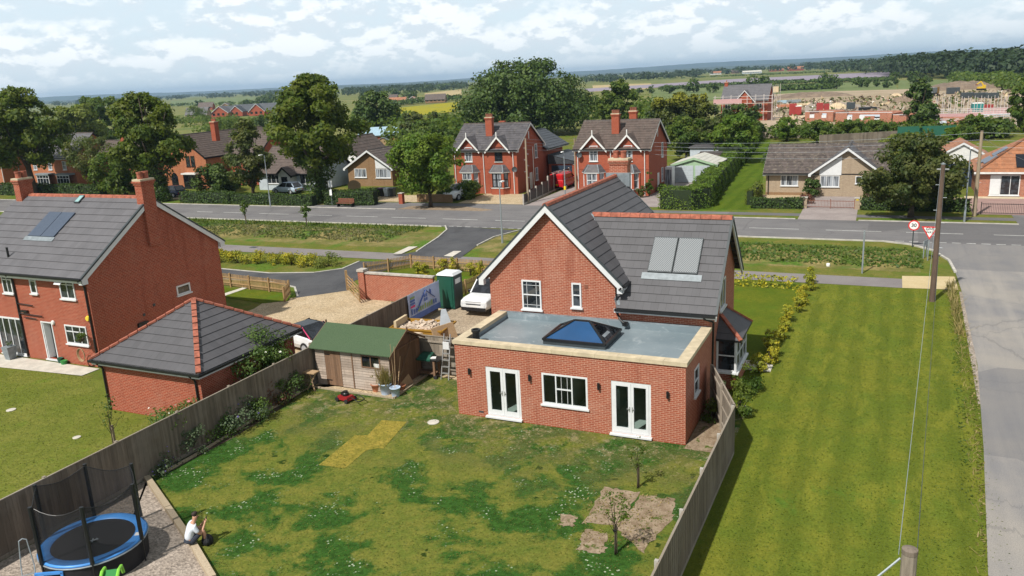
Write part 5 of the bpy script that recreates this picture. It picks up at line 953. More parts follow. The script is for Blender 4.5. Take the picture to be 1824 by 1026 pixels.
def edging(label, pts, w=.12, h=.16, mat='sleeper', name='timber_edging'):
    o = pts[0]; mb = MB()
    for a, b in zip(pts[:-1], pts[1:]):
        L = math.hypot(b[0]-a[0], b[1]-a[1]); k = max(1, int(L/2.4))
        for i in range(k):
            f0, f1 = i/k+.003, (i+1)/k-.003; mb.beam((a[0]-o[0]+(b[0]-a[0])*f0, a[1]-o[1]+(b[1]-a[1])*f0, h/2), (a[0]-o[0]+(b[0]-a[0])*f1, a[1]-o[1]+(b[1]-a[1])*f1, h/2), w, h)
    return tag(mb.build(name, mat, loc=(o[0], o[1], .01)), label, 'edging')
edging('chunky timber edging between trampoline gravel and lawn, where the man sits', [P(262, 854), P(345, 975), P(380, 1035)], .2, .16); edging('thin timber edging along the flower bed', [P(290, 845), P(345, 815), P(470, 738), P(553, 690)], .07, .1); edging('low timber edging round the gravel by the shed', [P(553, 690), P(702, 711), P(762, 669)], .06, .08)
# dark panel fence with concrete posts between the villas
SF = thing('panel_fence', 'black panel fence with concrete posts rising beside the red van', 'fence', (-20.1, 52.6, 0), math.atan2(20, -1.2)); 
for i in range(9):
    h = 1.1+(.9 if i > 3 else .15*i); B(-.07+i*2.1, .07+i*2.1, -.07, .07, 0, h+.12).build('post', 'conc', SF)
    if i < 8: B(.08+i*2.1, 2.02+i*2.1, -.03, .03, .22, h+.05).build('panel', 'black', SF); B(.08+i*2.1, 2.02+i*2.1, -.04, .04, 0, .22).build('gravel_board', 'conc', SF)
fence('boarded_fence', 'long dark boarded fence running back beside the right villa', (-7.4, 76), (-11.5, 112), 1.8, 'fence', 1, bw=.3, pstep=6)
fence('boarded_fence', 'brown boarded fence at the far end of the mown strip', (-12, 135), (4, 133), 1.7, 'fence_l', -1, bw=.3, pstep=4)
hb1 = fence('site_hoarding', 'dark green site hoarding below the cypress tree', P(1598, 252)[:2], P(1700, 250)[:2], 2.4, 'hoarding', -1, bw=1.2, pstep=4, pm='hoarding'); hb1['category'] = 'hoarding'
fence('boarded_fence', 'dark boarded garden fence behind the buff bungalow', (5, 118), (24, 128), 1.7, 'fence', -1, bw=.3, pstep=4)
# railings
def railing(label, a, b, h=1.0, mat='black', cat='gate', name='metal_gate', step=.13):
    a = Vector((a[0], a[1], 0)); b = Vector((b[0], b[1], 0)); L = (b-a).length; T = thing(name, label, cat, tuple(a), math.atan2((b-a).y, (b-a).x)); mb = MB()
    for i in range(int(L/step)): mb.box(i*step, i*step+.02, -.01, .01, .1, h)
    mb.build('bars', mat, T); r = MB()
    for z in (.12, h-.1): r.box(0, L, -.02, .02, z, z+.04)
    r.build('rail', mat, T)
    for x in (0, L/2, L): B(x-.03, x+.03, -.03, .03, 0, h+.1).build('post', mat, T)
railing('black metal railings in front of the pink paved forecourt', (23.2, 52.7), (45, 52.3)); railing('low wrought iron gates across the bungalow drive', (8.8, 54.3), (13.0, 54.2), .8, 'rust')
for x, l in ((8.6, 'left brick gate pier of the bungalow drive'), (13.25, 'right brick gate pier of the bungalow drive, with yellow plate')):
    g = thing('gate_pier', l, 'gate pier', (x, 54.2, 0)); B(-.22, .22, -.22, .22, 0, 1.0).build('pier', 'brick_buff', g); B(-.27, .27, -.27, .27, 1.0, 1.08).build('cap', 'conc', g)
    if x > 10: B(-.1, .1, -.24, -.22, .85, .97).build('plate', 'plate_y', g)
g = thing('gate_pier', 'brick gate pier at the drive left of the round tree', 'gate pier', (*P(716, 363)[:2], 0)); B(-.25, .25, -.25, .25, 0, 1.2).build('pier', 'brick_old', g); B(-.3, .3, -.3, .3, 1.2, 1.28).build('cap', 'conc', g)
w_ = tag(B(0, 4.6, 0, .2, 0, .9).build('garden_wall', 'brick_brown', loc=(-34.0, 53.4, 0)), 'low brown garden wall behind the round tree', 'wall')
# ------------------------------------------------------------------ garden things
# shed
SD = thing('garden_shed', 'timber garden shed with green felt roof in the corner of the back lawn', 'shed', (-8.0, 1.02, 0)); SW, SDp, eh, rh, ry = 4.05, 2.6, 1.95, 2.62, 1.3
for x0, x1 in ((0, .52), (1.42, 2.02), (2.1, SW)):
    cl = MB()
    for i in range(15):
        z = .06+i*.125; seg = ((2.1, 2.55), (3.58, SW)) if x0 == 2.1 and 1.12 < z+.06 < 1.72 else ((x0, x1),)
        for a, b in seg: cl.hexa([(a, -.034, z), (b, -.034, z), (b, .0, z), (a, 0, z), (a, -.010, z+.13), (b, -.010, z+.13), (b, 0, z+.13), (a, 0, z+.13)])
    cl.build('front_cladding', 'shed', SD)
sw = MB(); n = 22
for i in range(n):
    y0 = SDp*i/n; y1 = SDp*(i+1)/n-.008; f = lambda y: eh+(rh-eh)*(1-abs(y-ry)/ry)
    sw.hexa([(SW-.02, y0, .05), (SW+.012, y0, .05), (SW+.012, y1, .05), (SW-.02, y1, .05), (SW-.02, y0, f(y0)-.06), (SW+.012, y0, f(y0)-.06), (SW+.012, y1, f(y1)-.06), (SW-.02, y1, f(y1)-.06)])
sw.beam((SW+.03, .5, .3), (SW+.03, 2.0, 2.2), .04, .09, (1, 0, 0)); sw.beam((SW+.03, .1, 1.9), (SW+.03, 2.5, 1.9), .04, .1, (1, 0, 0)); sw.build('side_boards', 'shed_d', SD)
sb = MB().box(.01, .03, .02, SDp, .05, 1.9); sb.box(0, SW-.03, SDp-.02, SDp, .05, 1.9); sb.box(.02, SW-.03, .012, .03, .05, 1.13); sb.box(.02, 2.5, .012, .03, 1.13, 1.9); sb.box(3.6, SW-.03, .012, .03, 1.13, 1.9); sb.box(2.5, 3.6, .012, .03, 1.72, 1.9); sb.build('frame', 'shed_d', SD)
dr = MB()
for i in range(7): dr.box(.535+i*.125, .535+i*.125+.119, -.035, 0, .08, 1.86)
dd = dr.build('door', 'shed_d', SD)
for z in (.3, 1.55): B(.53, .85, -.05, -.036, z, z+.04).build('hinge', 'black', dd)
B(2.03, 2.09, -.05, 0, .05, 1.92).build('batten', 'shed_d', SD)
wf = MB(); o = (2.56, 0, 1.13); fbox(wf, 'S', o, 0, 1.02, 0, .05, -.01, .05); fbox(wf, 'S', o, 0, 1.02, .55, .6, -.01, .05); fbox(wf, 'S', o, 0, .05, .05, .55, -.01, .05); fbox(wf, 'S', o, .97, 1.02, .05, .55, -.01, .05); fbox(wf, 'S', o, .48, .54, .05, .55, -.01, .05)
W1 = wf.build('window', 'shed_d', SD); g = MB(); fbox(g, 'S', o, .05, .97, .05, .55, -.005, .012); g.build('pane', 'glassd', W1); B(3.22, 3.5, -.02, -.013, 1.17, 1.37).build('paper', 'white_old', W1)
rf = MB(); a, b = -.22, SW+.2
for y0, z0, y1, z1 in ((-.22, eh-.12, ry, rh), (SDp+.22, eh-.12, ry, rh)): rf.prism([(a, y0, z0), (b, y0, z0), (b, y1, z1), (a, y1, z1)], [(a, y0, z0+.035), (b, y0, z0+.035), (b, y1, z1+.035), (a, y1, z1+.035)])
rfo = rf.build('roof', 'felt', SD)
for x in (b, a-.02):
    bg_ = MB()
    for y0, y1 in ((-.24, ry), (SDp+.24, ry)): bg_.prism([(x, y0, eh-.2), (x, y1, rh-.06), (x, y1, rh+.04), (x, y0, eh-.1)], [(x+.02, y0, eh-.2), (x+.02, y1, rh-.06), (x+.02, y1, rh+.04), (x+.02, y0, eh-.1)])
    bg_.box(x-.005, x+.03, ry-.05, ry+.05, rh-.1, rh+.16); bg_.build('bargeboard', 'shed_d', rfo)
# trampoline
tc_ = (-5.25, -13.3); TP = thing('trampoline', 'round trampoline with blue edge pad and black safety net', 'trampoline', (*tc_, 0), math.radians(20)); TP.scale = (.9, .9, 1.0); R0 = 1.62
MB().lathe((0, 0, .74), [(0, 0), (1.3, 0.01)], 40).build('jumping_mat', 'mat_black', TP); MB().lathe((0, 0, .75), [(1.28, .0), (1.3, .03), (1.6, .035), (1.66, 0), (1.64, -.03)], 40).build('edge_pad', 'pad', TP, smooth=True)
MB().lathe((0, 0, 0), [(1.6, .0), (1.63, .72)], 40).build('skirt', 'mat_black', TP); MB().tube([(1.665*math.cos(t), 1.665*math.sin(t), .7) for t in np.linspace(0, 2*PI, 41)], .025, 6).build('rim', 'metal', TP)
nt_ = MB(); K = 36; tops = []
for i in range(K):
    t = 2*PI*i/K; f = (i % 6)/6; sag = .10*math.sin(PI*f)*2; tops.append((1.62*math.cos(t)*(1-.08*math.sin(PI*f)), 1.62*math.sin(t)*(1-.08*math.sin(PI*f)), 2.5-sag))
for i in range(K):
    t0, t1 = 2*PI*i/K, 2*PI*(i+1)/K; nt_.face([(1.6*math.cos(t0), 1.6*math.sin(t0), .78), (1.6*math.cos(t1), 1.6*math.sin(t1), .78), tops[(i+1) % K], tops[i]])
nt_.build('safety_net', 'net', TP); MB().tube(tops+[tops[0]], .012, 5).build('net_cord', 'black', TP)
for i in range(6):
    t = 2*PI*i/6; x, yv = 1.68*math.cos(t), 1.68*math.sin(t); pl = MB().tube([(x, yv, .0), (x, yv, .75)], .025, 8); pl.tube([(x, yv, .75), (x, yv, 2.55)], .066, 8); pl.build('pole', 'black', TP)
pp_ = MB().box(-.12, .12, -.02, .02, 0, .006); pp_.box(-.03, .03, -.1, .09, 0.001, .007); pp_.box(.12, .3, -.09, -.05, 0, .006); pp_.tube([(-.02, .13, .003), (-.01, .13, .004)], .05, 8); pp_.build('logo', 'metal', TP, loc=(.02, -.1, .753), rot=-1.2)
B(-.12, .12, -.1, .1, 0, .004).build('label_patch', 'sign_white', TP, loc=(1.44, .25, .787), rot=.2)
# ladder of the trampoline and toys
pl_ = P(85, 1016); LD = thing('ladder', 'thin grey metal ladder leaning over the trampoline edge', 'ladder', (-5.75, -15.05, 0), .9); l = MB()
for x in (-.16, .16): l.tube([(x, -.45, 0), (x, 0, .8), (x*.6, .12, 1.55)], .017, 6)
for k in range(1, 4): l.tube([(-.16, -.45+.45*k/4, .8*k/4), (.16, -.45+.45*k/4, .8*k/4)], .015, 6)
l.tube([(-.1, .12, 1.55), (0, .13, 1.6), (.1, .12, 1.55)], .017, 6); l.build('frame', 'metal', LD)
pb = P(100, 1020, .5); BT = thing('climbing_toy', 'blue plastic play frame beside the trampoline ladder', 'toy', (pb[0], pb[1]-.2, 0), .5); f = MB().beam((-.35, 0, 0), (-.35, 0, .62), .07, .07); f.beam((.35, 0, 0), (.35, 0, .62), .07, .07); f.beam((-.39, 0, .6), (.39, 0, .6), .07, .07); f.beam((-.35, 0, .25), (.35, 0, .25), .06, .06); f.build('frame', 'pad', BT)
gt = P(214, 1024, .5); GS = thing('play_slide', 'green plastic slide end poking up at the bottom edge', 'toy', (gt[0], gt[1]-.35, 0), .6); MB().prism([(-.2, -1, .05), (.2, -1, .05), (.2, .3, .62), (-.2, .3, .62)], [(-.2, -1, .12), (.2, -1, .12), (.2, .3, .7), (-.2, .3, .7)]).build('chute', 'mid_green', GS)
for s_ in (-.22, .22): MB().tube([(s_, -1, .15), (s_, .2, .72), (s_, .42, .7), (s_, .5, .45)], .05, 8).build('rail', 'bright_green', GS)
# mower
mp_ = P(617, 714); MW = thing('lawnmower', 'red petrol lawnmower parked on the lawn in front of the shed', 'lawnmower', (mp_[0], mp_[1], .01), math.radians(-12))
b = MB(); b.hexa([(-.36, -.24, .1), (.34, -.24, .1), (.34, .24, .1), (-.36, .24, .1), (-.30, -.2, .26), (.28, -.2, .26), (.28, .2, .26), (-.30, .2, .26)]); b.build('deck', 'mower_red', MW)
e_ = MB().lathe((0, 0, .26), [(.15, 0), (.15, .1), (.11, .14), (.11, .2), (0, .2)], 14); e_.box(-.2, -.08, -.1, .1, .26, .4); e_.build('engine', 'black', MW)
for x in (-.3, .28):
    for yv in (-.27, .27): w = MB().tube([(x, yv-.025, .1), (x, yv+.025, .1)], .1, 14); w.build('wheel', 'tyre', MW)
h = MB()
for yv in (-.2, .2): h.tube([(.3, yv, .18), (.62, yv, .34), (.95, yv, .22)], .02, 6)
h.tube([(.95, -.2, .22), (1.0, -.15, .2), (1.0, .15, .2), (.95, .2, .22)], .024, 6); h.build('handle', 'black', MW)
# pots by the shed
def pot(label, px, py, r, h, mat, plant=None, pm='olive', ph=.6, pw=.5, n=160, size=.12, bl=False, seed=1):
    p = P(px, py); T = thing('plant_pot', label, 'plant pot', (p[0], p[1], .02), 0, 'pots by the shed')
    r *= 1.2; h *= 1.25
    MB().lathe((0, 0, 0), [(r*.7, 0), (r*.95, h*.9), (r*1.05, h*.9), (r*1.05, h), (r*.9, h), (r*.85, h*.85), (0, h*.85)], 18).build('pot', mat, T, smooth=True)
    if plant:
        rg = np.random.default_rng(seed)
        if bl:
            q = np.stack([rg.normal(0, r*.45, n), rg.normal(0, r*.45, n), np.full(n, h*.9)], 1); np_mesh('foliage', blades(q, ph*1.2, .03, .5), 4, pm, T)
        else:
            pts, nr, C = crown_pts(n, pw/2, ph, h, PROF['col'], 8, .4, seed, .4); np_mesh('foliage', leaves(pts, nr, size), 4, pm, T); MB().tube([(0, 0, h*.8), (.02, 0, h+ph*.8)], .012, 5).build('stem', 'bark', T)
    return T
pot('terracotta pot with a tall yellow green plant', 671, 697, .2, .28, 'pot', True, 'golden', .95, .5, 160, .13, seed=3); pot('pale blue tub of dry ornamental grass', 688, 702, .25, .42, 'pale_blue_pot', True, 'drygrass', .62, .5, 260, .1, True, 4)
pot('small pale blue pot with two tall canes', 705, 706, .2, .34, 'pale_blue_pot'); pot('navy pot with a twiggy brown plant behind the pale blue pots', 704, 693, .22, .36, 'navy_pot', True, 'olive', .5, .5, 60, .08, seed=6); pot('low terracotta bowl at the end of the pot row', 716, 694, .16, .16, 'pot')
p = P(705, 706); tag(MB().tube([(-.02, 0, 0), (-.12, .1, 2.1)], .011, 5).tube([(.03, 0, 0), (.04, .15, 2.0)], .011, 5).build('bamboo_canes', 'plank', loc=(p[0], p[1], .3)), 'two bamboo canes standing in the small pale blue pot', 'canes')
tag(MB().prism([(0, 0, 0), (1.2, .0, 0), (1.2, .04, 0), (0, .04, 0)], [(.05, .42, 1.1), (.9, .52, 1.3), (.9, .56, 1.3), (.05, .46, 1.1)]).build('plywood_sheet', 'plank', loc=(-3.9, 1.35, .03), rot=1.45), 'plywood sheet leaning on the shed end wall', 'plywood sheet')
tag(MB().beam((0, 0, 0), (-.05, .55, 1.55), .03, .03).build('timber_batten', 'plank', loc=(-3.75, 1.15, .03)), 'thin timber batten leaning against the shed end wall', 'timber')
# barbecue
bp = P(757, 662); BQ = thing('barbecue', 'trolley barbecue with green lidded box on a timber frame', 'barbecue', (bp[0]+.45, bp[1]-.5, 0), .05); BQ.scale = (1.2, 1.2, 1.1); lg = MB()
for x in (-.42, .42):
    for yv in (-.2, .2): lg.box(x-.04, x+.04, yv-.04, yv+.04, 0, .78)
for k in range(6): lg.box(-.42, .42, -.2+k*.07, -.15+k*.07, .2, .23)
lg.build('stand', 'shed_d', BQ); tb = MB(); tb.box(-.3, .3, -.28, .28, .8, .86); tb.hexa([(-.28, -.24, .86), (.28, -.24, .86), (.28, .24, .86), (-.28, .24, .86), (-.24, -.05, 1.0), (.24, -.05, 1.0), (.24, .24, 1.02), (-.24, .24, 1.02)]); tb.build('box', 'green_plastic', BQ)
sh = MB().box(-.68, -.31, -.26, .26, .82, .86); sh.box(.31, .68, -.26, .26, .82, .86); sh.build('side_shelf', 'black', BQ)
for yv in (-.24, .24): MB().tube([(.46, yv-.03, .08), (.46, yv+.03, .08)], .08, 12).build('wheel', 'tyre', BQ)
tag(B(-.14, .14, -.1, .1, 0, .05).build('paper_bag', 'sign_white', loc=(bp[0]+.85, bp[1]-.55, .96), rot=.4), 'crumpled white bag on the barbecue shelf', 'bag')
# step ladder
lp = P(800, 662); SL = thing('stepladder', 'pale aluminium ladder leaning on the boarded fence', 'ladder', (lp[0]+.35, 3.3, 0)); l = MB()
for x in (-.2, .2): l.beam((x, 0, 0), (x*.8, .52, 2.1), .04, .06)
l.build('stile', 'steel', SL); r = MB()
for k in range(1, 7): r.box(-.19, .19, .52*k/7-.05, .52*k/7+.05, 2.1*k/7-.02, 2.1*k/7+.02)
r.build('rung', 'steel', SL); B(-.16, .16, .3, .36, 1.4, 1.75).build('tray', 'white', SL)
tag(B(-1.0, .6, -.06, .06, 0, .09).build('timber_plank', 'terra', loc=(-.55, 3.25, .02), rot=-.12), 'orange red plank lying on the gravel by the extension', 'plank')
wp_ = P(575, 685); WB = thing('workbench', 'small timber workbench between shed and flower bed', 'workbench', (-8.05+.0, .35, 0)); B(-.1, .55, -.2, .2, .85, .9).build('top', 'plank', WB); f = MB().beam((0, -.15, 0), (.45, .1, .85), .05, .05); f.beam((.45, -.15, 0), (0, .1, .85), .05, .05); f.build('legs', 'plank', WB)
gp = P(549, 680); tag(MB().lathe((0, 0, 0), [(0, .0), (.15, 0), (.16, .04), (.16, .42), (.1, .5), (.06, .52), (.06, .6), (0, .6)], 16).build('gas_bottle', 'blue_tank', loc=(gp[0], gp[1], .02), smooth=True), 'blue gas bottle at the end of the flower bed', 'gas bottle')
# yellow mats of dead grass
for i, (q, l) in enumerate((([(568, 829), (632, 776), (657, 776), (686, 797), (652, 803), (615, 835)], 'front yellow patch of flattened dead grass on the lawn'), ([(680, 749), (725, 752), (683, 800), (638, 795)], 'rear yellow patch of flattened dead grass nearer the house'))): struct(sheet('dead_grass_patch', PX(*q), 'straw', .021+.002*i))
# ------------------------------------------------------------------ person
pp0 = P(338, 977); PS = thing('person', 'person in pale t-shirt and dark shorts sitting on the timber edging holding a phone', 'person', (pp0[0], pp0[1], .0), math.radians(56)); PS.scale = (1.06, 1.06, 1.06)
def skin(name, verts, edges, radii, mat, par, sub=2):
    me = bpy.data.meshes.new(name); me.from_pydata(verts, edges, []); o = bpy.data.objects.new(name, me); COL.objects.link(o); o.parent = par; me.materials.append(M[mat])
    md = o.modifiers.new('skin', 'SKIN'); md.use_smooth_shade = True
    for i, r in enumerate(radii): sv = me.skin_vertices[0].data[i]; sv.radius = (r, r) if not isinstance(r, tuple) else r; sv.use_root = (i == 0)
    s = o.modifiers.new('sub', 'SUBSURF'); s.levels = s.render_levels = sub; return o
# x forward, z up; seat height .18
V = [(0, 0, .28), (.06, 0, .46), (.13, 0, .62), (.19, 0, .74), (.235, 0, .82), (.27, 0, .90), (.29, 0, .99)]; Ed = [(i, i+1) for i in range(6)]; Rr = [(.15, .12), (.14, .11), (.15, .11), (.1, .08), (.052, .052), (.075, .085), (.07, .085)]
def limb(att, chain):
    global V, Ed, Rr
    prev = att
    for p, r in chain: V.append(p); Rr.append(r); Ed.append((prev, len(V)-1)); prev = len(V)-1
    return prev
for s in (-1, 1):
    k = limb(0, [((.06, s*.1, .25), .09), ((.26, s*.13, .42), .075), ((.42, s*.14, .52), .058), ((.44, s*.135, .36), .052), ((.43, s*.13, .2), .04), ((.42, s*.13, .09), .036), ((.46, s*.13, .05), .035), ((.56, s*.14, .04), .03)])
    k = limb(2, [((.18, s*.19, .68), .06), ((.27, s*.21, .52), .045), ((.33, s*.19, .44), .042), ((.42, s*.13, .55), .035), ((.49, s*.07, .66), .026), ((.515, s*.06, .70), .03)])
    for j in range(4): limb(k, [((.535+.008*j, s*(.055-.004*j), .715+.014*j), .0095), ((.55+.006*j, s*(.02+.003*j), .73+.014*j), .0085), ((.54, s*(.0+.006*j), .74+.014*j), .0075)])
    limb(k, [((.5, s*.04, .735), .01), ((.505, s*.02, .76), .008)])
skin('body', V, Ed, Rr, 'skin', PS, 1)
TV = [(0, 0, .25), (.06, 0, .46), (.13, 0, .63), (.185, 0, .745)]; TE = [(0, 1), (1, 2), (2, 3)]; TR = [(.185, .15), (.17, .135), (.18, .13), (.11, .09)]
for s in (-1, 1): TV += [(.18, s*.2, .69), (.235, s*.215, .585), (.265, s*.215, .53)]; j = len(TV)-3; TE += [(2, j), (j, j+1), (j+1, j+2)]; TR += [.082, .07, .068]
skin('t_shirt', TV, TE, TR, 'tshirt', PS)
HV = [(0, 0, .24), (-.02, 0, .3)]; HE = [(0, 1)]; HR = [(.17, .14), (.16, .13)]
for s in (-1, 1): HV += [(.07, s*.105, .255), (.25, s*.13, .415), (.34, s*.135, .47)]; j = len(HV)-3; HE += [(0, j), (j, j+1), (j+1, j+2)]; HR += [.105, .095, .09]
skin('shorts', HV, HE, HR, 'shorts', PS)
for s in (-1, 1): skin('shoe', [(.40, s*.13, .07), (.47, s*.13, .05), (.58, s*.14, .035)], [(0, 1), (1, 2)], [.052, .05, .04], 'shoe', PS)
skin('hair', [(.225, 0, .965), (.25, 0, 1.015), (.305, 0, 1.035), (.345, 0, 1.02)], [(0, 1), (1, 2), (2, 3)], [(.065, .075), (.08, .09), (.07, .085), (.04, .06)], 'hair', PS); skin('beard', [(.33, 0, .905), (.335, 0, .885)], [(0, 1)], [(.04, .06), (.035, .045)], 'hair', PS)
fc = MB().hexa([(.355, -.012, .93), (.385, -.01, .93), (.385, .01, .93), (.355, .012, .93), (.355, -.008, .975), (.362, -.006, .975), (.362, .006, .975), (.355, .008, .975)]); fc.build('nose', 'skin', PS)
ey = MB()
for s in (-1, 1): ey.box(.352, .36, s*.03-.01, s*.03+.01, .968, .98)
ey.build('eyes', 'sign_black', PS)
for s in (-1, 1): MB().lathe((0, 0, 0), [(0, .012), (.02, .01), (.03, 0), (.02, -.01), (0, -.012)], 8).build('ear', 'skin', PS, loc=(.28, s*.08, .95)).rotation_euler = (PI/2, 0, 0)
ph = tag(MB().box(-.006, .006, -.04, .04, 0, .15).build('phone', 'sign_black', loc=(0, 0, 0)), 'black phone held up in the hands of the seated man', 'phone'); c_, s_ = math.cos(math.radians(56)), math.sin(math.radians(56)); ph.location = (pp0[0]+.578*c_, pp0[1]+.578*s_, .75); ph.rotation_euler = (0, .25, math.radians(56))
bgp = P(362, 970); bk = thing('bag', 'black bag on the grass in front of the seated man', 'bag', (bgp[0]+.12, bgp[1]+.08, 0)); MB().lathe((0, 0, 0), [(.12, 0), (.17, .05), (.18, .17), (.12, .28), (.05, .33), (0, .33)], 14).build('body', 'mat_black', bk, smooth=True); MB().tube([(.1, -.15, .05), (.2, -.2, .2), (.1, -.1, .36)], .02, 6).build('strap', 'mat_black', bk)
# ------------------------------------------------------------------ vehicles
def loft(mb, secs):
    """secs: list of rings with equal counts; closes both ends"""
    i0 = len(mb.v); n = len(secs[0])
    for s in secs: mb.v += [tuple(map(float, p)) for p in s]
    for j in range(len(secs)-1):
        for k in range(n): mb.f.append((i0+j*n+k, i0+j*n+(k+1) % n, i0+(j+1)*n+(k+1) % n, i0+(j+1)*n+k)); mb.uv.append([(0, 0)]*4); mb.mi.append(0)
    mb.f.append(tuple(i0+k for k in reversed(range(n)))); mb.f.append(tuple(i0+(len(secs)-1)*n+k for k in range(n)))
    for _ in range(2): mb.uv.append([(0, 0)]*n); mb.mi.append(0)
def vehicle(name, label, cat, pos, rot, L, Wd, body, cab, wheels, paint, roof=None, wr=.33, group=None, plate='plate_w', zb=.3, extras=None, front='car', glassm='glassd'):
    """body: (x, ztop, halfwidth) stations; cab: (x0 base, x0 top, x1 top, x1 base, zroof, belt); x=0 is the rear bumper, +x forward"""
    T = thing(name, label, cat, (pos[0], pos[1], 0), rot, group); mb = MB(); S = []
    for x, zt, w in body:
        S.append([(x-L/2, -w*.9, zb), (x-L/2, -w, zb+.22), (x-L/2, -w, zt*.62+.1), (x-L/2, -w*.965, zt-.06), (x-L/2, -w*.86, zt), (x-L/2, w*.86, zt), (x-L/2, w*.965, zt-.06), (x-L/2, w, zt*.62+.1), (x-L/2, w, zb+.22), (x-L/2, w*.9, zb)])
    loft(mb, S); o = mb.build('body', paint, T, smooth=False)
    o.modifiers.new('bevel', 'BEVEL').width = .035; o.modifiers['bevel'].segments = 2; o.modifiers['bevel'].limit_method = 'ANGLE'
    b0, t0, t1, b1, zr, belt = cab; w0, w1 = Wd/2*.90, Wd/2*.74
    def q(x, z, w): return [(x-L/2, -w, z), (x-L/2, w, z)]
    A, Bq, C, D = q(b0, belt, w0), q(t0, zr, w1), q(t1, zr, w1), q(b1, belt, w0)
    gl = MB(); gl.face([A[1], A[0], Bq[0], Bq[1]]); gl.face([D[0], D[1], C[1], C[0]]); gl.face([A[0], D[0], C[0], Bq[0]]); gl.face([D[1], A[1], Bq[1], C[1]]); gl.build('windows', glassm, T)
    ro = MB(); ro.hexa([(t0-L/2-.05, -w1-.02, zr-.05), (t1-L/2+.05, -w1-.02, zr-.05), (t1-L/2+.05, w1+.02, zr-.05), (t0-L/2-.05, w1+.02, zr-.05), (t0-L/2+.08, -w1*.85, zr+.04), (t1-L/2-.1, -w1*.85, zr+.04), (t1-L/2-.1, w1*.85, zr+.04), (t0-L/2+.08, w1*.85, zr+.04)]); r = ro.build('roof', roof or paint, T); r.modifiers.new('bevel', 'BEVEL').width = .07; r.modifiers['bevel'].segments = 3
    pm = MB()
    for s in (0, 1):
        for u, v in ((A, Bq), (D, C)): pm.beam(u[s], v[s], .08, .08)
        a = Vector(A[s]).lerp(Vector(D[s]), .5); c = Vector(Bq[s]).lerp(Vector(C[s]), .5); pm.beam(tuple(a), tuple(c), .07, .05)
    pm.build('pillars', roof or paint, T)
    for x in wheels:
        for s in (-1, 1):
            yv = s*(Wd/2-.09); w = MB().tube([(x-L/2, yv-.11, wr), (x-L/2, yv+.11, wr)], wr, 20).build('wheel', 'tyre', T); MB().tube([(x-L/2, yv+s*.10, wr), (x-L/2, yv+s*.118, wr)], wr*.62, 14).build('rim', 'rim', w)
    fx = L/2; lw = body[-1][2]; zt = body[-1][1]
    for s in (-1, 1):
        B(fx-.06, fx+.015, s*lw*.93, s*lw*.62, zt*.72, zt*.9).build('headlight', 'lamp_clear', T); B(-fx-.015, -fx+.05, s*body[0][2]*.94, s*body[0][2]*.78, body[0][1]*.62, body[0][1]*.9).build('tail_light', 'lamp_red', T)
        B(b1-L/2-.25, b1-L/2-.1, s*(Wd/2*.92), s*(Wd/2+.13), belt-.02, belt+.14).build('mirror', 'paint_black' if front == 'pickup' else paint, T)
    B(fx-.05, fx+.012, -lw*.58, lw*.58, zt*.58, zt*.86).build('grille', 'paint_black', T); B(fx-.03, fx+.03, -.26, .26, zb+.18, zb+.29).build('number_plate', plate if plate != 'plate_y' else 'plate_w', T); B(-fx-.03, -fx+.02, -.26, .26, zb+.3, zb+.41).build('number_plate', 'plate_y', T)
    B(fx-.1, fx+.05, -lw*.95, lw*.95, zb-.04, zb+.16).build('bumper', 'paint_black', T); B(-fx-.04, -fx+.1, -lw*.9, lw*.9, zb-.04, zb+.14).build('bumper', 'paint_black', T)
    if extras: extras(T)
    return T
def pick_x(T):
    B(-2.6, -.55, -.8, .8, .8, 1.02).build('load_cover', 'paint_black', T); B(2.62, 2.7, -.7, .7, .5, .72).build('front_bumper', 'paint_white', T)
    g = MB()
    for z in (.78, .9): g.box(2.655, 2.69, -.5, .5, z, z+.03)
    g.build('grille_bars', 'rim', T)
hb = [(0, .95, .82), (.12, 1.02, .88), (1.5, 1.05, .92), (3.2, 1.08, .93), (4.0, 1.08, .92), (4.9, 1.06, .91), (5.28, 1.0, .87), (5.35, .93, .83)]
vehicle('pickup_truck', 'white pickup truck with black grille parked beside the brick house', 'pickup truck', (-5.9, 15.6), -PI/2, 5.35, 1.86, hb, (1.9, 2.2, 3.2, 4.0, 1.82, 1.06), (1.0, 4.3), 'paint_white', wr=.4, zb=.42, extras=pick_x, front='pickup')
cb = [(0, .72, .78), (.1, .86, .84), (.5, .95, .87), (1.6, .98, .88), (2.9, .96, .88), (3.6, .86, .85), (4.0, .68, .78), (4.1, .6, .72)]
def pink_x(T):
    B(-1.9, -.2, -.55, .55, .0, .001)
    for s in (-1, 1): MB().beam((-1.78, s*.80, .93), (-1.05, s*.66, 1.40), .04, .07).build('stripe', 'paint_pink', T)
vehicle('hatchback_car', 'white hatchback with black roof and pink pillar stripe behind the garage', 'car', (-12.45, 5.45), math.radians(166), 4.1, 1.74, cb, (.10, .95, 2.1, 3.2, 1.40, .92), (.75, 3.3), 'paint_white', 'paint_black', extras=pink_x)
vb = [(0, 1.0, .88), (.06, 1.25, .92), (1.5, 1.28, .93), (3.2, 1.26, .93), (4.2, 1.1, .9), (4.8, .85, .84), (4.95, .7, .8)]
def van_x(T):
    B(-2.4, .75, -.86, .86, 1.2, 1.93).build('load_body', 'paint_red', T).modifiers.new('bevel', 'BEVEL').width = .12
    f = MB()
    for x in (-1.9, -.7, .4): f.box(x, x+.05, -.75, .75, 2.0, 2.05)
    for s in (-.72, .72): f.box(-2.1, .6, s-.02, s+.02, 2.05, 2.09)
    f.build('roof_rack', 'steel', T); B(-2.44, -2.38, -.01, .01, .6, 1.85).build('door_seam', 'sign_black', T)
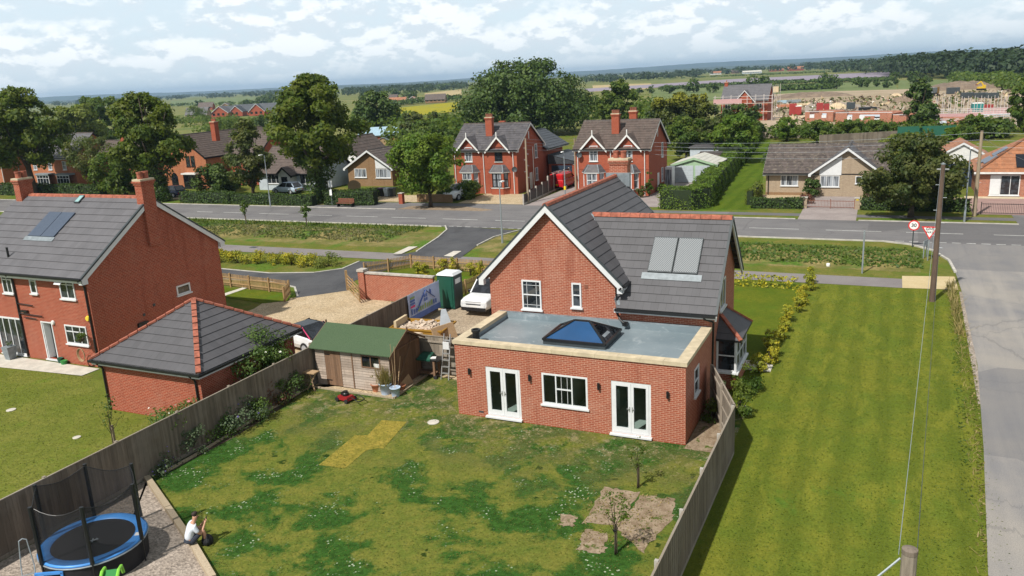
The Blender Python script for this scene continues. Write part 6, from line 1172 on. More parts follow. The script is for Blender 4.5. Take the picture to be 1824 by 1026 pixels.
vehicle('van', 'red panel van with roof rack parked between the brick villas', 'van', P(1004, 334)[:2], PI/2, 4.9, 1.9, vb, (2.6, 2.7, 3.1, 4.1, 1.92, 1.22), (.9, 3.9), 'paint_red', extras=van_x)
sp = P(808, 357)
vehicle('suv_car', 'white estate car with open dark tailgate beneath the round tree', 'car', (sp[0], sp[1]+1.5), -PI/2-.15, 4.6, 1.9, [(0, .9, .85), (.1, 1.05, .9), (2, 1.1, .93), (3.4, 1.08, .93), (4.3, .95, .88), (4.6, .75, .82)], (.3, .6, 2.5, 3.3, 1.7, 1.08), (.9, 3.7), 'paint_white', wr=.38)
bp_ = P(500, 344); vehicle('hatchback_car', 'silver blue car on the drive behind the left hedge', 'car', (bp_[0]+1.2, bp_[1]), math.radians(175), 4.2, 1.76, cb, (.12, .6, 2.3, 3.1, 1.48, .95), (.75, 3.3), 'paint_silver')
dp_ = P(306, 350); vehicle('hatchback_car', 'dark blue car seen past the ivy covered trunk', 'car', dp_[:2], math.radians(178), 4.2, 1.76, cb, (.12, .6, 2.3, 3.1, 1.48, .95), (.75, 3.3), 'paint_blue')
dk_ = (-8.2, 86.0); vehicle('hatchback_car', 'dark car far back beside the boarded fence of the right villa', 'car', P(1203, 262)[:2], 1.2, 4.2, 1.76, cb, (.12, .6, 2.3, 3.1, 1.48, .95), (.75, 3.3), 'paint_black')
# ------------------------------------------------------------------ builder's yard
PL = thing('portable_toilet', 'dark green portable toilet with white roof behind the banner', 'portable toilet', (-8.3, 14.55, 0)); a = .56
B(-a, a, -a+.02, a, .06, 2.1).build('cabin', 'green_plastic', PL); B(a, a+.02, -a+.06, a-.04, .08, 2.08).build('side_panel', 'dgrey', PL); B(-a+.12, a-.12, -a-.01, -a+.019, .15, 2.0).build('door', 'green_plastic', PL); pb_ = B(-a-.03, a+.03, -a-.03, a+.03, 0, .06); pb_.build('base', 'black', PL)
MB().hexa([(-a-.04, -a-.04, 2.1), (a+.04, -a-.04, 2.1), (a+.04, a+.04, 2.1), (-a-.04, a+.04, 2.1), (-a*.85, -a*.9, 2.24), (a*.85, -a*.9, 2.24), (a*.85, a*.9, 2.24), (-a*.85, a*.9, 2.24)]).build('roof', 'white', PL); B(a+.021, a+.03, -.35, .3, 1.55, 1.85).build('sign', 'sign_white', PL)
ribs = MB()
for k in range(5): ribs.box(-a-.012, a+.0, -a+.005, -a+.018, .3+k*.36, .33+k*.36)
ribs.build('ribs', 'green_plastic', PL)
BN = thing('banner', 'blue printed builder banner with house outline tied to the dark fence', 'banner', (-8.47, 9.9, 0)); BN.scale = (1, .88, 1); bl = MB()
n_ = 8
for i in range(n_):
    y0, y1 = 4.0*i/n_, 4.0*(i+1)/n_; d0, d1 = .05+.02*math.sin(i*1.9), .05+.02*math.sin((i+1)*1.9); bl.hexa([(d0, y0, .28), (d1, y1, .3), (d1+.01, y1, .3), (d0+.01, y0, .28), (d0, y0, 1.92), (d1, y1, 1.95), (d1+.01, y1, 1.95), (d0+.01, y0, 1.92)])
bl.build('sheet', 'banner_pale', BN); B(.085, .09, 0, 4.0, .3, .62).build('footer_band', 'banner_blue', BN); ho = MB()
for p_, q_ in (((.095, 1.0, .85), (.095, 2.1, 1.8)), ((.095, 2.1, 1.8), (.095, 3.3, 1.1)), ((.095, 2.75, 1.42), (.095, 2.75, 1.7))): ho.beam(p_, q_, .01, .09, (1, 0, 0))
for yv in (1.9, 2.15):
    for z in (1.15, 1.38): ho.box(.093, .098, yv, yv+.18, z, z+.17)
ho.build('house_emblem', 'banner_blue', BN)
for k in range(12): B(.093, .098, .25+k*.28, .25+k*.28+.15, .72, .98 if k % 3 else 1.05).build('letter', 'banner_blue' if k < 3 or k > 9 else 'banner_green', BN)
for k, mm in enumerate(('banner_green', 'banner_blue', 'banner_blue', 'paint_pink')): B(.091, .096, .2, .75, 1.62-k*.17, 1.74-k*.17).build('logo_stripe', mm, BN)
SK = thing('skip', 'yellow builder skip heaped with rubble beside the fence', 'skip', (-6.35, 8.0, 0), .08); s = MB()
bot = [(-1.0, -.8), (.9, -.8), (.9, .8), (-1.0, .8)]; top = [(-1.55, -.9), (1.5, -.9), (1.5, .9), (-1.55, .9)]
for i in range(4):
    j = (i+1) % 4; s.prism([(*bot[i], .05), (*bot[j], .05), (*[v*.95 for v in bot[j]], .05), (*[v*.95 for v in bot[i]], .05)], [(*top[i], .95), (*top[j], .95), (*[v*.95 for v in top[j]], .95), (*[v*.95 for v in top[i]], .95)]); s.beam((*top[i], .95), (*top[j], .95), .08, .08)
s.box(-1, .9, -.8, .8, .05, .1); s.build('container', 'skip_yellow', SK)
rub = thing('rubble_heap', 'heap of broken pale rubble and timber filling the skip', 'rubble', (-6.35, 8.0, .5), .08); rb = MB(); rg = random.Random(5)
MB().lathe((0, 0, 0), [(0, .52), (.5, .45), (1.0, .3), (.85, .0)], 14).build('debris_core', 'rubble', rub)
for i in range(150):
    x, yv = rg.uniform(-1.25, 1.25), rg.uniform(-.75, .75); z = .28+.3*(1-abs(x)/1.4)*(1-abs(yv)/1.2); l, w, t = rg.uniform(.08, .4), rg.uniform(.06, .16), rg.uniform(.04, .09); an = rg.uniform(0, PI)
    rb.beam((x, yv, z), (x+l*math.cos(an), yv+l*math.sin(an), z+rg.uniform(-.06, .1)), w, t)
ro_ = rb.build('debris', boards('debris', (.52, .42, .33), (.36, .2, .14)), rub); B(-1.45, -1.3, -.6, .7, .4, .75).build('timber_board', 'pale_wood', rub, rot=.0)
tag(MB().prism([(0, 0, 0), (1.5, 0, 0), (1.5, .05, 0), (0, .05, 0)], [(0, .5, 1.15), (1.5, .55, 1.15), (1.5, .6, 1.15), (0, .55, 1.15)]).build('old_door', 'plank', loc=(-4.75, 6.7, .02), rot=1.2), 'old brown board with a hole, leaning on the skip end', 'board')
tag(MB().prism([(0, 0, 0), (.7, 0, 0), (.7, .04, 0), (0, .04, 0)], [(.15, .1, .95), (.4, .1, .95), (.4, .14, .95), (.15, .14, .95)]).build('plasterboard_offcut', 'render_grey', loc=(-5.55, 8.3, .8), rot=.5), 'pointed grey board offcut standing up in the skip', 'board')
# ------------------------------------------------------------------ street furniture
def lamp(label, base, h, arm=.8, mat='metal', adir=PI, box=False):
    T = thing('street_lamp', label, 'street lamp', (base[0], base[1], 0), 0, 'street lamps'); MB().tube([(0, 0, 0), (0, 0, 1.2)], .09, 10).tube([(0, 0, 1.2), (0, 0, h)], [.06, .045], 8).build('post', mat, T)
    c, s = math.cos(adir), math.sin(adir); MB().tube([(0, 0, h-.02), (c*.3, s*.3, h+.06), (c*arm, s*arm, h+.06)], .028, 6).build('arm', mat, T)
    b = MB().prism([(-.05, -.12, 0), (.5, -.1, .03), (.5, .1, .03), (-.05, .12, 0)], [(-.05, -.1, .1), (.45, -.06, .1), (.45, .06, .1), (-.05, .1, .1)]).build('lamp_head', 'sign_white', T, loc=(c*arm, s*arm, h+.02), rot=adir); 
    if box: B(-.11, .11, -.11, .11, .9, 1.3).build('sign_plate', 'plate_y', T)
    return T
def at(bx, by, tx, ty): b = P(bx, by); return b, HZ(b, tx, ty)
b, h = at(482, 368, 475, 276); lamp('grey street lamp by the hedge left of the tall lime', b, h, .4, adir=-PI/2)
b, h = at(895, 433, 889, 326); lamp('grey street lamp standing on the near verge by the tarmac bellmouth', b, h, .35, adir=PI/2)
b, h = at(1717.5, 395, 1732, 264); lamp('grey street lamp beside the right pole across the road', b, h, .3, adir=-PI/2)
b, h = at(1007, 352, 1005, 271); lamp('grey street lamp with a yellow plate next to the red van', b, h, .3, adir=-PI/2, box=True)
b = (-99, 50.5); lamp('street lamp with long arm standing before the white bay windows', b, HZ(b, 82, 286), 1.8, adir=PI)
def rod(name, label, cat, base, h, r, mat, extras=None, n=10):
    T = thing(name, label, cat, (base[0], base[1], 0)); MB().tube([(0, 0, 0), (0, 0, h)], r, n).build('post', mat, T)
    if extras: extras(T, h)
    return T
b, h = at(1535.5, 487, 1541, 411); rod('marker_post', 'plain galvanised post beside the footpath in front of the ditch', 'post', b, h, .055, 'metal')
b, h = at(592, 366, 586, 322)
def bus(T, h): B(-.25, .25, -.03, .03, h-.75, h).build('flag', 'sign_white', T); B(-.17, .17, -.09, -.05, 1.2, 1.9).build('timetable', 'sign_white', T); B(-.2, .02, -.034, -.031, h-.35, h-.1).build('symbol', 'metal', T)
rod('bus_stop', 'bus stop pole with white flag and timetable by the bench', 'bus stop', b, h, .05, 'metal', bus)
bb_ = P(617, 368); BE = thing('bench', 'dark slatted bench in front of the hedge by the bus stop', 'bench', (bb_[0]-1.1, bb_[1], 0)); s_ = MB()
for k in range(3): s_.box(0, 2.2, -.4+k*.14, -.28+k*.14, .42, .46)
s_.build('seat', 'rust', BE); s_ = MB()
for k in range(4): s_.box(0, 2.2, .06, .1, .5+k*.12, .59+k*.12)
s_.build('backrest', 'rust', BE)
for x in (.1, 2.05): MB().box(x, x+.08, -.4, .1, 0, .42).box(x, x+.08, .1, .15, 0, .95).build('leg', 'black', BE)
def txt(body, size, mat, par, loc, rot, name='lettering'):
    cu = bpy.data.curves.new(name, 'FONT'); cu.body = body; cu.size = size; cu.align_x = 'CENTER'; cu.align_y = 'CENTER'; cu.extrude = .003; cu.offset = size*.02
    o = bpy.data.objects.new(name, cu); COL.objects.link(o); dg = bpy.context.evaluated_depsgraph_get(); me = bpy.data.meshes.new_from_object(o.evaluated_get(dg)); bpy.data.objects.remove(o)
    o = bpy.data.objects.new(name, me); COL.objects.link(o); me.materials.clear(); me.materials.append(M[mat]); o.parent = par; o.location = loc; o.rotation_euler = rot; return o
def face_cam(p): return math.atan2(CAMPOS[1]-p[1], CAMPOS[0]-p[0])+PI/2
b, h = at(1625, 440, 1628, 391)
def s30(T, h):
    D = MB().tube([(0, -.05, h-.42), (0, -.075, h-.42)], .38, 32).build('disc', 'sign_red', T); MB().tube([(0, -.076, h-.42), (0, -.08, h-.42)], .295, 32).build('centre', 'sign_white', D); txt('30', .36, 'sign_black', D, (0, -.084, h-.42), (PI/2, 0, 0))
rod('speed_limit_sign', 'round red and white 30 speed limit sign on a dark post', 'road sign', b, h, .04, 'dgrey', s30)
b, h = at(1652, 464, 1650, 403)
def gw(T, h):
    o = [(-.52, 0), (.52, 0), (0, -.9)]
    def tri(s, y0, y1): return ([(x*s, y0, h-.3+(z+.3)*s) for x, z in o], [(x*s, y1, h-.3+(z+.3)*s) for x, z in o])
    D = MB().prism(*tri(1, -.045, -.07)).build('triangle', 'sign_red', T); MB().prism(*tri(.74, -.071, -.076)).build('centre', 'sign_white', D); txt('GIVE', .25, 'sign_black', D, (0, -.08, h-.18), (PI/2, 0, 0)); txt('WAY', .2, 'sign_black', D, (0, -.08, h-.40), (PI/2, 0, 0))
rod('give_way_sign', 'red and white triangular GIVE WAY sign by the telegraph pole', 'road sign', b, h, .04, 'metal', gw)
b, h = at(1647, 459, 1647, 428)
NP = thing('nameplate_sign', 'low grey two legged sign seen edge on beside the give way sign', 'road sign', (b[0], b[1], 0), 1.25); B(-.4, .4, -.02, .02, h-.35, h).build('plate', 'metal', NP)
for x in (-.3, .3): B(x-.03, x+.03, -.03, .03, 0, h-.35).build('leg', 'metal', NP)
# telegraph poles and wires
def pole(label, base, h, r=.14, lean=(0, 0), mat='pole', steps=True, ins=True):
    T = thing('telegraph_pole', label, 'telegraph pole', (base[0], base[1], 0), 0, 'telegraph poles'); MB().tube([(0, 0, 0), (lean[0]*.5, lean[1]*.5, h*.5), (lean[0], lean[1], h)], [r, r*.85, r*.68], 12).build('pole', mat, T)
    MB().lathe((lean[0], lean[1], h), [(r*.72, -.06), (r*.72, .0), (0, .03)], 12)  .build('cap', 'fence' if not ins else 'lead', T)
    if steps:
        s = MB()
        for k in range(6): z = h*.4+k*h*.09; f = z/h; s.tube([(lean[0]*f-(.3 if k % 2 else -.05), lean[1]*f, z), (lean[0]*f+(.05 if k % 2 else .3), lean[1]*f, z)], .012, 5)
        s.build('step_irons', 'metal', T)
    if ins: B(lean[0]-.3, lean[0]+.3, lean[1]-.04, lean[1]+.04, h-.35, h-.28).build('bracket', 'steel', T)
    return (base[0]+lean[0], base[1]+lean[1], h)
b = P(1660, 537); h = HZ(b, 1678, 291); pA = pole('brown telegraph pole standing on the mown field by the lane', b, h, .16)
pt = P(1621, 978, 7.7); pB = pole('near telegraph pole whose top shows at the bottom edge', (pt[0], pt[1]), 7.7, .13, steps=False, ins=False, mat='fence_l')
b = P(1735, 385); pC = pole('weathered telegraph pole beside the orange roofed bungalow', b, HZ(b, 1749, 233), .17, mat='stake', ins=False)
b = P(941, 362); pD = pole('telegraph pole beside the gravel forecourt of the left villa', b, HZ(b, 936, 246), .13, mat='stake', ins=False)
b = (-20.6, 57.5); b = P(1026, 338); pE = pole('telegraph pole between the two villas, next to the red van', b, HZ(b, 1023, 246), .13, mat='stake', ins=False)
b = P(952, 338); rod('flag_pole', 'thin white pole standing against the end wall of the left villa', 'pole', b, HZ(b, 950, 261), .05, 'white_old')
def wire(label, a, b, sag=.4, r=.014, mat='metal', group='overhead wires'):
    a, b = Vector(a), Vector(b); n = 14; return tag(MB().tube([tuple((a.lerp(b, i/n)-a)-Vector((0, 0, 4*sag*(i/n)*(1-i/n)))) for i in range(n+1)], r, 5).build('overhead_wire', mat, loc=tuple(a)), label, 'cable', group)
wire('left of the two cables sloping up from the near pole to the brown pole', (pB[0]-.12, pB[1], pB[2]-.1), (pA[0]-.1, pA[1], pA[2]-.15), .35, .005, 'metal'); wire('right of the two cables sloping up from the near pole to the brown pole', (pB[0]+.08, pB[1], pB[2]-.1), (pA[0]+.1, pA[1], pA[2]-.3), .5, .005, 'dgrey')
wire('cable leaving the near pole towards the bottom edge', (pB[0]-.1, pB[1], pB[2]-.15), (pB[0]-1.8, pB[1]-1.6, pB[2]-1.3), .02, .014, 'metal')
pR = (pC[0]+40, pC[1]-.5, pC[2]-.2)
for k, z in enumerate((.15, .75, 1.3, 2.0)):
    nm = ('topmost', 'second', 'third', 'lowest')[k]
    wire(nm+' of the long cables between the two rear poles over the bungalow roof', (pE[0], pE[1], pE[2]-z*.6), (pC[0], pC[1], pC[2]-z), .7, .010); wire(nm+' of the cables between the left villa poles', (pD[0], pD[1], pD[2]-z*.6), (pE[0], pE[1], pE[2]-z*.6), .15, .010)
    if k < 3: wire(nm+' of the cables leaving the weathered pole towards the right edge', (pC[0], pC[1], pC[2]-z), (pR[0], pR[1], pR[2]-z), .5, .010)
wire('slanting cable from the weathered pole to the solar panelled roof', (pC[0], pC[1], pC[2]-.5), (28.6, 63.0, 3.0), .2, .010)
# wheelie bins
for i, (px, m_, l) in enumerate(((667, 'black', 'black wheelie bin left of the purple lidded one'), (679, 'purple', 'wheelie bin with a purple lid by the brown bungalow'), (690, 'shutter', 'pale grey green wheelie bin by the brown bungalow'), (700, 'dgrey', 'dark grey wheelie bin at the right end of the bin row'))):
    p = P(px, 350); T = thing('wheelie_bin', l, 'bin', (p[0], p[1], 0), 0, 'wheelie bins by the brown bungalow'); MB().hexa([(-.24, -.28, .06), (.24, -.28, .06), (.24, .28, .06), (-.24, .28, .06), (-.3, -.36, 1.0), (.3, -.36, 1.0), (.3, .36, 1.0), (-.3, .36, 1.0)]).build('bin_body', m_ if m_ != 'purple' else 'black', T); B(-.32, .32, -.38, .38, 1.0, 1.08).build('lid', m_, T)
    MB().tube([(-.26, .3, .1), (.26, .3, .1)], .1, 10).build('wheel', 'tyre', T)
p = P(610, 355); T = thing('arched_gate', 'arched wooden garden gate between hedge and brown bungalow', 'gate', (p[0]-.8, p[1]+2.5, 0)); MB().prism([(0, -.03, 0), (1.9, -.03, 0), (1.9, -.03, 1.6), (1.45, -.03, 1.95), (.95, -.03, 2.05), (.45, -.03, 1.95), (0, -.03, 1.6)], [(0, .03, 0), (1.9, .03, 0), (1.9, .03, 1.6), (1.45, .03, 1.95), (.95, .03, 2.05), (.45, .03, 1.95), (0, .03, 1.6)]).build('panel', 'plank', T)
p = P(1341, 352); T = thing('notice_board', 'small white notice board at the foot of the mown strip', 'sign', (p[0], p[1], 0)); B(-.25, .25, -.03, .03, .6, 1.0).build('board', 'sign_white', T); B(-.03, .03, -.02, .02, 0, .6).build('post', 'stake', T)
p = P(1475, 474); tag(MB().lathe((0, 0, 0), [(.12, .0), (.13, .15), (.08, .2), (0, .2)], 10).build('white_bag', 'sign_white', loc=p), 'white bag dumped at the edge of the ditch', 'bag')
# ------------------------------------------------------------------ trees
def ptree(name, label, base, top, wpx, mat, prof='round', y=None, **kw):
    b = P(*base) if y is None else (*inter(y, *base), 0)
    h = HZ(b, *top); kw.setdefault('group', 'trees'); return tree(name, label, b, h, wpx*MPP((b[0], b[1], h*.6)), mat, prof, **kw)
ptree('lime_tree', 'tall broad lime tree standing alone behind the left house gable, its trunk dark with ivy', (572, 361), (562, 121), 200, 'lime', 'lime', n=21000, size=.46, nc=120, cr=.2, clear=.27, ivy=1.5, seed=11, trunk=.55, limbs=12)
ptree('lime_tree', 'leaning lime tree between the chimney pots of the left house and the gabled house', (290, 359), (255, 160), 165, 'lime', 'lime', n=17000, size=.48, nc=95, cr=.22, clear=.3, ivy=1.6, seed=12, trunk=.5, limbs=10, lean=(-2.3, .5))
ptree('lime_tree', 'dense dark lime tree cut off by the left edge', (62, 350), (40, 148), 165, 'lime', 'lime', n=18000, size=.5, nc=100, cr=.22, clear=.25, seed=13, trunk=.5)
ptree('maple_tree', 'round crowned young maple on the bare verge in front of the left villa', (767, 369), (757, 233), 140, 'bright', 'round', n=14000, size=.34, nc=95, cr=.24, clear=.2, seed=14, trunk=.2, limbs=9)
ptree('oak_tree', 'huge dark oak filling the sky line behind the villas', (935, 240), (938, 106), 272, 'oak', 'dome', n=24000, size=.8, nc=190, cr=.17, clear=.05, seed=15, trunk=.8, limbs=12)
ptree('oak_tree', 'very dark tree right of the tall lime, far behind the bungalows', (668, 252), (665, 158), 96, 'oak', 'round', n=6500, size=.75, nc=60, cr=.24, clear=.08, seed=16, trunk=.6)
ptree('lime_tree', 'bushy tree with pale top right of the huge oak', (1103, 232), (1103, 138), 88, 'mid', 'lime', n=6000, size=.65, nc=60, cr=.24, clear=.1, seed=17, trunk=.5)
for i, (px, tp, w, l) in enumerate(((1184, 168, 62, 'left of the three dark conifers with golden tops'), (1215, 162, 62, 'middle of the three dark conifers with golden tops'), (1246, 164, 56, 'right of the three dark conifers with golden tops'))):
    ptree('conifer', l, (px, 262), (px, tp), w*1.5, 'conifer', 'dome', n=7500, size=.45, nc=60, cr=.26, clear=.02, seed=20+i, trunk=.3, y=118+i*3)
ptree('ash_tree', 'fresh green leafy tree at the head of the mown strip', (1308, 300), (1318, 200), 84, 'bright', 'round', n=9000, size=.42, nc=60, cr=.24, clear=.06, seed=24, trunk=.25, y=92)
ptree('fruit_tree', 'dull green garden tree between right villa and the bright tree', (1222, 288), (1222, 206), 80, 'mid', 'round', n=6000, size=.4, nc=60, cr=.25, clear=.1, seed=25, trunk=.2, y=95)
ptree('fruit_tree', 'olive tinted garden tree behind the pale shed', (1270, 280), (1270, 208), 80, 'olive', 'round', n=6000, size=.45, nc=55, cr=.25, clear=.05, seed=26, trunk=.2, y=100)
ptree('oak_tree', 'dark bushy tree in front of the scaffolded house', (1315, 240), (1316, 184), 100, 'oak', 'dome', n=5000, size=.6, nc=50, cr=.22, clear=.02, seed=27, trunk=.4, y=128)
ptree('ash_tree', 'shaded tree right of the bright tree, against the strip', (1334, 275), (1334, 205), 46, 'mid', 'round', n=3500, size=.45, nc=40, cr=.26, clear=.02, seed=28, trunk=.3, y=104)
ptree('willow_tree', 'pale yellow green willow behind the leftmost houses', (145, 282), (143, 182), 120, 'willow', 'dome', n=11000, size=.7, nc=60, cr=.22, clear=.05, seed=29, trunk=.5)
ptree('ash_tree', 'deep green tree behind the pale willow', (186, 262), (188, 168), 100, 'mid', 'round', n=8000, size=.8, nc=50, cr=.24, clear=.05, seed=30, trunk=.5)
ptree('cherry_tree', 'sparse brownish tree in front of the white bay windows', (172, 348), (172, 238), 90, 'olive', 'round', n=4200, size=.3, nc=45, cr=.25, clear=.2, seed=31, trunk=.16, limbs=14)
ptree('holly_tree', 'dense dark green round bush tree behind the left house ridge', (225, 350), (222, 266), 112, 'mid', 'round', n=6500, size=.4, nc=60, cr=.24, clear=.03, seed=32, trunk=.3)
ptree('birch_tree', 'tall airy grey green tree beside the gabled house', (452, 352), (448, 198), 80, 'olive', 'col', n=8500, size=.36, nc=70, cr=.3, clear=.06, seed=33, trunk=.2, limbs=12)
ptree('shrub_tree', 'dark shrubby tree hiding the side wall of the gabled house', (392, 352), (392, 292), 90, 'oak', 'round', n=5500, size=.36, nc=40, cr=.27, clear=.02, seed=34, trunk=.2)
ptree('plum_tree', 'spreading dark purple green tree in front of the bungalow hedge', (1622, 387), (1618, 233), 196, 'plum', 'flat', n=15000, size=.3, nc=120, cr=.17, clear=.16, seed=35, trunk=.22, limbs=14)
ptree('plum_tree', 'lower bushy growth under the purple tree by the right bungalow', (1650, 372), (1650, 290), 110, 'oak', 'round', n=5500, size=.3, nc=60, cr=.24, clear=.05, seed=36, trunk=.15, y=54.5)
ptree('cypress_tree', 'tall dark cypress standing before the green hoarding', (1634, 244), (1632, 136), 62, 'oak', 'col', n=5500, size=.55, nc=55, cr=.3, clear=.1, seed=37, trunk=.35)
ptree('lime_tree', 'dark tree cut off by the right edge above the orange roof', (1826, 236), (1818, 128), 62, 'mid', 'col', n=4500, size=.6, nc=50, cr=.28, clear=.04, seed=38, trunk=.4)
for i, (px, by, tp, w, mt, l) in enumerate(((1401, 252, 208, 42, 'bright', 'bright green bushy tree at the left of the row behind the buff bungalow'), (1455, 256, 214, 58, 'mid', 'spreading apple tree behind the buff bungalow ridge'), (1512, 250, 212, 54, 'mid', 'round green tree left of the green hoarding'), (1560, 250, 214, 50, 'mid', 'loose green tree touching the green hoarding'), (1732, 250, 204, 58, 'mid', 'leafy tree right of the green hoarding, before the teal toilet'), (1776, 245, 210, 60, 'oak', 'dark tree right of the leafy one before the building plot'), (1698, 258, 226, 34, 'bright', 'small bright green tree at the hoarding corner'), (1648, 285, 258, 90, 'mid', 'low green trees hiding the plot behind the purple tree'), (1600, 268, 240, 70, 'willow', 'yellowish young tree behind the purple tree'))):
    ptree('garden_tree', l, (px, by), (px, tp), w, mt, 'round', n=3200, size=.42, nc=38, cr=.28, clear=.12 if i == 1 else .04, seed=40+i, trunk=.18)
for i, (px, by, tp, w, mt, pf, l) in enumerate(((690, 262, 234, 24, 'spruce', 'cone', 'blue spruce next to the weathered shed'), (702, 276, 248, 32, 'willow', 'round', 'round lime green shrub tree behind the brown bungalow'), (738, 262, 196, 46, 'olive', 'round', 'brownish green tree behind the round maple'), (775, 250, 196, 40, 'olive', 'col', 'tall brownish tree left of the left villa'), (760, 268, 214, 60, 'mid', 'round', 'green tree behind the left villa chimney side'), (352, 218, 188, 44, 'mid', 'round', 'distant green tree before the new houses'), (400, 240, 212, 70, 'mid', 'round', 'green hedge tree behind the gabled house chimney'), (468, 238, 204, 44, 'oak', 'round', 'dark tree left of the tall lime crown'), (690, 215, 186, 40, 'oak', 'round', 'dark tree further back left of the yellow field'))):
    ptree('garden_tree', l, (px, by), (px, tp), w, mt, pf, n=2600, size=.5, nc=32, cr=.3, clear=.04, seed=60+i, trunk=.2)
# young staked trees
def sapling(label, base, top, w, mat='mid', n=240, size=.12, seed=1, stake=True, tied=False):
    b = P(*base); h = HZ(b, *top); T = tree('young_tree', label, b, h, w, mat, 'col', n=n, size=size, nc=16, cr=.42, clear=.38, seed=seed, trunk=.025, limbs=9, cat='young tree', group='newly planted trees')
    if stake: B(-.035, .035, .05, .12, 0, h*.42).build('stake', 'stake', T)
    if tied: B(-.05, .05, -.03, .14, h*.36, h*.38).build('tie', 'black', T)
    return T
sapling('young fruit tree growing in front of the right French doors', (1136, 870), (1138, 772), .7, n=230, size=.075, seed=3); sapling('young staked fruit tree beside the bare soil patches', (1096, 988), (1105, 870), .95, n=240, size=.08, seed=4, tied=True)
sapling('young street tree nearer the left house gable', (438, 400), (432, 356), 1.2, 'mid', 300, .22, 5); sapling('young street tree below the tall lime on the near verge', (546, 403), (541, 362), 1.1, 'mid', 320, .22, 6); sapling('thin young tree in the neighbour lawn beyond the long fence', (205, 808), (180, 690), 1.0, 'mid', 140, .1, 7)
# ------------------------------------------------------------------ hedges and shrubs
hedge('clipped_hedge', 'thick bright green clipped hedge curving round from the paved forecourt along the mown strip', [(-4.3, 53.0), (STRIPL[0][0]-2.0, 52.8), (STRIPL[0][0]-1.25, STRIPL[0][1]+2), *[(q[0]-1.25, q[1]) for q in STRIPL[1:4]]], 2.5, 2.1, 'hedge_b', 95, .16, .45)
hedge('garden_hedge', 'tall loose hedge continuing along the mown strip below the trees', [(q[0]-1.6, q[1]) for q in STRIPL[3:]], 3.0, 3.0, 'hedge_b', 26, .36, .5, wob=.2)
hedge('clipped_hedge', 'low dark hedge left of the buff bungalow drive', [(3.9, 53.8), (8.3, 54.0)], .9, 1.0, 'hedge', 60, .2); hedge('clipped_hedge', 'long low dark hedge right of the buff bungalow drive', [(13.8, 54.1), (22.2, 54.0)], 1.0, 1.15, 'hedge', 55, .2)
hedge('golden_hedge', 'narrow yellow green shrub row beside the buff bungalow wall', [(3.3, 55.5), (3.4, 61)], .7, 1.5, 'willow', 60, .2)
shrub('clipped_shrub', 'dark clipped dome shrub between the two curtained bungalow windows', (8.6, 61.2), 2.0, 2.1, 'hedge', 1600, .22, seed=2); shrub('clipped_shrub', 'tall dark clipped shrub at the right end of the buff bungalow', (14.8, 60.6), 2.5, 2.4, 'hedge', 1800, .22, seed=3, prof='box'); shrub('shrub', 'small rusty orange shrub by the bungalow hedge', (8.4, 57.0), .9, 1.7, 'redleaf', 500, .2, seed=4)
hedge('clipped_hedge', 'dark boxed hedge behind the bench and bus stop', [P(588, 364)[:2], P(666, 365)[:2]], 1.4, 1.75, 'hedge', 60, .2, .2); hedge('clipped_hedge', 'long clipped hedge between the street lamp and the tall lime', [P(420, 362)[:2], P(558, 366)[:2]], 1.2, 1.25, 'hedge', 55, .2); hedge('clipped_hedge', 'dark hedge in front of the gabled house', [P(332, 360)[:2], P(412, 362)[:2]], 1.4, 1.4, 'hedge', 50, .22)
hedge('garden_hedge', 'dark hedge before the white bay windows behind the left house', [(-112, 52.5), (-86, 53.2)], 1.6, 1.6, 'hedge', 30, .3)
shrub('shrub', 'dense green shrub bank in front of the left villa bay', (-29.0, 56.6), 2.0, 4.6, 'mid', 3200, .25, seed=5); shrub('shrub', 'dark shrub bank beside the white estate car', (-31.0, 55.0), 1.5, 2.8, 'hedge', 1500, .25, seed=6); shrub('shrub', 'dark red leaved shrub by the right villa bay', (-8.9, 59.2), 1.5, 1.2, 'plum', 500, .2, seed=7); shrub('climbing_plant', 'green climber on the corner of the right villa', (-8.2, 60.1), 3.0, .9, 'mid', 700, .2, seed=8, prof='box'); shrub('shrub', 'low green shrub at the side of the right villa', (-7.6, 63.5), 1.0, 1.3, 'mid', 400, .22, seed=9)
shrub('shrub', 'spiky silver plant behind the buff bungalow', (1.2, 93), 2.4, 4.4, 'greyleaf', 1500, .4, seed=10)
# golden shrub row on the right, planted along the lawn edge
ends = [P(1443, 506), P(1434, 530), P(1418, 556), P(1396, 590), P(1378, 622), P(1368, 648), P(1346, 676)]; ordn = ('first', 'second', 'third', 'fourth', 'fifth', 'sixth', 'seventh', 'eighth', 'ninth', 'tenth', 'eleventh', 'twelfth', 'thirteenth', 'fourteenth', 'fifteenth', 'sixteenth'); k = 0
for a, b in zip(ends[:-1], ends[1:]):
    for f in ((0, .5) if k < 14 else (0,)):
        p = (a[0]+(b[0]-a[0])*f+.15*math.sin(k*2.1), a[1]+(b[1]-a[1])*f); shrub('golden_shrub', ordn[k]+' yellow shrub of the row along the mown field, counted from the footpath', p, (1.25 if k < 2 else .85)+.12*math.sin(k*1.7), .9+.12*math.cos(k*2.3), 'golden', 1100, .085, seed=80+k, group='yellow shrubs along the mown field', prof='col' if k < 2 else 'round', nc=22, cr=.34, sx=.8); k += 1
shrub('shrub', 'large dark green shrub outside the angled fence by the bay window', P(1326, 700), 1.35, 1.5, 'mid', 1700, .10, seed=90); shrub('shrub', 'dark green shrub nearest the fence corner', P(1318, 740), 1.0, 1.0, 'mid', 1000, .10, seed=91)
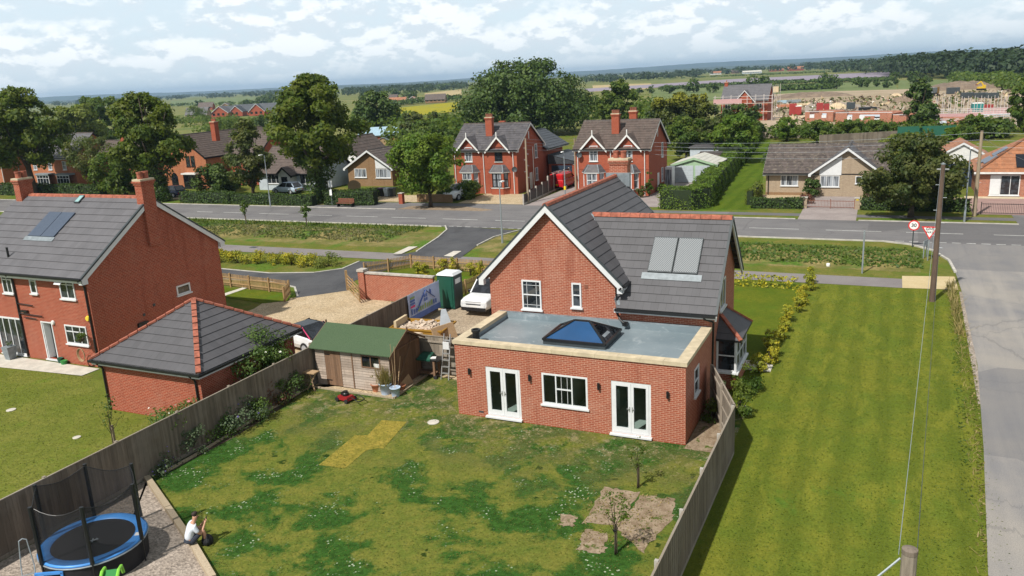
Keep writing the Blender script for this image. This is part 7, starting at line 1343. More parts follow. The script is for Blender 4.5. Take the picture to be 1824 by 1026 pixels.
for i, px in enumerate((392, 425, 458, 490, 520, 552, 585)):
    shrub('golden_shrub', ('first', 'second', 'third', 'fourth', 'fifth', 'sixth', 'seventh')[i]+' yellow shrub from the left in the row below the footpath', P(px, 467+(px-392)*.035), 1.0, 2.2, 'golden' if i < 6 else 'willow', 900, .13, seed=100+i, group='yellow shrubs below the footpath', sx=1.2)
hedge('garden_hedge', 'yellow hedge strip along the footpath right of the house', [P(1310, 506)[:2], P(1415, 514)[:2]], .8, .7, 'golden', 40, .18, core=False)
for i, (px, py) in enumerate(((745, 488), (760, 497), (790, 483), (806, 487), (838, 491), (856, 496))):
    shrub('golden_shrub', ('first', 'second', 'third', 'fourth', 'fifth', 'sixth')[i]+' yellow shrub from the left inside the picket fenced front garden', P(px, py), 1.0+.3*(i % 2), 1.05, 'golden', 600, .11, seed=120+i, group='yellow shrubs in the front garden')
# border plants by the long fence
def bd(name, label, px, py, h, w, mat, n=420, size=.1, seed=1, fl=None, prof='bush', **k): return shrub(name, label, P(px, py), h*1.25, w*1.75, mat, int(n*3.4), size, prof, seed, flowers=fl, **k)
bd('rose_bush', 'tall rose bush with white blooms against the garage end of the fence', 478, 700, 2.5, 2.0, 'border', 1900, .11, 130, ('flower_w', 16, .11), 'round', clear=.25)
bd('shrub', 'reddish leaved shrub below the white rose', 480, 722, .95, 1.1, 'redleaf', 500, .09, 131); bd('shrub', 'green leafy shrub right of the reddish one', 502, 716, .85, .9, 'border', 420, .1, 132); bd('shrub', 'dark shrub near the blue gas bottle', 522, 704, .9, 1.3, 'hedge', 500, .1, 133)
bd('flower_clump', 'large clump with purple flower spikes in the border', 425, 755, 1.05, 1.5, 'greyleaf', 700, .1, 134, ('flower_p', 26, .08)); bd('shrub', 'green clump right of the purple spikes', 450, 742, .8, 1.1, 'border', 420, .1, 135); bd('shrub', 'fresh green clump left of the purple spikes', 398, 775, .65, 1.1, 'border', 420, .1, 136)
bd('shrub', 'pale feathery silver shrub in the border', 343, 805, .95, 1.0, 'greyleaf', 500, .08, 137, None, 'col'); bd('rose_bush', 'climbing rose with yellow and pink blooms on the long fence', 312, 800, 1.4, 1.4, 'border', 420, .1, 138, ('flower_w', 10, .09), 'round', clear=.5); bd('lavender_clump', 'purple flowered clump at the near end of the border', 292, 833, .6, 1.0, 'greyleaf', 380, .08, 139, ('flower_p', 40, .06)); bd('rose_bush', 'thin climbing rose with one pink bloom on the trellis', 352, 780, 1.4, .7, 'border', 220, .09, 140, ('flower_r', 4, .13), 'col', clear=.4)
bd('shrub', 'grey green weeds beside the extension end wall', 1268, 745, .7, .6, 'mid', 160, .1, 141); bd('shrub', 'leggy plant against the inside of the angled fence', 1279, 722, 1.1, .5, 'greyleaf', 160, .11, 142)
T = thing('hanging_basket', 'green hanging basket under the left house alarm box', 'hanging basket', (-21.2, -1.0, 1.75)); pts, nr, C = crown_pts(160, .28, .5, -.2, PROF['round'], 8, .5, 5); np_mesh('foliage', leaves(pts, nr, .1), 4, 'mid', T); MB().lathe((0, 0, -.15), [(0, -.1), (.15, 0), (.18, .1)], 10).build('basket', 'bark', T)
pq = P(20, 640); T = thing('planter', 'tall grey square planter beside the left house glazed doors', 'planter', (pq[0], pq[1], 0)); MB().hexa([(-.18, -.18, 0), (.18, -.18, 0), (.18, .18, 0), (-.18, .18, 0), (-.27, -.27, .75), (.27, -.27, .75), (.27, .27, .75), (-.27, .27, .75)]).build('pot', 'lead', T); pts, nr, C = crown_pts(60, .2, .6, .7, PROF['col'], 6, .5, 8); np_mesh('foliage', leaves(pts, nr, .1), 4, 'greyleaf', T)
tp = P(137, 648); T = thing('hose_reel', 'brown coiled hose hanging on the left house wall', 'hose', (-21.55, -.85, .75)); r = MB()
for k in range(5): r.tube([(.22*math.cos(t)*(1+.06*k), -.03*k*.5, .3*math.sin(t)*(1+.05*k)) for t in np.linspace(0, 2*PI, 15)], .022, 5)
r.build('hose', 'plank', T)
p = P(118, 648); T = thing('plant_pot', 'low green pots on the path below the left kitchen window', 'plant pot', (p[0], p[1]-.1, .02)); MB().lathe((0, 0, 0), [(.14, 0), (.18, .2), (.15, .2), (0, .16)], 12).build('pot', 'mid_green', T); MB().lathe((-.4, .1, 0), [(.12, 0), (.16, .28), (.13, .28), (0, .2)], 12).build('pot', 'green_plastic', T)
# ------------------------------------------------------------------ rough growth
def growth(name, poly, n, h, w, mat, lean=.5, seed=1):
    rg = np.random.default_rng(seed); poly = np.array([p[:2] for p in poly]); lo, hi = poly.min(0), poly.max(0); out = []
    while len(out) < n:
        q = rg.uniform(lo, hi, (n*2, 2)); ins = np.zeros(len(q), bool); j = len(poly)-1
        for i in range(len(poly)):
            a, b = poly[i], poly[j]; c = ((a[1] > q[:, 1]) != (b[1] > q[:, 1])) & (q[:, 0] < (b[0]-a[0])*(q[:, 1]-a[1])/(b[1]-a[1]+1e-12)+a[0]); ins ^= c; j = i
        out += list(q[ins])
    q = np.array(out[:n]); pts = np.concatenate([q, np.zeros((n, 1))], 1); return struct(np_mesh(name, blades(pts, h, w, lean), 4, mat), 'stuff')
def bank(name, x0, x1, y0, y1, hh, mat, tuft, nt, seed):
    rg = np.random.default_rng(seed); nx, ny = int((x1-x0)/.28), int((y1-y0)/.26); ph = rg.uniform(0, 6, 12); X, Y = np.meshgrid(np.linspace(x0, x1, nx+1), np.linspace(y0, y1, ny+1), indexing='ij'); u = (Y-y0)/(y1-y0)
    e = np.clip(np.minimum((X-x0), (x1-X))/1.2, 0, 1); Z = hh*np.sin(PI*np.clip(u, 0, 1))**.6*(.62+.2*np.sin(X*1.3+ph[0])*np.sin(Y*1.9+ph[1])+.18*np.sin(X*3.1+ph[2]+Y)*np.sin(Y*4+ph[3])+rg.normal(0, .12, X.shape))*e-.03
    mb = MB(); mb.v = [tuple(p) for p in np.stack([X, Y, Z], -1).reshape(-1, 3)]
    for a in range(nx):
        for b in range(ny): k = a*(ny+1)+b; mb.f.append((k, k+ny+1, k+ny+2, k+1)); mb.uv.append([(0, 0)]*4); mb.mi.append(0)
    struct(mb.build(name, mat, smooth=True)); ii = rg.integers(1, nx, nt); jj = rg.integers(1, ny, nt); pts = np.stack([X[ii, jj], Y[ii, jj], Z[ii, jj]+.05], 1)+rg.normal(0, .12, (nt, 3))*np.array([1, 1, .35]); nr = np.tile(np.array([[-.1, -.45, .8]]), (nt, 1))
    struct(np_mesh('rough_growth', leaves(pts, nr, .26, .5, .5), 4, tuft), 'stuff')
bank('ditch_bank', -62, -24.5, 31.2, 36.3, .5, 'ditch', 'rough', 7000, 1); bank('ditch_bank', -12, 18.3, 30.6, 36.2, .55, 'ditch', 'roughg', 8000, 2)
growth('verge_grass', R(-62, -24, 36.2, 39), 3500, .16, .1, 'roughg', .6, 3)
ld = PX((1695, 510), (1706, 560), (1722, 650), (1742, 800), (1748, 920), (1752, 1030), (1742, 1030), (1730, 850), (1712, 680), (1698, 580), (1686, 515)); growth('dry_grass', ld, 450, .12, .03, 'drygrass', 1.4, 4)
growth('dry_grass', PX((1686, 510), (1700, 508), (1716, 600), (1705, 600)), 420, .4, .035, 'drygrass', .8, 5)
struct(MB().prism([(*p, .0) for p in PX((1708, 520), (1722, 600), (1742, 720), (1750, 720), (1733, 600), (1716, 520))], [(*p, .02) for p in PX((1708, 520), (1722, 600), (1742, 720), (1750, 720), (1733, 600), (1716, 520))]).build('stony_edge', 'gravel_g'))
def tufts(name, poly, n, size, mat, seed, z=.02, up=.8):
    rg = np.random.default_rng(seed); poly = np.array([p[:2] for p in poly]); lo, hi = poly.min(0), poly.max(0); q = rg.uniform(lo, hi, (n*3, 2)); ins = np.zeros(len(q), bool); j = len(poly)-1
    for i in range(len(poly)):
        a, b = poly[i], poly[j]; ins ^= ((a[1] > q[:, 1]) != (b[1] > q[:, 1])) & (q[:, 0] < (b[0]-a[0])*(q[:, 1]-a[1])/(b[1]-a[1]+1e-12)+a[0]); j = i
    q = q[ins][:n]; pts = np.concatenate([q, np.full((len(q), 1), z)+rg.uniform(0, .02, (len(q), 1))], 1); return struct(np_mesh(name, leaves(pts, np.tile(np.array([[0, 0, 1.]]), (len(q), 1)), size, .45, up), 4, mat), 'stuff')
lw_ = PX((280, 860), (590, 700), (700, 718), (830, 690), (818, 740), (1222, 796), (1290, 805), (1150, 1030), (385, 1030)); tufts('grass_tufts', lw_, 11000, .055, 'tuft', 31, .02, .3); tufts('grass_tufts', [(11.3, -15), (19.3, -15), (19.9, 25), (11.6, 25)], 16000, .06, 'tuft_g', 32, .02, .35); tufts('grass_tufts', PX((0, 660), (165, 670), (190, 742), (330, 752), (0, 915)), 5000, .06, 'tuft', 33, .02, .35)
edge = PX((1690, 515), (1704, 560), (1722, 650), (1738, 800), (1745, 920), (1750, 1035), (1762, 1035), (1756, 920), (1751, 800), (1737, 650), (1716, 560), (1702, 515)); tufts('verge_tufts', edge, 700, .11, 'tuft', 34, .02, .5); tufts('verge_tufts', edge, 500, .12, 'drygrass', 35, .02, .5); tufts('verge_tufts', PX((1690, 560), (1706, 560), (1736, 900), (1715, 900)), 220, .13, 'roughg', 36, .03, .5)
tufts('soil_clods', PX((1040, 875), (1200, 885), (1150, 985), (1030, 975)), 260, .09, 'drygrass', 37, .03)
# ------------------------------------------------------------------ far country
def far(name, pts, mat, z): sheet(name, PX(*pts), mat, z)
far('crop_field', [(1040, 158), (1300, 141), (1592, 127), (1580, 141), (1400, 146.5), (1160, 156), (1050, 163)], 'lavender', -.1); far('wheat_field', [(756, 166), (822, 159), (822, 172), (760, 178)], 'wheat', -.1); far('green_field', [(304, 180), (435, 172.5), (520, 172), (500, 186), (392, 187), (303, 189)], 'far_green', -.1)
far('meadow', [(698, 193), (816, 181), (814, 198), (706, 209)], 'rape', -.08); far('flower_field', [(720, 214), (786, 207), (830, 214), (790, 240), (716, 236)], 'rape', -.06); far('wheat_field', [(1055, 152), (1160, 148), (1160, 158), (1058, 163)], 'wheat', -.12)
far('green_field', [(1160, 159), (1400, 149), (1590, 143), (1600, 160), (1400, 170), (1160, 185)], 'far_green', -.13); far('green_field', [(1600, 143), (1745, 140), (1745, 149), (1600, 160)], 'far_green', -.09)
far('building_site', [(1290, 240), (1310, 196), (1372, 184), (1375, 168), (1460, 163), (1640, 158), (1840, 150), (1840, 236), (1600, 246), (1420, 230)], 'site', -.05); far('haul_road', [(1440, 182), (1500, 182), (1560, 190), (1600, 205), (1460, 210), (1430, 200)], 'gravel_g', -.03); far('site_track', [(1362, 208), (1470, 204), (1470, 209), (1362, 213)], 'sand', -.02)
def mound(name, label, px, py, w, h, mat, d=None, seed=1):
    p = P(px, py); wm = w*MPP(p); hm = h*MPP(p); d = d or wm*.45; rg = random.Random(seed); mb = MB(); nx, ny = 22, 9;  g = [[None]*(ny+1) for _ in range(nx+1)]
    for i in range(nx+1):
        for j in range(ny+1):
            u, v = i/nx*2-1, j/ny*2-1; r = max(0, 1-u*u)*max(0, 1-v*v); g[i][j] = (u*wm/2, v*d, hm*r**.6*(.85+.3*rg.random())-.05)
    i0 = len(mb.v); mb.v = [g[i][j] for i in range(nx+1) for j in range(ny+1)]
    for i in range(nx):
        for j in range(ny): a = i*(ny+1)+j; mb.f.append((a, a+ny+1, a+ny+2, a+1)); mb.uv.append([(0, 0)]*4); mb.mi.append(0)
    return tag(mb.build(name, mat, loc=(p[0], p[1], 0), rot=.25), label, 'earth mound')
mound('soil_heap', 'long low brown soil heap behind the scaffolded house', 1445, 172, 130, 8, 'mound', 8, 1); mound('soil_heap', 'high dark soil heap below the excavator', 1715, 158, 115, 13, 'mound', 10, 2); mound('sand_heap', 'pale conical sand heap left of the concrete pipes', 1492, 193, 32, 10, 'sand', None, 3); mound('sand_heap', 'small pale sand heap left of the cypress', 1596, 171, 18, 5, 'sand', None, 4); mound('soil_heap', 'dark soil heap touching the left of the cypress', 1610, 182, 34, 12, 'mound', None, 5); mound('soil_heap', 'grey soil heap at the right of the building plot', 1790, 195, 40, 9, 'mound', None, 6)
# house in scaffold
SH = thing('brick_house', 'new brick house wrapped in scaffolding beyond the gardens', 'house', (-24.2, 188, 0), -.05); gable_walls(MB(), 0, 11.5, 0, 8, 0, 5.0, 8.6, 'x').build('wall', 'brick_old', SH); gable_roof(SH, -.2, 11.7, -.3, 8.3, 4.9, 8.8, 'x', None, 10, 'tile_l', barge='white', ridgem='tile_sl', verge=False); gable_walls(MB(), 4.2, 7.8, -.5, 3, 0, 5.0, 7.2, 'y').build('front_gable', 'brick_old', SH); gable_roof(SH, 3.4, 8.6, -.8, 3.5, 4.7, 7.5, 'y', None, 5, 'tile_l', barge='white', ridgem=None, verge=False); chimney(SH, .4, 4, 8, 9.6, .8, .8, 1, 'x', 'brick_old')
for x in (1, 8.8): window(SH, 'S', (x, 0, 3.0), 1.4, 1.3, (.5,), ())
SF2 = thing('scaffolding', 'pale scaffolding with pink debris netting round the new house', 'scaffolding', (-24.2, 188, 0), -.05); s = MB()
for x in np.linspace(-1.3, 12.8, 8):
    for yv in (-1.4, -.5): s.tube([(x, yv, 0), (x, yv, 6.4)], .05, 5)
for z in (2.2, 4.3, 5.3, 6.0): s.tube([(-1.6, -1.4, z), (13.1, -1.4, z)], .05, 5)
for yv in np.linspace(-1.4, 9, 5):
    s.tube([(13, yv, 0), (13, yv, 8.5)], .05, 5)
    for z in (2.2, 4.3, 6.4): s.tube([(13, -1.4, z), (13, 9, z)], .05, 5)
s.build('tubes', 'scaffold', SF2); b = B(-1.6, 13.1, -1.4, -.5, 4.2, 4.3); b.box(-1.6, 13.1, -1.4, -.5, 2.1, 2.18); b.build('boards', 'pale_wood', SF2); B(-1.6, 5.5, -1.46, -1.43, 4.4, 5.5).build('netting', 'membrane', SF2); B(12.2, 13.5, 3, 4.2, 6.6, 8.0).build('pallet_load', 'pale_wood', SF2)
# walls of unfinished houses
def shell(label, x0, x1, py, h, seed):
    a, b = P(x0, py), P(x1, py); L = math.hypot(b[0]-a[0], b[1]-a[1]); T = thing('unfinished_house', label, 'building', (a[0], a[1], 0), math.atan2(b[1]-a[1], b[0]-a[0]), 'unfinished houses'); rg = random.Random(seed); x = 0; mb = MB(); wn = []
    while x < L-.5:
        w = rg.uniform(.9, 2.6); hh = h*rg.choice((1, .9, .7, .85, .55)); mb.box(x, min(L, x+w), -.15, .15, 0, hh); x += w
        if x < L-1.5: mb.box(x, x+1.1, -.148, .148, 0, .9); wn.append((x, hh*rg.uniform(.75, 1.05))); x += 1.1
    mb.box(0, .3, .15, 7, 0, h); mb.box(L-.3, L, .15, 7, 0, h*.9); mb.box(.3, L-.3, 6.8, 7, 0, h); mb.build('wall', 'brick_mix', T)
    for x, hh in wn: B(x, x+1.1, -.2, -.151, .9, hh*.9).build('window_former', 'white', T)
    B(.2, L-.2, .2, 6.7, h*.62, h*.66).build('floor_deck', 'render_grey', T); c = MB().box(0, L, -.16, .16, h, h+.08); c.build('insulation', 'white', T); return T
shell('unfinished brick shell left of the building plot centre', 1434, 1484, 217, 2.3, 1); shell('unfinished brick shell with white window formers in the plot centre', 1488, 1588, 221, 2.4, 2); shell('unfinished brick shell under scaffolding right of the cypress', 1660, 1706, 232, 2.0, 3); shell('unfinished low brick shell left of the scaffolded plot', 1590, 1614, 221, 1.9, 4)
SC3 = thing('scaffolding', 'long pale scaffolding over the unfinished shells right of the cypress', 'scaffolding', (*P(1655, 226)[:2], 0)); s = MB(); e = P(1800, 218); L = e[0]-P(1655, 226)[0]
for x in np.linspace(0, L, 14):
    for yv in (-1, 5): s.tube([(x, yv, 0), (x, yv, 5.5)], .05, 5)
for z in (1.9, 2.6, 3.0):
    for yv in (-1, 5): s.tube([(0, yv, z), (L, yv, z)], .05, 5)
s.build('tubes', 'scaffold', SC3); b = B(0, L, -1, -.2, 1.75, 1.85); b.box(0, L, 4.2, 5, 1.75, 1.85); b.build('boards', 'render_grey', SC3); B(L*.1, L*.55, -1.05, -1.02, 1.9, 2.5).build('netting', 'membrane', SC3); B(L*.5, L*.95, 5.0, 5.04, 1.9, 2.4).build('netting', 'membrane', SC3)
def blk(name, label, cat, px, py, w, d, h, mat, rot=.1, group=None, lid=None):
    p = P(px, py); T = thing(name, label, cat, (p[0], p[1], 0), rot, group); a = MB().box(-w/2, w/2, -d/2, d/2, .1, h)
    for x in np.linspace(-w/2, w/2, max(3, int(w/.8))): a.box(x-.03, x+.03, -d/2-.03, -d/2, .12, h-.02)
    a.build('body', mat, T); B(-w/2+.1, w/2-.1, -d/2+.1, d/2-.1, 0, .1).build('base', 'black', T)
    if lid: B(-w/2-.05, w/2+.05, -d/2-.05, d/2+.05, h, h+.15).build('lid', lid, T)
    return T
blk('site_container', 'tall red site container left of the unfinished shells', 'container', 1412, 205, 1.8, 2, 3.0, 'site_red'); blk('site_container', 'shorter red site container beside the tall red one', 'container', 1422, 205, 1.4, 2, 2.3, 'site_red', lid='sign_white'); blk('site_container', 'red container frame behind the unfinished shells', 'container', 1460, 198, 1.8, 2, 2.3, 'site_red'); blk('site_container', 'small red tank behind the unfinished shells', 'container', 1472, 196, 1.4, 1.6, 1.8, 'site_red'); blk('pallet_stack', 'orange brick pallets beside the haul road', 'pallet', 1396, 192, 4, 2, 1.0, 'pot'); blk('pallet_stack', 'blue wrapped pallets at the rear of the site', 'pallet', 1393, 184, 3, 2, 1.0, 'sheet_blue'); blk('pallet_stack', 'grey wrapped pallets right of the blue ones', 'pallet', 1413, 183, 5, 2, 1.0, 'lead'); blk('pallet_stack', 'yellow wrapped pallets right of the orange bricks', 'pallet', 1425, 189, 4, 2.5, .8, 'pale_wood'); blk('water_tank', 'white cylinder tank beside the site track', 'tank', 1373, 196, 1, 1, 1.9, 'white'); blk('portable_toilet', 'teal portable toilet with white roof on the building site', 'portable toilet', 1739, 205, 2.1, 2.1, 2.6, 'teal', lid='sign_white'); blk('pallet_stack', 'dark stacked pipes behind the central shell', 'pallet', 1545, 196, 4.5, 2, .8, 'black'); blk('pallet_stack', 'grey block pallet left of the dark pipes', 'pallet', 1515, 194, 2.2, 2, 1.8, 'dgrey')
blk('site_cabin', 'dark grey site cabin near the soil heap', 'cabin', 1697, 167, 4, 2.5, 2.2, 'dgrey'); blk('site_cabin', 'red debris heap netting at the right of the plot', 'netting', 1765, 204, 9, 3, 1.4, 'membrane'); blk('red_skip', 'red skip at the right of the teal toilet', 'skip', 1757, 202, 2.2, 2, 2.0, 'site_red')
for i, (px, l) in enumerate(((1722, 'left of the black pallet rows on the far site'), (1746, 'middle of the black pallet rows on the far site'), (1766, 'right of the black pallet rows on the far site'))): blk('pallet_stack', l, 'pallet', px, 174+i*.3, 3.6, 2, 1.6, 'dgrey', group='black pallet rows')
lp_ = P(1660, 171); LR = thing('tipper_lorry', 'orange and grey tipper lorry right of the cypress top', 'lorry', (lp_[0], lp_[1], 0), 1.2); B(-3.2, 1.2, -1.2, 1.2, 1.1, 2.9).build('tipper_body', 'lead', LR); c = B(1.3, 3.2, -1.2, 1.2, .8, 2.9); c.build('cab', 'skip_yellow', LR); B(3.19, 3.23, -1, 1, 1.8, 2.6).build('windscreen', 'glassd', LR); B(-3.1, 3.1, -1, 1, .6, 1.0).build('chassis', 'black', LR)
for x in (-2.4, -1.2, 2.2):
    for yv in (-1.1, 1.1): MB().tube([(x, yv-.15, .5), (x, yv+.15, .5)], .5, 14).build('wheel', 'tyre', LR)
ep = P(1736, 156); EX = thing('excavator', 'yellow tracked excavator working on the soil heap', 'excavator', (ep[0], ep[1]-30, 0), .3); EX.scale = (.65, .65, .6)
for yv in (-1.2, 1.2): MB().prism([(-2, yv-.3, 0), (2, yv-.3, 0), (2.3, yv-.3, .5), (2, yv-.3, .95), (-2, yv-.3, .95), (-2.3, yv-.3, .5)], [(-2, yv+.3, 0), (2, yv+.3, 0), (2.3, yv+.3, .5), (2, yv+.3, .95), (-2, yv+.3, .95), (-2.3, yv+.3, .5)]).build('track', 'black', EX)
B(-2.2, 1.8, -1.3, 1.3, 1.1, 2.2).build('body', 'yellow', EX); B(.3, 1.9, -1.3, -.2, 2.2, 3.2).build('cab', 'yellow', EX); MB().beam((1.6, .3, 2), (-.4, .3, 5.4), .5, .6).beam((-.4, .3, 5.4), (-2.6, .3, 3.6), .4, .5).build('boom', 'yellow', EX); B(-3.2, -2.3, -.2, .8, 3.0, 3.8).build('bucket', 'rust', EX)
sp_ = PX((1370, 208), (1380, 180), (1480, 176), (1640, 168), (1820, 160), (1820, 220), (1600, 232), (1440, 224))
for i_, (mt_, n_2, s_2) in enumerate((('rubble', 170, .8), ('mound', 420, 1.8), ('dgrey', 130, .8), ('site_red', 60, .8), ('sign_white', 80, .7), ('sand', 90, 2.0), ('rough', 600, 1.6))): tufts('site_clutter', sp_, n_2, s_2, mt_, 50+i_, .25, .9)
# distant houses
def house_far(label, px, py, w, d, ze, zr, wall, tile, ridge='x', rot=0.0, group='distant houses', fs=.72):
    p = P(px, py); T = thing('distant_house', label, 'house', (p[0], p[1], 0), rot, group); w *= fs; d *= fs; ze = 1+(ze-1)*fs; zr = 1+(zr-1)*fs; gable_walls(MB(), -w/2, w/2, 0, d, 0, ze, zr-.1, ridge).build('wall', wall, T); gable_roof(T, -w/2-.3, w/2+.3, -.4, d+.4, ze-.1, zr, ridge, None, 4, tile, barge='white', ridgem=None, verge=False, soff=False)
    for x in np.arange(-w/2+.8, w/2-1.2, 2.6): B(x, x+1.3, -.05, .0, 1.0, 2.2).build('window', 'glassd', T)
    return T
for i, a in enumerate(((350, 212, 16, 9, 3, 8, 'brick_buff', 'tile_l', 'x', 'pale rendered house at the left of the new estate'), (392, 209, 13, 12, 3, 8, 'brick_old', 'tile_l', 'y', 'red gabled house left of centre in the new estate'), (408, 207, 18, 9, 3, 7.5, 'brick_old', 'tile_sl', 'x', 'long slate roofed house in the new estate'), (421, 207, 10, 10, 3, 7.5, 'brick_old', 'tile_sl', 'y', 'second red gable of the new estate'), (440, 205, 22, 10, 3, 8, 'brick_old', 'tile_sl', 'x', 'long blue roofed house of the new estate'), (458, 206, 12, 12, 3, 8.5, 'brick_old', 'tile_sl', 'y', 'tall red gable near the lime crown'), (475, 205, 22, 10, 3, 8.5, 'brick_old', 'tile_sl', 'x', 'slate roofed house partly behind the lime crown'), (366, 196, 16, 9, 3, 8, 'brick_old', 'tile_br', 'x', 'brown roofed house behind the new estate'), (402, 196, 12, 9, 3, 7, 'brick_brown', 'tile_br', 'y', 'small brown gabled house behind the estate'))):
    house_far(a[9], *a[:9], rot=.4)
for i, a in enumerate(((708, 186, 22, 10, 3, 8, 'white_old', 'tile_or', 'x', 'white house with orange roof by the yellow field'), (735, 182, 12, 8, 3, 7, 'brick_old', 'tile_or', 'y', 'small red gabled house by the yellow field'), (775, 183, 26, 12, 3, 10, 'brick_brown', 'tile_br', 'x', 'brown roofed house with rooflights left of the oak'), (700, 178, 14, 9, 3, 8, 'brick_old', 'tile_br', 'x', 'dark red house behind the orange roof'), (1275, 133, 40, 14, 5, 11, 'white_old', 'tile_or', 'x', 'far farm with pale wall on the lavender field edge'), (1310, 131, 30, 14, 5, 12, 'brick_brown', 'tile_br', 'x', 'far brown barn beside the pale farm'), (1340, 131, 60, 20, 4, 9, 'render_grey', 'asbestos', 'x', 'far grey barn on the plain'), (1418, 126, 55, 20, 6, 14, 'brick_old', 'tile_or', 'x', 'far long red farmhouse before the woods'), (1384, 127, 50, 14, 4, 8, 'brick_old', 'tile_or', 'x', 'far low red barns left of the farmhouse'), (1182, 135, 50, 16, 4, 9, 'white_old', 'tile_or', 'x', 'far white farm buildings beyond the lavender field'), (1212, 133, 22, 10, 3, 6, 'asbestos', 'lead', 'x', 'far pale grey sheds on the plain'))):
    house_far(a[9], *a[:9], rot=.3, fs=.5)
# distant trees: separate field trees, then woods as masses
def ftree(label, px, py, top, w, mat='oak', n=420, seed=1):
    b = P(px, py); h = max(3, HZ(b, px, top)); wm = w*MPP(b); tree('field_tree', label, b, h, wm, mat, 'round', n=n, size=max(.8, wm*.13), nc=22, cr=.34, clear=.03, seed=seed, trunk=max(.2, wm*.03), limbs=3, group='trees in the fields')
for i, a in enumerate(((1160, 166, 152, 18), (1192, 166, 152, 30), (1236, 164, 142, 34), (1270, 165, 147, 26), (1340, 158, 133, 26), (1362, 160, 136, 34), (1472, 157, 131, 36), (1490, 158, 140, 22), (1530, 155, 138, 26), (1545, 155, 143, 14), (1561, 154, 141, 14), (1595, 150, 128, 24), (1628, 148, 126, 32), (1650, 150, 134, 24), (1488, 129, 116, 20), (1708, 138, 125, 24), (1580, 156, 146, 18), (1140, 168, 156, 14), (1752, 140, 118, 40), (1790, 146, 122, 40), (1815, 160, 132, 36), (1320, 131, 119, 16), (1296, 132, 122, 14), (1230, 137, 126, 18), (470, 186, 172, 28), (500, 190, 170, 40), (440, 192, 176, 28), (415, 200, 186, 20), (355, 190, 178, 18), (480, 178, 165, 26), (700, 174, 160, 26), (730, 176, 160, 30), (760, 164, 151, 24), (790, 160, 150, 28), (645, 180, 165, 20))):
    x = ('first', 'second', 'third', 'fourth', 'fifth', 'sixth', 'seventh', 'eighth', 'ninth', 'tenth', 'eleventh', 'twelfth', 'thirteenth', 'fourteenth', 'fifteenth', 'sixteenth', 'seventeenth', 'eighteenth', 'nineteenth', 'twentieth', 'twenty first', 'twenty second', 'twenty third', 'twenty fourth')
    side = 'right' if i < 24 else 'left'; k = i if i < 24 else i-24
    ftree(f'{x[k]} dark field tree of the distant {side} side, counted outward', *a, seed=200+i)
def wood(name, rows, n, hm, wm, mat, size, per=46, seed=1):
    """mass of distant crowns scattered between two pixel lines"""
    rg = np.random.default_rng(seed); V = []
    for i in range(n):
        (xa, ya0, ya1), (xb, yb0, yb1) = rows[rg.integers(len(rows))]; t = rg.random(); px = xa+(xb-xa)*t; py = rg.uniform(ya1+(yb1-ya1)*t, ya0+(yb0-ya0)*t); b = np.array(P(px, py)); h = hm*rg.uniform(.65, 1.15); w = wm*rg.uniform(.7, 1.3)
        d = rg.normal(0, 1, (per, 3)); d[:, 2] = np.abs(d[:, 2])*.9-.15; d /= np.linalg.norm(d, axis=1)[:, None]; pts = b+d*np.array([w/2, w/2, h*.62])*rg.uniform(.8, 1.05, (per, 1))+np.array([0, 0, h*.36]); V.append(leaves(pts, d+np.array([0, 0, .2]), size, .8, .4))
    return struct(np_mesh(name, np.concatenate(V), 4, mat), 'stuff')
wood('far_woodland', [((1575, 136, 124), (1700, 141, 118)), ((1690, 141, 118), (1840, 148, 114))], 520, 15, 12, 'wood_far', 2.6, 60, 1)
wood('far_woodland', [((1430, 124, 119), (1600, 136, 117))], 160, 13, 14, 'wood_far', 3.2, 40, 2); wood('scrub', [((1700, 150, 142), (1840, 166, 148))], 120, 5, 7, 'mid', 1.5, 50, 7)
wood('scrub', [((300, 228, 214), (480, 224, 216)), ((330, 240, 226), (480, 240, 226))], 40, 3.5, 7, 'mid', .9, 90, 11); wood('scrub', [((640, 240, 205), (720, 262, 225)), ((715, 268, 240), (830, 262, 232))], 70, 6, 8, 'mid', .9, 90, 12); wood('scrub', [((1010, 226, 190), (1075, 230, 185)), ((1140, 240, 200), (1180, 240, 200))], 40, 6, 9, 'mid', .9, 90, 13); wood('scrub', [((1365, 250, 244), (1800, 250, 242))], 70, 3.2, 5, 'mid', .6, 70, 14)
wood('far_treeline', [((560, 178, 166), (830, 162, 152)), ((620, 172, 162), (830, 158, 150))], 170, 11, 14, 'wood_far', 3.0, 40, 3); wood('far_treeline', [((60, 193, 186), (330, 178, 172)), ((300, 178, 171), (500, 172, 165))], 150, 12, 18, 'wood_far', 4, 36, 4)
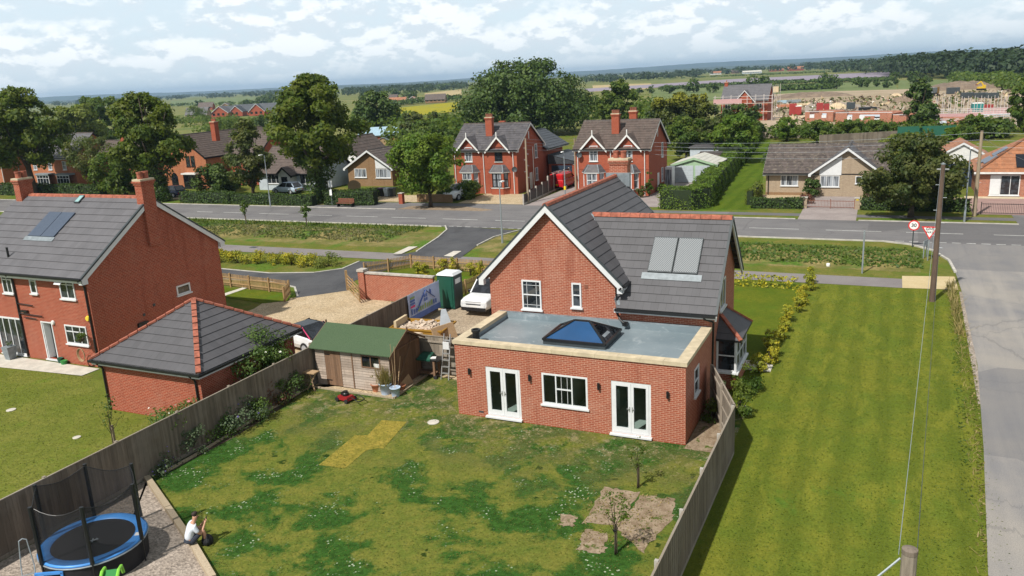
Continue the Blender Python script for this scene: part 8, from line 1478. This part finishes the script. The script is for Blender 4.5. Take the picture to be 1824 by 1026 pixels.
wood('far_treeline', [((1040, 150, 144), (1250, 139, 132)), ((1200, 137, 131), (1480, 124, 119))], 150, 11, 18, 'wood_far', 4, 36, 5); wood('field_hedge', [((1380, 150, 149.4), (1590, 144, 143.5)), ((1180, 159.5, 159), (1400, 149, 148.6)), ((1370, 162, 161), (1480, 158, 157)), ((1160, 142, 141.6), (1590, 125, 124.7))], 420, 2.6, 7, 'oak', 1.5, 26, 6); wood('field_hedge', [((690, 190, 188), (820, 178, 176)), ((300, 190, 188), (500, 186, 183))], 130, 3.5, 6, 'oak', 1.5, 30, 8)
# low hills on the horizon
def hills(name, dist, h, a0, a1, seed):
    rg = random.Random(seed); mb = MB(); n = 160; base = math.atan2(CW[1], CW[0]); ph = [rg.uniform(0, 6) for _ in range(4)]; row = []
    for i in range(n+1):
        a = base+a0+(a1-a0)*i/n; t = i/n; z = h*(.55+.2*math.sin(5*t+ph[0])+.12*math.sin(13*t+ph[1])+.06*math.sin(37*t+ph[2])+.04*rg.random()); row.append((a, z))
    for (a, z), (b, z2) in zip(row[:-1], row[1:]):
        f = lambda an, d, zz: (CAMPOS[0]+math.cos(an)*d, CAMPOS[1]+math.sin(an)*d, zz); mb.face([f(b, dist-900, -.2), f(a, dist-900, -.2), f(a, dist, z), f(b, dist, z2)]); mb.face([f(a, dist+900, -.2), f(b, dist+900, -.2), f(b, dist, z2), f(a, dist, z)])
    return struct(mb.build(name, 'wood_far'))
hills('hills', 8500, 75, -.7, .7, 3); hills('hills', 5200, 26, -.7, .6, 8)
# ------------------------------------------------------------------ haze
hz = MB().box(-9600, 9600, -1200, 11500, -1.3, 95).build('haze', 'white'); hz['kind'] = 'stuff'
hm = bpy.data.materials.new('haze_air'); hm.use_nodes = True; ht = hm.node_tree; ht.nodes.clear(); ho_ = nn(ht, 'ShaderNodeOutputMaterial'); pv_ = nn(ht, 'ShaderNodeVolumePrincipled'); pv_.inputs['Color'].default_value = (.50, .73, 1.0, 1); pv_.inputs['Density'].default_value = 0.00012; pv_.inputs['Anisotropy'].default_value = 0.2
ht.links.new(pv_.outputs[0], ho_.inputs['Volume']); hz.data.materials.clear(); hz.data.materials.append(hm)
